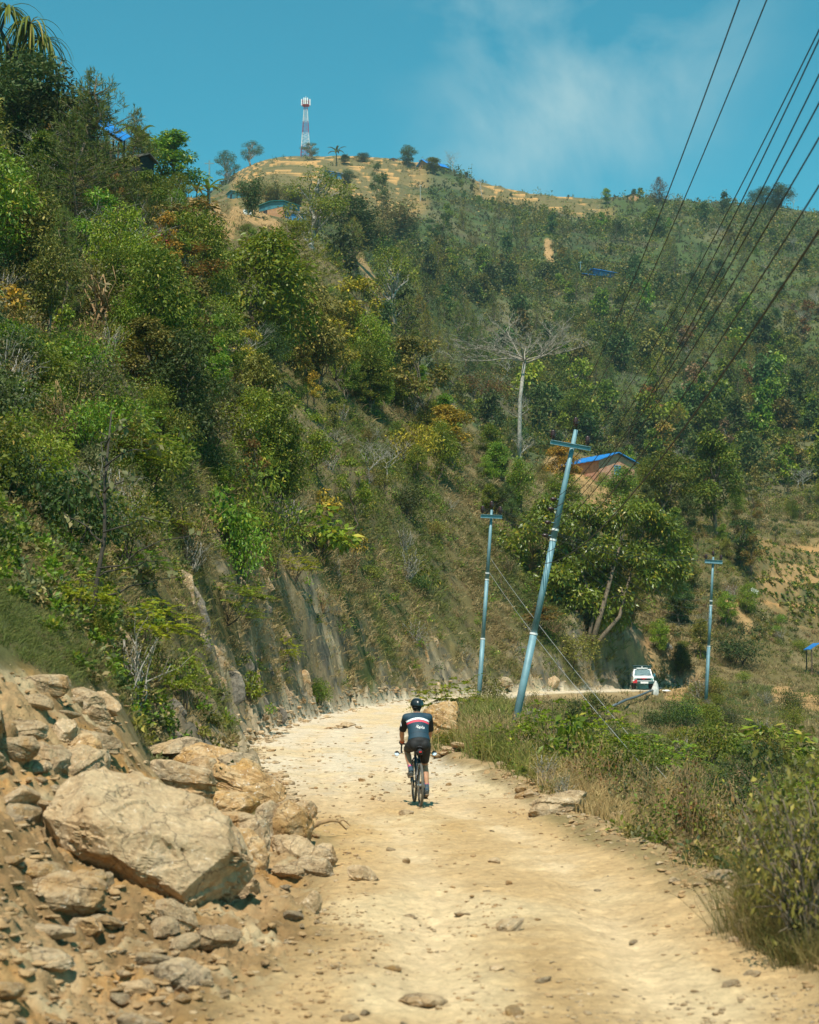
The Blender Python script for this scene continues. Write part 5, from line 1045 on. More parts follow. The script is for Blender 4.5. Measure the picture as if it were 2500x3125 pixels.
# far hill
farlow = sstep(560, 900, PYm); fc = sstep(-.3, .3, fbm(GX / 30, GY / 40, 3, 133))
grow(225, farw * clear_ * (.15 + fc) * (.10 + farlow) * (PXm > 1000), 161, 'farb', .6, 1.7, 'green tree in the woods of the distant hill', 'distant tree', 'distant_tree', 'trees of the distant hill', ['teal', 'green', 'teal', 'bright', 'olive', 'dark'])
grow(120, farw * clear_ * (.25 + (1 - fc)) * farlow * sstep(1500, 1250, PYm) * (PXm > 1050) * (PXm < 2300), 162, 'farp', .6, 1.3, 'pine in the woods of the distant hill', 'distant pine', 'pine_tree', 'pines of the distant hill', ['pine', 'pine', 'pineyel', 'teal'])
grow(60, farw * sstep(1900, 2100, PXm) * sstep(880, 1000, PYm), 163, 'farb', .6, 1.2, 'thin-crowned rusty tree on the distant slope at the right', 'rusty tree', 'rusty_tree', 'rusty trees at the right of the distant hill', ['rust', 'olive', 'green', 'olive', 'dry'], barks=[m_bark_pale])
grow(30, farw * clear_ * farlow * (PXm > 1200), 164, 'bare', .6, 1.1, 'leafless pale tree on the distant hill', 'bare tree', 'bare_tree', 'leafless trees of the distant hill', ['dry'], barks=[m_bark_pale])
sky_ = (GY > 600) * (PYm < 660) * (PXm > 1380)
grow(26, sky_ * farw * sstep(660, 600, PYm), 165, 'farb', .3, .7, 'small tree along the distant ridge line', 'distant tree', 'distant_tree', 'small trees along the ridge line', ['teal', 'dark', 'green'])
grow(14, sky_ * sstep(660, 600, PYm), 166, 'bare', .35, .6, 'small leafless tree along the distant ridge line', 'bare tree', 'bare_tree', 'leafless trees along the ridge line', ['dry'])

merged('undergrowth', 3600, nearleft * (.25 + clump) * (.5 + .5 * upper) * (1 - .8 * sstep(2.6, .8, MK['e'])) * sstep(20, 30, GY), 171, .3, 1.2, 100, .20, .5, ['green', 'green', 'olive', 'dark', 'greygreen', 'dry', 'bright'], 'dense low undergrowth covering the left hillside')
merged('slope_undergrowth', 1700, rightlow * (.25 + clump) * (1 - .6 * MK['ter']), 172, .3, .9, 110, .15, .45, ['green', 'olive', 'dark', 'greygreen', 'dry'], 'low undergrowth covering the slope below the road')
merged('distant_scrub', 9000, farw * (.25 + fc + .5 * fbm(GX / 12, GY / 14, 2, 134)) * (.6 + .9 * farlow), 173, .6, 3.6, 34, .9, .6, ['teal', 'green', 'olive', 'green', 'olive', 'greygreen'], 'low scrub covering the distant hill', .8)

merged('distant_woods', 1500, farw * clear_ * sstep(-.05, .3, fbm(GX / 30, GY / 40, 3, 133)) * (.12 + farlow) * (PXm > 950), 176, 1.6, 4.6, 110, 1.0, .6, ['teal', 'green', 'teal', 'dark', 'olive', 'green'], 'woods merging together on the distant hill', 1.15)
merged('terrace_scrub', 1500, (MK['ter'] > .3) * (MK['riser'] > .5) * (GY > 150), 174, .3, 1.5, 30, .5, .6, ['teal', 'olive', 'dry', 'green'], 'low brush along the edges of the old field terraces', .8)
# grasses
m_grass, t, b = nodes('grass'); a_ = nd(t, 'ShaderNodeAttribute', attribute_name='tint'); t.links.new(a_.outputs['Color'], b.inputs['Base Color']); b.inputs['Roughness'].default_value = .7; b.inputs['Specular IOR Level'].default_value = .2
tr_ = nd(t, 'ShaderNodeBsdfTranslucent'); ms_ = nd(t, 'ShaderNodeMixShader'); ms_.inputs[0].default_value = .25; t.links.new(a_.outputs['Color'], tr_.inputs[0]); t.links.new(b.outputs[0], ms_.inputs[1]); t.links.new(tr_.outputs[0], ms_.inputs[2]); t.links.new(ms_.outputs[0], t.nodes['Material Output'].inputs['Surface'])
def grass(name, n, weight, seed, hmin, hmax, per, label, pal, wid=.0003, down=.25, stray=.55, wmin=.006, tuft=.16):
    X, Y, Z, M = scatter(n, weight, seed, 2); r = np.random.default_rng(seed)
    # downhill direction, so that grass hangs over the banks
    zx = (base_z(X + .5, Y) - base_z(X - .5, Y)); zy = (base_z(X, Y + .5) - base_z(X, Y - .5)); dn = np.stack([-zx, -zy, 0 * zx], 1); dn = dn / np.maximum(1, np.linalg.norm(dn, axis=1))[:, None]
    k = np.repeat(np.arange(n), per); N_ = n * per; hh = (hmin + (hmax - hmin) * r.random(n) ** 1.5)[k] * r.uniform(.55, 1.1, N_)
    base_ = np.stack([X, Y, Z], 1)[k] + np.concatenate([r.normal(size=(N_, 2)) * tuft * np.clip(Y[k] / 60, .4, 1.4)[:, None], np.zeros((N_, 1))], 1); base_[:, 2] -= .04
    d = r.normal(size=(N_, 3)) * stray + dn[k] * down * 1.2; d[:, 2] = np.abs(d[:, 2]) * .3 + 1.0; d = unit(d); lean_ = r.normal(size=(N_, 3)) * .5 + dn[k] * down * 2; lean_[:, 2] = -.55
    sd = unit(np.cross(d, r.normal(size=(N_, 3)))); w_ = np.maximum(wmin, wid * Y[k])[:, None] * r.uniform(.6, 1.2, (N_, 1)); h1 = hh[:, None]
    mid = base_ + d * h1 * .55; tip = mid + (d * .45 + lean_ * .35) * h1
    V = np.stack([base_ - sd * w_ * .5, base_ + sd * w_ * .5, mid + sd * w_ * .4, mid - sd * w_ * .4, tip], 1).reshape(-1, 3); o5 = np.arange(N_)[:, None] * 5
    pal = np.array(pal); patch = np.clip((fbm(X / 5, Y / 7, 3, seed) + .5), 0, .999); ci = np.clip((patch * len(pal) + r.normal(size=n) * .8).astype(int), 0, len(pal) - 1)
    col = pal[ci][k] * r.uniform(.7, 1.3, (N_, 1)); T = np.clip(col, 0, .7).repeat(5, 0)
    return tag(link(name, mesh_raw(name, V, [o5 + np.array([0, 1, 2, 3]), o5 + np.array([3, 2, 4])], [m_grass], tint=T)), label, 'grass', kind='stuff')
DRY = [(.30, .215, .095), (.36, .265, .125), (.24, .18, .075), (.20, .175, .055), (.15, .155, .038), (.11, .13, .03)]
GRN = [(.36, .26, .11), (.26, .22, .065), (.18, .185, .042), (.13, .16, .032), (.23, .225, .045)]
grass('dry_hillside_grass', 22000, nearleft * (.45 + .55 * sstep(1000, 1500, PYm)) * (1 - .72 * rockm) * (.15 + sstep(-.35, .15, fbm(GX / 1.6, GY / 2.2, 3, 188))), 181, .15, .75, 9, 'dry tan grass tufts on the left hillside and the cut bank', DRY, .0004, .35, .75, .006, .11)
grass('slope_grass', 9000, (MK['lat'] > 0) * (MK['e'] > .6) * (MK['far'] < .5) * (MK['ter'] < .3) * sstep(22, 34, GY), 182, .25, .75, 8, 'rough olive and tan grass on the slope below the road', DRY, .0004, .3)
verge_w = (MK['lat'] > 0) * sstep(.25, .9, MK['e']) * sstep(4.5, 2.2, MK['e'] + .8 * fbm(GX, GY, 2, 8)) * (GY > 12.5) * (GY < 75) * (.3 + sstep(-.2, .3, fbm(GX * .5, GY * .5, 2, 9))) * sstep(50, 80, np.abs(PXm - 1355) + 2.0 * np.abs(PYm - 2275) * (PYm > 2230))
grass('verge_grass', 3800, verge_w * sstep(13, 18, GY) * sstep(.5, 1.3, MK['e'] + .4 * fbm(GX, GY, 2, 19)), 183, .35, 1.3, 12, 'tall dry grass and weeds along the right edge of the road', GRN + [(.50, .36, .17), (.46, .32, .14), (.42, .28, .115)], .00035, .15, .32, .004, .10)
grass('distant_grass', 9000, farw * (1 - MK['ter']), 184, .8, 2.0, 5, 'grass of the distant hill', [(.12, .11, .05), (.10, .105, .04), (.15, .13, .065), (.075, .085, .03)], .0007, .2)
# tall brown weeds with seed heads along the verge
X, Y, Z, M = scatter(95, verge_w * (GY > 16) * (GY < 60) * (MK['e'] > .9), 185); r = np.random.default_rng(185)
def weed(seed):
    r = np.random.default_rng(seed); m = MB(); P = []
    for k in range(7):
        a = r.uniform(0, 6.283); b = np.array([math.cos(a) * r.uniform(.1, .45), math.sin(a) * r.uniform(.1, .45), r.uniform(.7, 1.3)]); pts = np.array(limb(m, (0, 0, -.1), b, .008, .003, r, .0, 5, 4))
        for j in range(26): f = r.uniform(1.5, 5); i0 = min(int(f), 4); P.append(pts[i0] + (pts[i0 + 1] - pts[i0]) * (f - i0) + r.normal(size=3) * .04)
    P = np.array(P); D = r.normal(size=P.shape); return m, leaf_quads(P, D, .065 * r.uniform(.5, 1.4, len(P)), .5, r, r.random(len(P)))
PR['weed'] = [proto('weed', *weed(350 + k), m_twig, LEAF['olive']) for k in range(4)]
for j in range(95):
    plant('weed', j % 4, (X[j], Y[j], Z[j]), r.uniform(.6, 1.1), r.uniform(.6, 1.25), 'thin dry weed standing in the grass of the right verge', 'weed', 'roadside_weed', 'weeds of the right verge', LEAF[['olive', 'dry', 'greygreen', 'rust', 'green'][int(r.integers(5))]], seed=j)
# the dark bush close by at the right picture edge
for (px, py, Y0, sx, sz, lb, lf, kd) in ((2480, 2920, 12.6, .50, .80, 'dark bush close by at the right picture edge', 'olive', 'dryshrub'), (2430, 2760, 15.5, .55, .78, 'grey weedy bush behind the near dark bush at the right edge', 'greygreen', 'dryshrub'), (2330, 2700, 17.5, .42, .5, 'low scraggly bush between tall grass and the near dark bush', 'olive', 'dryshrub'), (2545, 2800, 13.6, .62, 1.0, 'tall dark weedy bush cut by the right picture edge', 'olive', 'dryshrub')):
    q = at(px, py, Y0); plant(kd, 1, (q.x, q.y, gz(q.x, q.y)), sx, sz, lb, 'shrub', 'twiggy_shrub' if kd == 'dryshrub' else 'leafy_shrub', None, LEAF[lf], m_bark, seed=3)
w_ = (np.hypot(GX - at(2450, 2880, 13).x, (GY - 13.0) * .7) < .75) * (GY > 11) * (GY < 16) * (MK['e'] > .1)
grass('near_grass', 170, w_, 186, .4, .95, 26, 'thick olive grass clump close by at the right picture edge', [(.13, .12, .035), (.09, .10, .026), (.2, .15, .05)], .0002, .05, .4, .005, .12)
# ------------------------------------------------------------------ buildings
m_blue = plain('blue_sheet_roof', (.02, .22, .62), .4, var=.12, scale=1.2, spec=.5)
m_teal = plain('teal_sheet_roof', (.03, .27, .28), .45, var=.15, scale=1.0)
m_tealw = plain('teal_sheet_wall', (.06, .22, .27), .5, var=.2, scale=.8)
m_bluew = plain('blue_board_wall', (.05, .22, .45), .6, var=.2, scale=.8)
m_earthw = plain('earth_wall', (.33, .20, .10), .9, var=.2, scale=.9)
m_dark = plain('dark_opening', (.018, .016, .014), .8, var=.2)
m_thatch = plain('thatch', (.16, .135, .105), .95, var=.3, scale=3, bump=.6)
m_woodp = plain('timber_post', (.12, .08, .05), .85, var=.25, scale=6)
m_wht = plain('white_paint', (.72, .70, .65), .6, var=.12, scale=3)
def brick_mat(name, c1, c2, mortar, scale):
    m, t, b = nodes(name); lk = t.links.new; tcn = nd(t, 'ShaderNodeTexCoord'); bt = nd(t, 'ShaderNodeTexBrick', i_Scale=scale); bt.inputs['Color1'].default_value = rgb(c1); bt.inputs['Color2'].default_value = rgb(c2); bt.inputs['Mortar'].default_value = rgb(mortar); bt.inputs['Mortar Size'].default_value = .018
    sx = nd(t, 'ShaderNodeSeparateXYZ'); cb = nd(t, 'ShaderNodeCombineXYZ'); lk(tcn.outputs['Object'], sx.inputs[0]); ad = nd(t, 'ShaderNodeMath', operation='ADD'); lk(sx.outputs[0], ad.inputs[0]); lk(sx.outputs[1], ad.inputs[1]); lk(ad.outputs[0], cb.inputs[0]); lk(sx.outputs[2], cb.inputs[1]); lk(cb.outputs[0], bt.inputs['Vector'])
    no = nd(t, 'ShaderNodeTexNoise', i_Scale=1.5, i_Detail=6); lk(tcn.outputs['Object'], no.inputs['Vector']); hs = nd(t, 'ShaderNodeHueSaturation'); mr = nd(t, 'ShaderNodeMapRange'); mr.inputs['To Min'].default_value = .6; mr.inputs['To Max'].default_value = 1.4; lk(no.outputs[0], mr.inputs[0]); lk(mr.outputs[0], hs.inputs['Value']); lk(bt.outputs[0], hs.inputs['Color']); lk(hs.outputs[0], b.inputs['Base Color']); b.inputs['Roughness'].default_value = .9; return m
m_brick = brick_mat('red_brick', (.44, .15, .08), (.52, .25, .15), (.46, .36, .27), 1.6)
m_brick_or = brick_mat('orange_brick', (.44, .19, .075), (.50, .25, .11), (.42, .30, .2), 1.6)
def gable_walls(m, w_, d, h, rise, mi=0):
    """hollow-looking block: four walls with gable ends, x wide, ridge along y"""
    m.prism([(-w_ / 2, -.6), (w_ / 2, -.6), (w_ / 2, h), (0, h + rise), (-w_ / 2, h)], -d / 2, d / 2, mi)
def gable_roof(e, w_, d, h, rise, ov, mat, th=.10):
    for s in (-1, 1):
        m = MB(); k = rise / (w_ / 2); x1 = w_ / 2 + ov; n = 14
        for i in range(n):      # corrugated sheets side by side
            y0 = -d / 2 - ov + (d + 2 * ov) * i / n; y1 = -d / 2 - ov + (d + 2 * ov) * (i + 1) / n - .015; dz = .03 * (i % 2)
            m.prism([(s * .02, h + rise + .06 + dz), (s * x1, h + rise - k * x1 + .06 + dz), (s * x1, h + rise - k * x1 + .06 + th + dz), (s * .02, h + rise + .06 + th + dz)], y0, y1)
        m.build('roof', mat, e)
def window(e, x, y, z, w_, h_, axis, fr=None, pane=None):
    f = MB(); t_ = .07
    for (cx, cz, sx, sz) in ((0, h_ / 2, w_ + t_, t_), (0, -h_ / 2, w_ + t_, t_), (-w_ / 2, 0, t_, h_ - t_), (w_ / 2, 0, t_, h_ - t_), (0, 0, t_ * .8, h_ - t_)):
        f.box((x + cx, y, z + cz) if axis == 'y' else (x, y + cx, z + cz), (sx, .14, sz) if axis == 'y' else (.14, sx, sz))
    o = f.build('window', fr or m_bluew, e); p_ = MB(); p_.box((x, y, z), (w_ - .03, .06, h_ - .03) if axis == 'y' else (.06, w_ - .03, h_ - .03)); p_.build('pane', pane or m_dark, o)
def house(label, pos, w_, d, h, rise, rz, wall, roof, ov=.5, name='house', cat='house', wins=(), doors=(), upper=None):
    e = empty(name, pos, label, cat, rz=R(rz)); m = MB()
    if upper:
        m.box((0, 0, upper / 2 - .3), (w_, d, upper + .6)); m.build('wall', wall, e); m2 = MB(); hh = h - upper
        m2.prism([(-w_ / 2 - .04, upper + .003), (w_ / 2 + .04, upper + .003), (w_ / 2 + .04, h), (0, h + rise), (-w_ / 2 - .04, h)], -d / 2 - .04, d / 2 + .04); m2.build('upper_wall', m_tealw, e)
    else: gable_walls(m, w_, d, h, rise); m.build('wall', wall, e)
    gable_roof(e, w_, d, h, rise, ov, roof)
    for q in wins: window(e, *q)
    for (x, y, ww, hh, ax) in doors:
        dm = MB(); dm.box((x, y, hh / 2), (ww, .12, hh) if ax == 'y' else (.12, ww, hh)); dm.build('door', m_dark, e)
    return e
def spot(x, y, sink=0): p = hit(x, y); return p - Vector((0, 0, sink))
# brick house with the blue roof on the spur
p = spot(1822, 1466)
house('red brick house with a bright blue roof above the dirt track', p + Vector((.5, 4, .2)), 6.4, 9, 2.5, 1.15, 32, m_brick, m_blue, .55, wins=((.1, -4.53, 1.25, 1.1, 1.3, 'y', m_bluew, m_bluew),), doors=((-3.22, 1, 1, 1.9, 'x'),))
# teal-roofed two storey house, its thatched shed, the hut beside
p = spot(850, 662); Y = p.y; k = Y / F
house('two storey house of orange brick below and teal sheet above', p + Vector((0, 3, 0)), 7.6, 6, 44 * k, 6 * k, -38, m_brick_or, m_teal, .5, upper=27 * k, wins=((-1.8, -3.03, 1.6, 1.2, .9, 'y', m_woodp, m_dark),), doors=((3.83, -.9, 1.0, 1.9, 'x'),))
p = spot(893, 672); house('low blue-grey shed with a thatched roof beside the teal-roofed brick house', p + Vector((0, 2, 0)), 4.2, 4.6, 1.8, 1.0, -62, m_bluew, m_thatch, .4, 'shed', 'shed')
p = spot(722, 606); house('blue-green hut with a teal roof left of the brick two storey house', p + Vector((0, 2, 0)), 4.4, 4.6, 2.0, .7, -50, m_tealw, m_teal, .4, 'hut', 'hut', doors=((0, -2.33, .8, 1.6, 'y'),))
# blue house on posts on the terraces
p = spot(1014, 546); e = house('blue stilt house on the terraces below the mast', p + Vector((0, 3, .9)), 5, 6.0, 2.2, .8, -58, m_bluew, m_blue, .6, doors=((2.53, 0, 1, 1.7, 'x'),))
for x in (-2.3, 2.3):
    for y in (-2.8, 0, 2.8): b_ = MB(); b_.box((x, y, -1.2), (.2, .2, 1.2)); b_.build('post', m_woodp, e)
p = spot(1322, 512); house('long earth-walled house with a blue roof on the skyline', p + Vector((0, 5, 0)), 6.5, 13, 2.4, 2.2, -52, m_earthw, m_blue, .9, wins=((-.6, -6.53, 1.4, .9, .8, 'y', m_woodp, m_dark),), doors=((1.2, -6.53, .9, 1.8, 'y'),))
p = spot(1255, 508); house('small earth-walled outbuilding joined to the skyline house at the left', p + Vector((0, 2, 0)), 2.6, 3, 1.6, .5, -52, m_earthw, m_woodp, .4, 'outbuilding', 'shed')
p = spot(1202, 492); house('tiny open shelter on the terraced hilltop', p + Vector((0, 2, 0)), 3.5, 2.6, 1.3, .5, 10, m_earthw, m_thatch, .4, 'shelter', 'shelter', doors=((0, -1.33, 1.2, 1.1, 'y'),))
p = spot(1934, 614); house('small brick hut with a dark gable roof alone on the ridge', p + Vector((0, 2, 0)), 4.8, 5, 2.4, 1.0, -10, m_brick_or, m_woodp, .5, 'hut', 'hut', wins=((0, -2.53, 1.9, .8, 1.1, 'y', m_woodp, m_dark),))
p = spot(1838, 850); house('house with a low bright blue roof among the far trees', p + Vector((0, 3, 1.2)), 6.0, 7.2, 1.3, 1.0, -55, m_bluew, m_blue, .8)
p = spot(1795, 852); house('lower lean-to with a blue sheet roof left of the far blue-roofed house', p + Vector((0, 1, .4)), 3.4, 3.6, 1.0, .5, -62, m_woodp, m_blue, .5, 'lean_to', 'shed')
# stilt house on the left skyline: single pitch blue roof on posts
q = at(325, 415, 128); e = empty('stilt_house', (q.x, q.y, gz(q.x, q.y)), 'stilt house with a sloping blue sheet roof half hidden by the skyline pine', 'house', rz=R(0)); k = 128 / F
g = gz(q.x, q.y); ztop = at(272, 350, 128).z - g; zlow = at(386, 420, 128).z - g; x0 = at(272, 350, 128).x - q.x; x1 = at(386, 420, 128).x - q.x
dr = 1.5
def tilt(mb):      # the sheet roof falls towards the road as well
    for v in mb.V: v[:, 2] += (v[:, 1] - 2.5) * .42 + dr * .6
    return mb
m = MB(); m.prism([(x0, ztop), (x1, zlow), (x1, zlow + .07), (x0, ztop + .07)], -1.2, 2.0); tilt(m).build('roof', m_blue, e)
m = MB(); m.prism([(x0, ztop - .08), (x1 - .25, zlow - .04), (x1 - .25, zlow - .14), (x0, ztop - .2)], -1.1, 1.9); tilt(m).build('rafters', m_woodp, e)
m = MB(); m.box(((x0 + x1) / 2 - .5, .8, zlow - 1.9), (x1 - x0 - 1.0, 2.6, 1.5)); m.build('wall', m_woodp, e)
for x in (x1 - .45, x1 - 1.3, x0 + .4):
    for y in (-.9, 1.7): zz = zlow - .15 + (y - 2.5) * .42 + dr * .6; b_ = MB(); b_.box((x, y, (zz - .8) / 2), (.12, .12, zz + .8)); b_.build('post', m_woodp, e)
q = at(410, 500, 122); g = gz(q.x, q.y); house('small dark shed below the banana plants on the left ridge', Vector((q.x, q.y, g)), 1.6, 2.4, max(.8, q.z - g + .1), .35, 60, m_dark, m_thatch, .25, 'shed', 'shed')
# shelter with a blue sheet roof at the right picture edge
q = at(2490, 2003, 150); g = gz(q.x, q.y); e = empty('shelter', (q.x, q.y, g), 'open shelter with a bright blue sheet roof at the right picture edge', 'shelter'); hh = max(.8, q.z - g) + .55
m = MB(); m.prism([(-.75, hh), (.1, hh + .55), (1.3, hh + .6), (1.3, hh + .66), (.1, hh + .62), (-.75, hh + .07)], -1.0, 1.4); m.build('roof', m_blue, e)
for x in (-.55, 1.1):
    for y in (-.8, 1.2): b_ = MB(); b_.box((x, y, hh / 2 - .1), (.1, .1, hh + .2)); b_.build('post', m_woodp, e)
# small white things
p = spot(2302, 1812); b_ = MB(); b_.box((0, 0, .25), (.9, .5, .5), rot=Matrix.Rotation(.5, 3, 'Y'), taper=.8); tag(b_.build('sack', m_wht, loc=p), 'white sack lying on the slope right of the far pole', 'sack')
p = spot(755, 656); b_ = MB(); b_.box((0, 0, .5), (1.6, .1, 1.1), rot=Matrix.Rotation(-.35, 3, 'X')); b_.box((0, .2, .3), (1.4, .08, .7)); tag(b_.build('cloth_sheet', m_wht, loc=p), 'pale cloth sheet propped up in the yard of the brick house', 'sheet')

# ------------------------------------------------------------------ radio mast
m_red = plain('red_paint', (.36, .035, .075), .55, var=.1); m_mwhite = plain('mast_white', (.78, .76, .74), .55, var=.06)
p = spot(932, 472); k = p.y / F; HT = 188 * k; e = empty('radio_mast', p - Vector((0, 0, .5)), 'red and white lattice radio mast with antenna panels on the hilltop', 'mast')
def half(z): return (14.5 - 9.5 * min(1, z / (HT * .86))) * k * (1 if z < HT * .86 else 1.0)
bands = [(0, .17, 1), (.17, .40, 0), (.40, .60, 1), (.60, .80, 0), (.80, .94, 1)]
for a, b2, red in bands:
    m = MB(); n = max(2, int((b2 - a) * 20)); zs = np.linspace(a * HT, b2 * HT, n + 1)
    for j in range(n):
        z0, z1 = zs[j], zs[j + 1]; h0, h1 = half(z0), half(z1); c0 = [(-h0, -h0, z0), (h0, -h0, z0), (h0, h0, z0), (-h0, h0, z0)]; c1 = [(-h1, -h1, z1), (h1, -h1, z1), (h1, h1, z1), (-h1, h1, z1)]
        for q in range(4):
            m.tube([c0[q], c1[q]], .12, 5, cap=True); m.tube([c0[q], c1[(q + 1) % 4]], .055, 4); m.tube([c0[(q + 1) % 4], c1[q]], .055, 4); m.tube([c1[q], c1[(q + 1) % 4]], .055, 4)
    m.build('lattice_section', m_red if red else m_mwhite, e)
m = MB(); m.box((0, 0, HT * .885), (22 * k, 22 * k, .25)); m.box((0, 0, HT * .955), (20 * k, 20 * k, .15)); 
for x in (-1, 1):
    for y in (-1, 1): m.tube([(x * 9.5 * k, y * 9.5 * k, HT * .885), (x * 9.5 * k, y * 9.5 * k, HT * .98)], .12, 5)
m.build('platform', m_red, e)
for x, y in ((-13, 0), (13, 0), (0, -13), (0, 13), (-5, -13), (6, -13)): m = MB(); m.box((x * k, y * k, HT * .94), (3.2 * k, 3.2 * k, 20 * k)); m.build('antenna_panel', m_mwhite, e)
m = MB(); m.tube([(0, 0, HT * .93), (0, 0, HT * 1.05)], .09, 5); m.build('lightning_rod', m_mwhite, e)

# ------------------------------------------------------------------ power poles and lines
m_pole = plain('blue_grey_steel', (.17, .30, .34), .55, metal=.1, var=.12, scale=3, spec=.5)
m_porc = plain('brown_porcelain', (.05, .022, .02), .3, var=.2); m_wire = plain('wire', (.035, .03, .028), .6, var=.1); m_wirel = plain('pale_wire', (.36, .36, .34), .5, var=.1)
def insulator(e, p, s=1.0, horiz=False):
    m = MB()
    prof = [(.02, -.10), (.05, -.05), (.085, -.03), (.05, 0), (.085, .03), (.045, .06), (.06, .09), (.03, .13)]; V = []; Fq = []; n = 10
    for r_, z in prof:
        for i in range(n): a = i * 6.283 / n; V.append((r_ * s * math.cos(a), r_ * s * math.sin(a), z * s))
    for j in range(len(prof) - 1):
        for i in range(n): Fq.append([j * n + i, j * n + (i + 1) % n, (j + 1) * n + (i + 1) % n, (j + 1) * n + i])
    V = np.array(V)
    if horiz: V = V[:, [2, 1, 0]]
    m.add(V + np.array(p), Fq); m.tube([np.array(p) - np.array([0, 0, .16 * s]) if not horiz else np.array(p) + np.array([.04, 0, -.06]), p], .012, 5); m.build('insulator', m_porc, e, smooth=True)
def pole(label, base_px, top_px, Y, arm, arm_y, wb, wt, spools=(), name='power_pole'):
    a = at(*base_px, Y); b2 = at(*top_px, Y); d = (b2 - a); 
    g = gz(a.x, a.y); f0 = (g - .25 - a.z) / d.z; foot = a + d * f0; e = empty(name, foot, label, 'power pole'); rel = lambda q: np.array(q - foot)
    k = Y / F; L_ = [foot, a + d * .30, a + d * .30, a + d * .62, a + d * .62, b2]; rr = [wb * k * .5, wb * k * .5 * .98, wb * k * .43, wb * k * .42, (wb * .35 + wt * .15) * k, wt * k * .5]
    m = MB(); m.tube([rel(L_[0]), rel(L_[1])], [rr[0], rr[1]], 14); m.tube([rel(L_[2] - d.normalized() * .03), rel(L_[3])], [rr[2], rr[3]], 14); m.tube([rel(L_[4] - d.normalized() * .03), rel(L_[5])], [rr[4], rr[5]], 14); m.build('shaft', m_pole, e, smooth=True)
    m = MB()
    for f in (.30, .62, .655): c = a + d * f; dn_ = d.normalized(); rad = wb * k * (.5 if f < .4 else .43) * 1.08; m.tube([rel(c - dn_ * .03), rel(c + dn_ * .03)], rad, 14)
    m.build('collar', m_mwhite, e)
    # channel cross-arm
    a0, a1 = at(*arm[0], Y - .16), at(*arm[1], Y - .16); ax = (a1 - a0); m = MB(); c = rel((a0 + a1) / 2); ang = math.atan2(ax.z, ax.x); rot = Matrix.Rotation(-ang, 3, 'Y'); hh = 13 * k * (1 if Y < 60 else .85)
    m.box(c, (ax.length, .02, hh), rot=rot); up = np.array(rot @ Vector((0, 0, 1)))
    for s in (1, -1): m.box(c + up * (hh / 2 - .008) * s + np.array([0, -.04, 0]), (ax.length, .085, .014), rot=rot)
    m.build('cross_arm', m_pole, e)
    ends = []
    for q, bs in ((arm[0], a0), (arm[1], a1)):
        z = bs + ax.normalized() * (.09 if bs is a0 else -.09) + Vector((0, .0, .22 if Y < 60 else .3)); insulator(e, rel(z), 1.3 if Y < 60 else 1.6); ends.append(z)
    z = b2 + Vector((0, 0, .22)); insulator(e, rel(z), 1.3 if Y < 60 else 1.6); ends.append(z)
    sp = []
    for q in spools:
        z = at(*q, Y - .05); insulator(e, rel(z), .9, True); m = MB(); px_ = np.array(rel(z)); ctr = a + d * ((z.z - a.z) / d.z); m.box((px_ + rel(ctr)) / 2, (abs(ctr.x - z.x), .05, .02)); m.build('bracket', m_pole, e); sp.append(z)
    return e, ends, sp
P1, e1, s1 = pole('leaning blue-grey steel power pole by the road, nearest and thickest of the three', (1573, 2205), (1758, 1312), 52, ((1680, 1349), (1803, 1371)), 1360, 23, 13, ((1688, 1523), (1680, 1553), (1671, 1594), (1663, 1634)))
P2, e2, s2 = pole('slim upright power pole left of the leaning one', (1462, 2120), (1501, 1556), 82, ((1467, 1575), (1533, 1578)), 1576, 14, 8, ())
P3, e3, s3 = pole('slim far power pole on the right below the vehicle', (2157, 2090), (2177, 1700), 118, ((2151, 1713), (2205, 1716)), 1714, 11, 6, ())
def cable(label, pts, rad, mat, name='power_line', group=None):
    m = MB(); m.tube(pts, rad, 6); o = m.build(name, mat, smooth=True); return tag(o, label, 'wire', group)
def quad3(A, M_, P, n=40, ext=-9.0):
    """curve in a vertical plane through three points, carried on past the viewer"""
    ys = np.array([A.y, M_.y, P.y]); cz = np.polyfit(ys, [A.z, M_.z, P.z], 2); cx = np.polyfit([A.y, P.y], [A.x, P.x], 1)
    return [(float(np.polyval(cx, y)), float(y), float(np.polyval(cz, y))) for y in np.linspace(A.y, ext, n)]
names = ['leftmost overhead wire running up out of the picture top', 'second overhead wire from the left running up out of the picture top', 'upper wire of the close pair leaving at the top right', 'lower wire of the close pair leaving at the top right', 'fifth overhead wire leaving at the right picture edge', 'sixth overhead wire leaving at the right picture edge', 'seventh overhead wire leaving at the right picture edge', 'thin wire just above the thick black cable on the right', 'thickest black cable slanting across the right edge']
tg = [(e1[0], (2257, 0), (2073, 500), -.15), (e1[2], (2340, 0), (2134, 500), -.2), (e1[1], (2500, 92), (2296, 500), -.2), (s1[0], (2500, 122), (2309, 500), .9), (s1[1], (2500, 228), (2357, 500), .7), (s1[2], (2500, 315), (2060, 1100), .4), (s1[3], (2500, 420), (2240, 860), .3), (at(1660, 1690, 52), (2500, 567), (2224, 1000), .3), (at(1655, 1720, 52), (2500, 704), (2303, 1000), .2)]
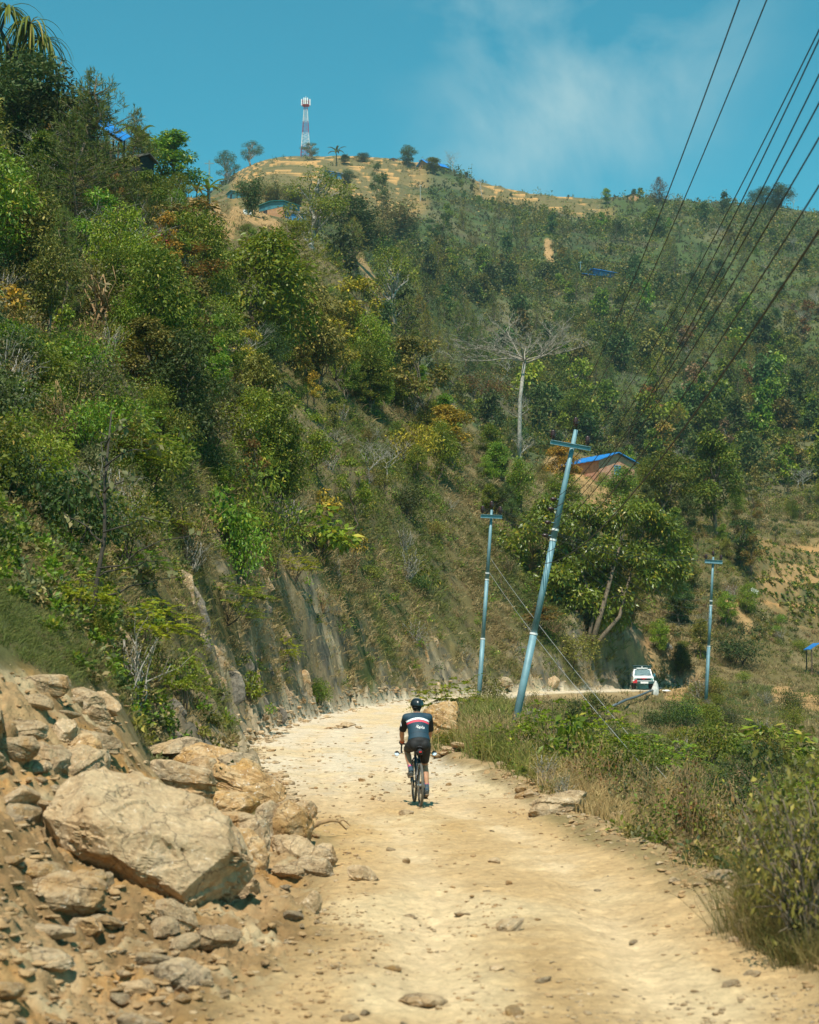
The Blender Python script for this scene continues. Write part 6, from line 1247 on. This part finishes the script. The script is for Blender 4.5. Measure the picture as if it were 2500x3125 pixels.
for (A, Pp, Mp, dz), nm in zip(tg, names):
    u, q = ray(*Pp); Yp = (A.z + dz - H) / q; P = Vector((u * Yp, Yp, A.z + dz)); um, qm = ray(*Mp)
    # where the wire's vertical plane crosses the middle sight line
    sl_ = (P.x - A.x) / (P.y - A.y); Ym = (A.x - sl_ * A.y) / (um - sl_)
    if not (P.y + 1 < Ym < A.y - 1): Ym = .5 * (P.y + A.y); M_ = Vector((A.x + sl_ * (Ym - A.y), Ym, .5 * (A.z + P.z) - .35))
    else: M_ = Vector((um * Ym, Ym, H + qm * Ym))
    lim_ = .5 * (A.z + P.z); M_.z = min(max(M_.z, lim_ - 1.2), lim_ + .1)
    cable(nm, quad3(A, M_, P), .012 if 'thickest' in nm else .0085, m_wire)
def span(label, a, b2, sag, rad, mat, group=None, name='power_line'):
    pts = [tuple(a.lerp(b2, f) - Vector((0, 0, sag * 4 * f * (1 - f)))) for f in np.linspace(0, 1, 24)]; return cable(label, pts, rad, mat, name, group)
for i in range(3): span('thin power wire sagging from the slim middle pole to the far pole', e2[i], e3[i], 1.0, .011, m_wire, 'wires between the middle and far poles')
for i in range(3): span('thin power wire from the leaning pole to the slim middle pole', e1[i], e2[i], .5, .009, m_wire, 'wires between the leaning and middle poles')
for i in range(4): span('thin low wire from the leaning pole to the far pole', s1[i], at(2166 + i, 1820 + 22 * i, 118), 1.3, .010, m_wire, 'low wires from the leaning pole')
for lb, a, b2 in (('upper of the two pale stay wires slanting down from the slim middle pole', (1497, 1703), (2070, 2420)), ('lower of the two pale stay wires slanting down from the slim middle pole', (1494, 1748), (2045, 2440))):
    A = at(*a, 82); B = hit(*b2); span(lb, A, B + Vector((0, 0, .05)), .25, .008, m_wirel, None, 'stay_wire')
# thin far posts
for lb, bx, by, ty, dx in (('thin white post on the far slope below the long blue-roofed house', 1283, 612, 560, 0), ('thin post on the shoulder right of the skyline house', 1448, 522, 474, 2), ('leaning thin post on the far slope', 1473, 608, 553, -8), ('thin pole beside the far blue-roofed houses', 1771, 846, 798, 0), ('thin wire pole on the left ridge above the hut', 637, 640, 484, -2)):
    p = hit(bx, by); k = p.y / F; m = MB(); m.tube([(0, 0, -.5), (dx * k, 0, (by - ty) * k)], [.16, .10], 7); m.box((dx * k, 0, (by - ty) * k * .94), (1.3, .1, .12)); tag(m.build('far_post', m_wirel if 'white' in lb or 'far slope' in lb else m_pole, loc=p), lb, 'pole')
# pipe, white stones by the far road
p0, p1 = hit(1872, 2168), hit(1940, 2142); m = MB(); m.tube([p0 + Vector((0, -.1, .28)), p0.lerp(p1, .5) + Vector((0, -.1, .38)), p1 + Vector((0, -.1, .36)), hit(1985, 2122) + Vector((0, -.1, .3)), hit(2015, 2112) + Vector((0, -.1, .25))], .085, 8)
m_pipe = plain('dark_plastic_pipe', (.12, .14, .15), .5, var=.15); tag(m.build('water_pipe', m_pipe, smooth=True), 'dark plastic water pipe lying on the embankment below the vehicle', 'pipe')
# ------------------------------------------------------------------ the cyclist and the bicycle
HEAD = R(5.5); g0 = hit(1284, 2459); by0 = 27.6; g0 = at(1284, 2459, by0); g0.z = gz(g0.x, g0.y) + .005
m_frame = plain('black_frame', (.015, .018, .022), .3, var=.1, spec=.5); m_tyre = plain('dusty_tyre', (.085, .082, .072), .85, var=.3, scale=14, c2=(.14, .12, .09)); m_steel = plain('bright_steel', (.5, .5, .5), .3, metal=.9, var=.1)
m_rubber = plain('black_rubber', (.02, .02, .022), .7, var=.1); m_mirror = plain('mirror_glass', (.80, .86, .90), .12, metal=.35, var=.02)  # pale blue-white in the mirror's base colour stands in for reflected sky
m_redl = plain('red_lens', (.6, .03, .03), .3, var=.1)
bk = empty('bicycle', g0, 'black gravel bicycle with drop bars and two round bar-end mirrors', 'bicycle', rz=HEAD)
def wheel(y, nm):
    m = MB(); m.torus((0, y, .345), .325, .021, 'x', 56, 10); w_ = m.build('wheel', m_tyre, bk, smooth=True)
    m = MB(); m.torus((0, y, .345), .298, .013, 'x', 56, 6); m.build('rim', m_frame, w_, smooth=True)
    m = MB()
    for i in range(24):
        a = i * 6.283 / 24; s = .03 * (1 if i % 2 else -1); m.tube([(s, y + .02 * math.cos(a + .6), .345 + .02 * math.sin(a + .6)), (0, y + .295 * math.cos(a), .345 + .295 * math.sin(a))], .0016, 4)
    m.build('spokes', m_steel, w_); m = MB(); m.tube([(-.06, y, .345), (.06, y, .345)], .022, 10); m.build('hub', m_steel, w_); m = MB(); m.torus((-.045, y, .345), .065, .006, 'x', 24, 4); m.build('brake_disc', m_steel, w_)
wheel(0, 'r'); wheel(1.02, 'f')
m = MB(); BB = (0, .43, .275); ST = (0, .27, .80); HT_, HB = (0, .82, .90), (0, .855, .77)
m.tube([BB, ST], .019, 10); m.tube([BB, HB], .024, 10); m.tube([(0, .275, .775), HT_], .018, 10); m.tube([HT_, HB], .024, 10)
for s in (-1, 1): m.tube([(s * .03, .40, .285), (s * .062, 0, .345)], .011, 8); m.tube([(s * .012, .275, .74), (s * .06, .16, .5), (s * .062, 0, .345)], .009, 8)
m.tube([(-.045, .43, .275), (.045, .43, .275)], .026, 10); m.build('frame', m_frame, bk, smooth=True)
m = MB(); m.tube([HB, (0, .87, .74)], .022, 8)
for s in (-1, 1): m.tube([(s * .02, .87, .74), (s * .052, .90, .68), (s * .056, 1.02, .345)], .013, 8)
m.build('fork', m_frame, bk, smooth=True)
m = MB(); m.tube([ST, (0, .235, .925)], .0145, 10); m.build('seatpost', m_frame, bk, smooth=True)
m = MB(); sad = [(0, .11, .945), (0, .16, .955), (0, .24, .95), (0, .34, .948), (0, .40, .94)]; m.tube(sad, [(.062, .02), (.072, .026), (.05, .024), (.024, .02), (.015, .012)], 14, flat=(1, 0, 0)); m.build('saddle', m_rubber, bk, smooth=True)
m = MB(); m.tube([(0, .06, .87), (0, .10, .865), (0, .2, .87), (0, .25, .875)], [(.03, .035), (.048, .055), (.042, .05), (.02, .03)], 14, flat=(1, 0, 0)); sb_ = m.build('saddle_bag', m_rubber, bk, smooth=True)
m = MB(); m.box((.0, .047, .872), (.042, .03, .022)); m.build('rear_light', m_redl, sb_)
m = MB(); m.tube([HT_, (0, .86, .95), (0, .93, .965)], [.022, .02, .02], 8)
for s in (-1, 1):
    m.tube([(0, .93, .965), (s * .17, .93, .965), (s * .205, .95, .965), (s * .21, 1.01, .955), (s * .215, 1.03, .91), (s * .22, 1.0, .855), (s * .222, .92, .835), (s * .223, .84, .83)], .0145, 10)
m.build('handlebar', m_rubber, bk, smooth=True)
for s in (-1, 1):
    m = MB(); m.tube([(s * .208, .98, .965), (s * .208, 1.05, .985), (s * .208, 1.09, 1.03)], [.019, .019, .013], 8); m.tube([(s * .208, 1.08, 1.0), (s * .21, 1.10, .93), (s * .21, 1.08, .86)], [.008, .009, .007], 6); m.build('brake_lever', m_rubber, bk, smooth=True)
    m = MB(); m.tube([(s * .223, .84, .83), (s * .25, .80, .82), (s * .285, .80, .815)], .008, 6); m.tube([(s * .31, .803, .815), (s * .31, .825, .815)], [.043, .03], 18); mo = m.build('mirror', m_rubber, bk, smooth=False)
    m = MB(); m.tube([(s * .31, .800, .816), (s * .31, .8025, .815)], [.039, .039], 20); m.build('mirror_glass', m_mirror, mo)
pedL, pedR = (-.12, .465, .445), (.12, .395, .108)
m = MB(); m.torus((.045, .43, .275), .092, .006, 'x', 36, 4); m.tube([(.04, .43, .275), (.052, .43, .275)], .08, 20); cs = m.build('chainring', m_frame, bk)
for s, pd in ((-1, pedL), (1, pedR)):
    m = MB(); m.tube([(s * .065, .43, .275), (s * .075, pd[1], pd[2])], [.014, .011], 8); co = m.build('crank', m_frame, bk, smooth=True); m = MB(); m.box((pd[0], pd[1], pd[2]), (.075, .065, .018)); m.build('pedal', m_rubber, co)
m = MB(); m.torus((.045, 0, .345), .045, .012, 'x', 20, 5); m.build('cassette', m_steel, bk); m = MB(); m.box((.06, .01, .24), (.02, .04, .13)); m.box((.055, .01, .18), (.012, .06, .06)); m.build('derailleur', m_rubber, bk)
m = MB(); m.tube([(.045, .43, .367), (.045, 0, .39)], .005, 4); m.tube([(.045, .43, .183), (.05, .02, .165)], .005, 4); m.build('chain', m_steel, bk)
m = MB(); m.tube([(0, .36, .50), (0, .31, .68)], .036, 12); m.build('water_bottle', m_mwhite, bk)

m_skin = plain('skin', (.47, .235, .13), .55, var=.12, scale=9); m_hair = plain('dark_hair', (.02, .013, .01), .7, var=.2, scale=40)
m_short = plain('black_shorts', (.016, .015, .015), .75, var=.3, scale=10); m_black = plain('black_cloth', (.010, .011, .013), .75, var=.2, scale=12); m_glove = plain('black_glove', (.012, .012, .013), .7, var=.2); m_orange = plain('orange_cuff', (.75, .13, .03), .6, var=.1)
m_shoe = plain('grey_shoe', (.055, .068, .07), .5, var=.3, scale=14, c2=(.10, .10, .09)); m_sole = plain('tan_sole', (.22, .15, .09), .7, var=.2); m_helm = plain('black_helmet', (.012, .016, .018), .3, var=.1, spec=.6)
# jersey cloth: navy with a white and a red chest band knitted round
m_jer, t, b = nodes('jersey_cloth'); lk = t.links.new; tcn = nd(t, 'ShaderNodeTexCoord'); sx = nd(t, 'ShaderNodeSeparateXYZ'); lk(tcn.outputs['Object'], sx.inputs[0])
def mth(op, a, b2=None, c=None):
    n = nd(t, 'ShaderNodeMath', operation=op)
    for i, v in enumerate((a, b2, c)):
        if v is None: continue
        if isinstance(v, (int, float)): n.inputs[i].default_value = v
        else: lk(v, n.inputs[i])
    return n.outputs[0]
arc = mth('MULTIPLY_ADD', mth('MULTIPLY', sx.outputs[0], sx.outputs[0]), 1.7, sx.outputs[2])
def band(z0, z1): return mth('MULTIPLY', mth('GREATER_THAN', arc, z0), mth('LESS_THAN', arc, z1))
col = (.010, .050, .085, 1)
no = nd(t, 'ShaderNodeTexNoise', i_Scale=14, i_Detail=4); lk(tcn.outputs['Object'], no.inputs['Vector'])
mx = nd(t, 'ShaderNodeMix', data_type='RGBA'); mx.inputs[6].default_value = (.003, .026, .046, 1); mx.inputs[7].default_value = (.008, .042, .066, 1); lk(no.outputs[0], mx.inputs[0]); cc = mx.outputs[2]
for z0, z1, c in ((1.386, 1.414, (.75, .78, .78, 1)), (1.350, 1.378, (.70, .06, .09, 1)), (1.185, 1.191, (.004, .012, .02, 1))):
    mx = nd(t, 'ShaderNodeMix', data_type='RGBA'); mx.inputs[7].default_value = c; lk(band(z0, z1), mx.inputs[0]); lk(cc, mx.inputs[6]); cc = mx.outputs[2]
lk(cc, b.inputs['Base Color']); b.inputs['Roughness'].default_value = .7

def grown(mb, name, mat, parent, vox=.009, smooth=3):
    """one continuous skin over the overlapping limbs"""
    o = mb.build(name, mat, None, smooth=True); md = o.modifiers.new('r', 'REMESH'); md.mode = 'VOXEL'; md.voxel_size = vox; md.use_smooth_shade = True
    sm = o.modifiers.new('s', 'SMOOTH'); sm.factor = .5; sm.iterations = smooth
    dg = bpy.context.evaluated_depsgraph_get(); me = bpy.data.meshes.new_from_object(o.evaluated_get(dg)); me.name = name; me.materials.clear(); me.materials.append(mat); o.modifiers.clear(); o.data = me; o.parent = parent
    return o
rider = empty('person', g0, 'cyclist from behind in a navy jersey with white and red bands, black shorts and helmet', 'person', rz=HEAD)
kL, kR = (-.165, .63, .885), (.115, .46, .645); aL, aR = (-.128, .315, .575), (.128, .265, .285)
hL, hR = (-.09, .24, .985), (.09, .24, .985); S_, E_, W_r = .185, .235, .212
def sgn(s, p): return (s * p[0], p[1], p[2])
sh, el, wr = (.178, .515, 1.405), (.238, .70, 1.165), (.212, .925, 1.005)
TOR = [(0, .20, .96), (0, .25, 1.03), (0, .31, 1.12), (0, .38, 1.22), (0, .46, 1.33), (0, .52, 1.41), (0, .555, 1.465)]; TR = [(.155, .105), (.178, .12), (.158, .11), (.16, .115), (.176, .118), (.155, .09), (.066, .062)]
def legs(m, g=0., t0=0., t1=1.):
    for h_, k_, a_, up in ((hL, kL, aL, 1), (hR, kR, aR, 1)):
        h_, k_, a_ = map(Vector, (h_, k_, a_)); pts = []; rr = []
        for f, r_ in ((0, .098), (.3, .092), (.65, .074), (.92, .058), (1.0, .054)): pts.append(h_.lerp(k_, f)); rr.append(r_ + g)
        m.tube(pts, rr, 14)
        bow = Vector((0, -.018, 0)); pts = []; rr = []
        for f, r_ in ((0, .053), (.15, .05), (.35, .056), (.6, .046), (.85, .034), (1, .032)): pts.append(k_.lerp(a_, f) + bow * math.sin(math.pi * f)); rr.append(r_ + g)
        m.tube(pts, rr, 14)
def arm_pts(s):
    a, b2, c = Vector(sgn(s, sh)), Vector(sgn(s, el)), Vector(sgn(s, wr)); return a, b2, c
m = MB(); m.tube(TOR, TR, 20, flat=(1, 0, 0)); legs(m)
for s in (-1, 1):
    a, b2, c = arm_pts(s); m.tube([a, a.lerp(b2, .5), b2], [.056, .05, .041], 12); m.tube([b2, b2.lerp(c, .3), b2.lerp(c, .75), c], [.040, .043, .032, .027], 12); m.ell(sgn(s, sh), (.062, .062, .062))
    m.tube([(0, .515, 1.42), sgn(s, sh)], [.07, .062], 12)
for a_, pd in ((aL, pedL), (aR, pedR)):
    m.tube([a_, (a_[0], a_[1] + .02, a_[2] - .05), (a_[0], a_[1] + .1, a_[2] - .09)], [.034, .036, .03], 10)
# neck, head with brow, nose, chin and ears
m.tube([(0, .535, 1.44), (0, .575, 1.50), (0, .60, 1.55)], [.062, .056, .055], 14)
hc = np.array([0, .625, 1.60]); m.ell(hc, (.074, .092, .108), nu=20, nv=14); m.tube([(0, .66, 1.545), (0, .70, 1.515)], [.055, .032], 12); m.tube([(0, .705, 1.615), (0, .735, 1.575)], [.011, .017], 8); m.ell((0, .69, 1.63), (.05, .022, .014))
for s in (-1, 1): m.ell((s * .076, .61, 1.59), (.012, .02, .032))
body = grown(m, 'body', m_skin, rider, .008, 3)
m = MB()
for s in (-1, 1): m.ell((s * .03, .706, 1.615), (.013, .008, .009))
m.build('eyes', m_mwhite, body, smooth=True); m = MB(); m.ell((0, .715, 1.55), (.026, .008, .007)); m.build('mouth', plain('lips', (.35, .12, .09), .5), body, smooth=True)
m = MB(); m.ell((0, .608, 1.588), (.080, .092, .092), nu=18, nv=12); m.tube([(0, .545, 1.53), (0, .56, 1.50)], [.05, .04], 12); hr = grown(m, 'hair', m_hair, body, .009, 2)
# clothes
m = MB(); m.tube(TOR[1:6] + [(0, .548, 1.452)], [(a + .012, b2 + .012) for a, b2 in TR[1:6]] + [(.085, .075)], 24, flat=(1, 0, 0))
for s in (-1, 1): m.tube([(0, .51, 1.415), sgn(s, (sh[0] + .005, sh[1] - .004, sh[2] + .004))], [.085, .070], 14); m.ell(sgn(s, (sh[0] + .004, sh[1], sh[2])), (.071, .072, .072))
jer = grown(m, 'jersey', m_jer, rider, .009, 3)
for s in (-1, 1):
    a, b2, c = arm_pts(s); m = MB(); m.tube([a + Vector((-s * .005, -.005, .015)), a.lerp(b2, .2), a.lerp(b2, .55), a.lerp(b2, .86)], [.070, .072, .066, .060], 16); sv = grown(m, 'sleeve', m_black, rider, .008, 2)
    if s < 0: m = MB(); q = a.lerp(b2, .45); m.box((q.x - .060, q.y - .02, q.z), (.012, .045, .06)); m.build('badge', m_mwhite, sv)
m = MB(); m.tube([(0, .175, .93), (0, .215, .99), (0, .26, 1.05), (0, .295, 1.095)], [(.135, .085), (.178, .125), (.176, .122), (.160, .112)], 22, flat=(1, 0, 0))
for h_, k_ in ((hL, kL), (hR, kR)):
    h_, k_ = Vector(h_), Vector(k_); m.tube([h_, h_.lerp(k_, .3), h_.lerp(k_, .65), h_.lerp(k_, .84)], [.108, .101, .082, .071], 18)
m.ell((-.075, .19, .975), (.095, .095, .10)); m.ell((.075, .19, .975), (.095, .095, .10)); grown(m, 'shorts', m_short, rider, .009, 3)
m_sock = None
m_sock, t, b = nodes('striped_sock'); lk = t.links.new; tcn = nd(t, 'ShaderNodeTexCoord'); sx = nd(t, 'ShaderNodeSeparateXYZ'); lk(tcn.outputs['Object'], sx.inputs[0])
rp = nd(t, 'ShaderNodeValToRGB'); rp.color_ramp.interpolation = 'CONSTANT'; el_ = rp.color_ramp.elements; el_[0].color = (.03, .06, .09, 1); el_[1].position = .45; el_[1].color = (.62, .06, .22, 1)
for ps, c in ((.58, (.03, .05, .08, 1)), (.70, (.5, .35, .4, 1)), (.78, (.05, .04, .08, 1)), (.9, (.25, .12, .2, 1))): x = el_.new(ps); x.color = c
lk(sx.outputs[2], rp.inputs[0]); lk(rp.outputs[0], b.inputs['Base Color']); b.inputs['Roughness'].default_value = .8
for k_, a_ in ((kL, aL), (kR, aR)):
    k_, a_ = Vector(k_), Vector(a_); d = (k_ - a_).normalized(); m = MB(); Ls = .135
    m.tube([(0, 0, -.04), (0, 0, .05), (0, 0, Ls)], [.038, .039, .044], 16, cap=False); m.V = [v / 1.0 for v in m.V]
    o = m.build('sock', m_sock, rider, smooth=True); o.location = a_ - d * .01; o.rotation_euler = d.to_track_quat('Z', 'Y').to_euler(); me = o.data
    for v in me.vertices: v.co.z /= Ls
    o.scale = (1, 1, Ls)
for a_, pd in ((aL, pedL), (aR, pedR)):
    A = Vector(a_); T = Vector((a_[0] - .0, pd[1] + .09, pd[2] + .035)); Hh = A + Vector((0, -.045, -.06)); m = MB()
    m.tube([Hh + Vector((0, -.012, -.012)), Hh + Vector((0, .01, -.005)), Hh.lerp(T, .35) + Vector((0, 0, .012)), Hh.lerp(T, .7), T, T + Vector((0, .03, -.005))], [(.026, .036), (.037, .048), (.038, .042), (.046, .034), (.042, .026), (.022, .014)], 16, flat=(1, 0, 0))
    m.tube([A + Vector((0, 0, .02)), A + Vector((0, .005, -.06))], [.041, .044], 14); so_ = grown(m, 'shoe', m_shoe, rider, .007, 2)
    m = MB(); q = (T - Hh).normalized(); m.tube([Hh + Vector((0, -.02, -.045)), Hh.lerp(T, .5) + Vector((0, 0, -.04)), T + Vector((0, .02, -.03))], [(.036, .010), (.036, .009), (.036, .008)], 12, flat=(1, 0, 0)); m.build('sole', m_sole, so_, smooth=True)
# gloved hands closed round the brake hoods
for s in (-1, 1):
    W = Vector(sgn(s, wr)); G = Vector((s * .208, 1.00, .985)); m = MB(); m.tube([W, W.lerp(G, .45) + Vector((0, 0, .012)), G + Vector((0, -.01, .028))], [(.030, .024), (.043, .022), (.044, .02)], 14, flat=(1, 0, 0))
    for i, (dx, ln) in enumerate(((-.030, .9), (-.010, 1.0), (.011, .95), (.031, .78))):
        c = G + Vector((0, .012 * (i - 1.5) * 0, 0)); yb = .03 - .026 * abs(dx) / .03 * .3 + (.018 * (1.5 - i)) * s * 0
        # fingers come over the outside of the hood and curl beneath it
        y0 = 1.005 + .024 * (1.6 - i); p0 = Vector((s * .236, y0 - .01, 1.012)); p1 = Vector((s * .2455, y0 + .008, .985)); p2 = Vector((s * .234, y0 + .012, .958)); p3 = Vector((s * (.234 - .026 * ln), y0 + .006, .949)); m.tube([Vector((s * .218, y0 - .03, 1.018)), p0, p1, p2, p3], [.012, .0112, .0105, .0098, .008], 8)
    m.tube([W.lerp(G, .5) + Vector((-s * .026, 0, .0)), Vector((s * .186, .995, 1.0)), Vector((s * .178, 1.02, .975)), Vector((s * .186, 1.03, .955))], [.014, .0135, .012, .009], 8)
    gl = grown(m, 'glove', m_glove, rider, .0045, 1)
    m = MB(); d = (W - Vector(sgn(s, el))).normalized(); m.tube([W - d * .032, W - d * .012, W + d * .008], [.0335, .0335, .034], 14); m.build('cuff', m_orange, gl, smooth=True)
# helmet: shell with long vents, back cradle and strap
m = MB(); V = []; Fq = []; nu, nv = 30, 12
for j in range(nv + 1):
    ph = (math.pi / 2) * (j / nv)
    for i in range(nu):
        a = 6.283 * i / nu; rib = 1 + .055 * math.cos(5 * a + 0.3) * math.cos(ph) ** .5 * (1 if math.sin(a) < .9 else .3); zz = math.sin(ph); V.append((.112 * math.cos(a) * math.cos(ph) ** .75 * rib, .138 * math.sin(a) * math.cos(ph) ** .75 * rib, .118 * zz))
for j in range(nv):
    for i in range(nu): Fq.append([j * nu + i, j * nu + (i + 1) % nu, (j + 1) * nu + (i + 1) % nu, (j + 1) * nu + i])
Fq.append([i for i in range(nu - 1, -1, -1)]); V = np.array(V); rot = Matrix.Rotation(R(6), 3, 'X'); V = V @ np.array(rot).T + np.array([0, .618, 1.605]); m.add(V, Fq); hm = m.build('helmet', m_helm, rider, smooth=True)
m = MB()
for x, l_ in ((-.062, .05), (-.022, .07), (.022, .07), (.062, .05)):
    m.tube([(x, .505 + abs(x) * .5, 1.63), (x * .95, .525 + abs(x) * .45, 1.67), (x * .8, .572 + abs(x) * .3, 1.71)], [(.008, .004), (.012, .006), (.008, .004)], 8, flat=(1, 0, 0))
m.build('vents', plain('vent_grey', (.05, .065, .07), .4), hm, smooth=True)
m = MB(); m.tube([(-.075, .56, 1.60), (-.05, .515, 1.572), (0, .50, 1.563), (.05, .515, 1.572), (.075, .56, 1.60)], .011, 8); m.tube([(0, .495, 1.565), (0, .497, 1.60)], .012, 8); m.build('strap', m_black, hm, smooth=True)
# lettering on the back
fc_ = bpy.data.curves.new('lettering', 'FONT'); fc_.body = 'Rapha.'; fc_.size = .066; fc_.shear = .42; fc_.align_x = 'CENTER'; fc_.extrude = .0; fc_.offset = .0; fc_.space_character = .86
to = bpy.data.objects.new('lettering', fc_); COL.objects.link(to); dg = bpy.context.evaluated_depsgraph_get(); tm = bpy.data.meshes.new_from_object(to.evaluated_get(dg)); bpy.data.objects.remove(to)
bv = BVHTree.FromPolygons([v.co[:] for v in jer.data.vertices], [p.vertices[:] for p in jer.data.polygons])
bm = bmesh.new(); bm.from_mesh(tm); bmesh.ops.subdivide_edges(bm, edges=bm.edges[:], cuts=1); ca, sa = math.cos(R(-9)), math.sin(R(-9))
for v in bm.verts:
    x, z = v.co.x * ca - v.co.y * sa + .018, v.co.x * sa + v.co.y * ca + 1.243; h_ = bv.ray_cast(Vector((x, -1, z)), Vector((0, 1, 0)))
    v.co = Vector((x, (h_[0].y if h_[0] else .3) - .004, z))
me = bpy.data.meshes.new('lettering'); bm.to_mesh(me); bm.free(); me.materials.append(m_mwhite); link('lettering', me, jer)

# ------------------------------------------------------------------ the vehicle on the far road
p = at(1967, 2104, 133.0); k = p.y / F; g = max(gz(p.x, p.y), p.z)
tr = empty('pickup_truck', (p.x, p.y + .4, g), 'dusty white four-wheel-drive vehicle with a roof rack coming along the road', 'car', rz=R(-4)); tr.scale = (k * 37.5,) * 3
m_car = plain('white_car_paint', (.88, .88, .86), .3, var=.05, spec=.5); m_glass = plain('windscreen_glass', (.16, .22, .23), .08, var=.15, spec=.7); m_cloth = plain('red_cloth', (.55, .03, .04), .8, var=.2); m_rack = plain('dark_teal_rack', (.03, .085, .085), .6, var=.2); m_chrome = plain('chrome', (.55, .57, .58), .2, metal=.9, var=.05)
m = MB(); m.box((0, 1.9, .78), (1.62, 3.7, .52)); m.prism([(-.79, .52), (.79, .52), (.79, .96), (-.79, .96)], .03, .9)
m.add([(-.74, .02, .98), (.74, .02, .98), (.80, 1.05, 1.10), (-.80, 1.05, 1.10), (-.76, .02, .90), (.76, .02, .90), (.81, 1.05, .90), (-.81, 1.05, .90)], [[0, 1, 2, 3], [4, 7, 6, 5], [0, 4, 5, 1], [1, 5, 6, 2], [2, 6, 7, 3], [3, 7, 4, 0]]); bd = m.build('body', m_car, tr)
m = MB(); m.add([(-.80, 1.07, 1.07), (.80, 1.07, 1.07), (.68, 1.55, 1.66), (-.68, 1.55, 1.66), (-.80, 3.6, 1.07), (.80, 3.6, 1.07), (.68, 3.5, 1.66), (-.68, 3.5, 1.66)], [[0, 1, 2, 3], [5, 4, 7, 6], [1, 5, 6, 2], [4, 0, 3, 7], [3, 2, 6, 7], [0, 4, 5, 1]]); m.build('cab', m_car, tr)
m = MB(); m.add([(-.70, 1.105, 1.13), (.70, 1.105, 1.13), (.60, 1.50, 1.61), (-.60, 1.50, 1.61), (-.70, 1.125, 1.13), (.70, 1.125, 1.13), (.60, 1.52, 1.61), (-.60, 1.52, 1.61)], [[0, 1, 2, 3], [4, 7, 6, 5], [0, 4, 5, 1], [1, 5, 6, 2], [2, 6, 7, 3], [3, 7, 4, 0]])
for v in m.V: v[:, 1] -= .02
ws = m.build('windscreen', m_glass, tr); m = MB()
for s in (-.25, .4): m.tube([(s, 1.075, 1.13), (s + .33, 1.13, 1.20)], .012, 4)
m.build('wiper', m_rubber, ws)
m = MB(); m.box((0, -.005, .80), (1.18, .06, .17)); gr = m.build('grille', m_frame, tr); m = MB(); m.box((0, -.04, .88), (.52, .03, .05)); m.box((0, -.042, .82), (.16, .03, .05)); m.build('emblem', m_cloth, gr)
for s in (-1, 1):
    m = MB(); m.tube([(s * .66, -.05, .82), (s * .66, .02, .82)], [.095, .10], 16); m.build('headlight', m_chrome, tr)
    m = MB(); m.box((s * .96, 1.15, 1.16), (.15, .08, .24)); m.box((s * .86, 1.17, 1.12), (.12, .04, .04)); m.build('side_mirror', m_tealw if s > 0 else m_frame, tr)
    for y in (.62, 3.1): m = MB(); m.torus((s * .70, y, .36), .26, .105, 'x', 26, 8); m.tube([(s * .64, y, .36), (s * .77, y, .36)], .17, 14); m.build('wheel', m_rubber, tr, smooth=True)
    m = MB(); m.box((s * .80, .62, .70), (.14, .95, .10)); m.build('fender', m_car, tr)
m = MB(); m.box((0, -.14, .56), (1.66, .16, .20)); m.build('bumper', m_rack, tr); m = MB(); m.box((.05, -.23, .55), (.62, .02, .15)); m.box((.0, -.11, .69), (1.3, .05, .05)); pl = m.build('number_plate', m_mwhite, tr)
m = MB(); m.box((-.70, -.24, .60), (.34, .04, .17)); m.box((-.62, -.12, .74), (.18, .12, .12)); m.build('cloth', m_cloth, tr)
m = MB()
for z in (1.76, 1.93): m.tube([(-.70, 1.5, z), (.70, 1.5, z), (.70, 3.3, z), (-.70, 3.3, z), (-.70, 1.5, z)], .03, 6)
for x in (-.7, -.35, 0, .35, .7):
    m.tube([(x, 1.5, 1.66), (x, 1.5, 1.93)], .025, 5); m.tube([(x, 1.5, 1.76), (x, 3.3, 1.76)], .025, 5)
m.box((0, 2.4, 1.86), (1.28, 1.7, .18)); m.build('roof_rack', m_rack, tr); m = MB(); m.box((-.02, 1.44, 1.72), (.9, .06, .07)); m.box((-.02, 1.44, 1.82), (.12, .05, .08)); m.build('light_bar', m_mwhite, tr)
# white-painted stone marker in front of the vehicle's right corner, and a fallen white slab
q = hit(1995, 2112); s = q.y / F; o = link('marker_stone', rock_mesh('marker_stone', 91, (25 * s, 15 * s, 54 * s), 4, 8, m_wht, .03, ((.8, 0, .5, .8), (-.8, 0, .5, .8), (0, 0, 1, .85)))); o.location = (q.x, q.y - 1.2, gz(q.x, q.y - 1.2) + 19 * s); o.rotation_euler = (0, R(14), 0); tag(o, 'leaning white-painted marker stone at the road edge before the vehicle', 'marker stone')
q = hit(2026, 2110); o = link('flat_stone', rock_mesh('flat_stone', 92, (30 * s, 20 * s, 7 * s), 4, 8, m_wht, .03)); o.location = (q.x, q.y - .6, gz(q.x, q.y - .6) + .15); tag(o, 'flat white stone lying on the grass right of the marker stone', 'stone')
# ------------------------------------------------------------------ the dusty air of the valley
hz, t, b = nodes('valley_haze'); t.nodes.remove(b); vp = nd(t, 'ShaderNodeVolumePrincipled'); vp.inputs['Color'].default_value = (.62, .82, .88, 1); vp.inputs['Density'].default_value = .00014; vp.inputs['Anisotropy'].default_value = .25
t.links.new(vp.outputs[0], t.nodes['Material Output'].inputs['Volume'])
zmin = float(GZ.min()) - 1.0; zmax = 318.0; xs = float(max(-GX.min(), GX.max())) + 15
m = MB(); m.box((0, 545, (zmin + zmax) / 2), (2 * xs, 1140, zmax - zmin)); o = m.build('haze', hz); tag(o, 'thin pale blue haze filling the valley', 'haze', kind='stuff')
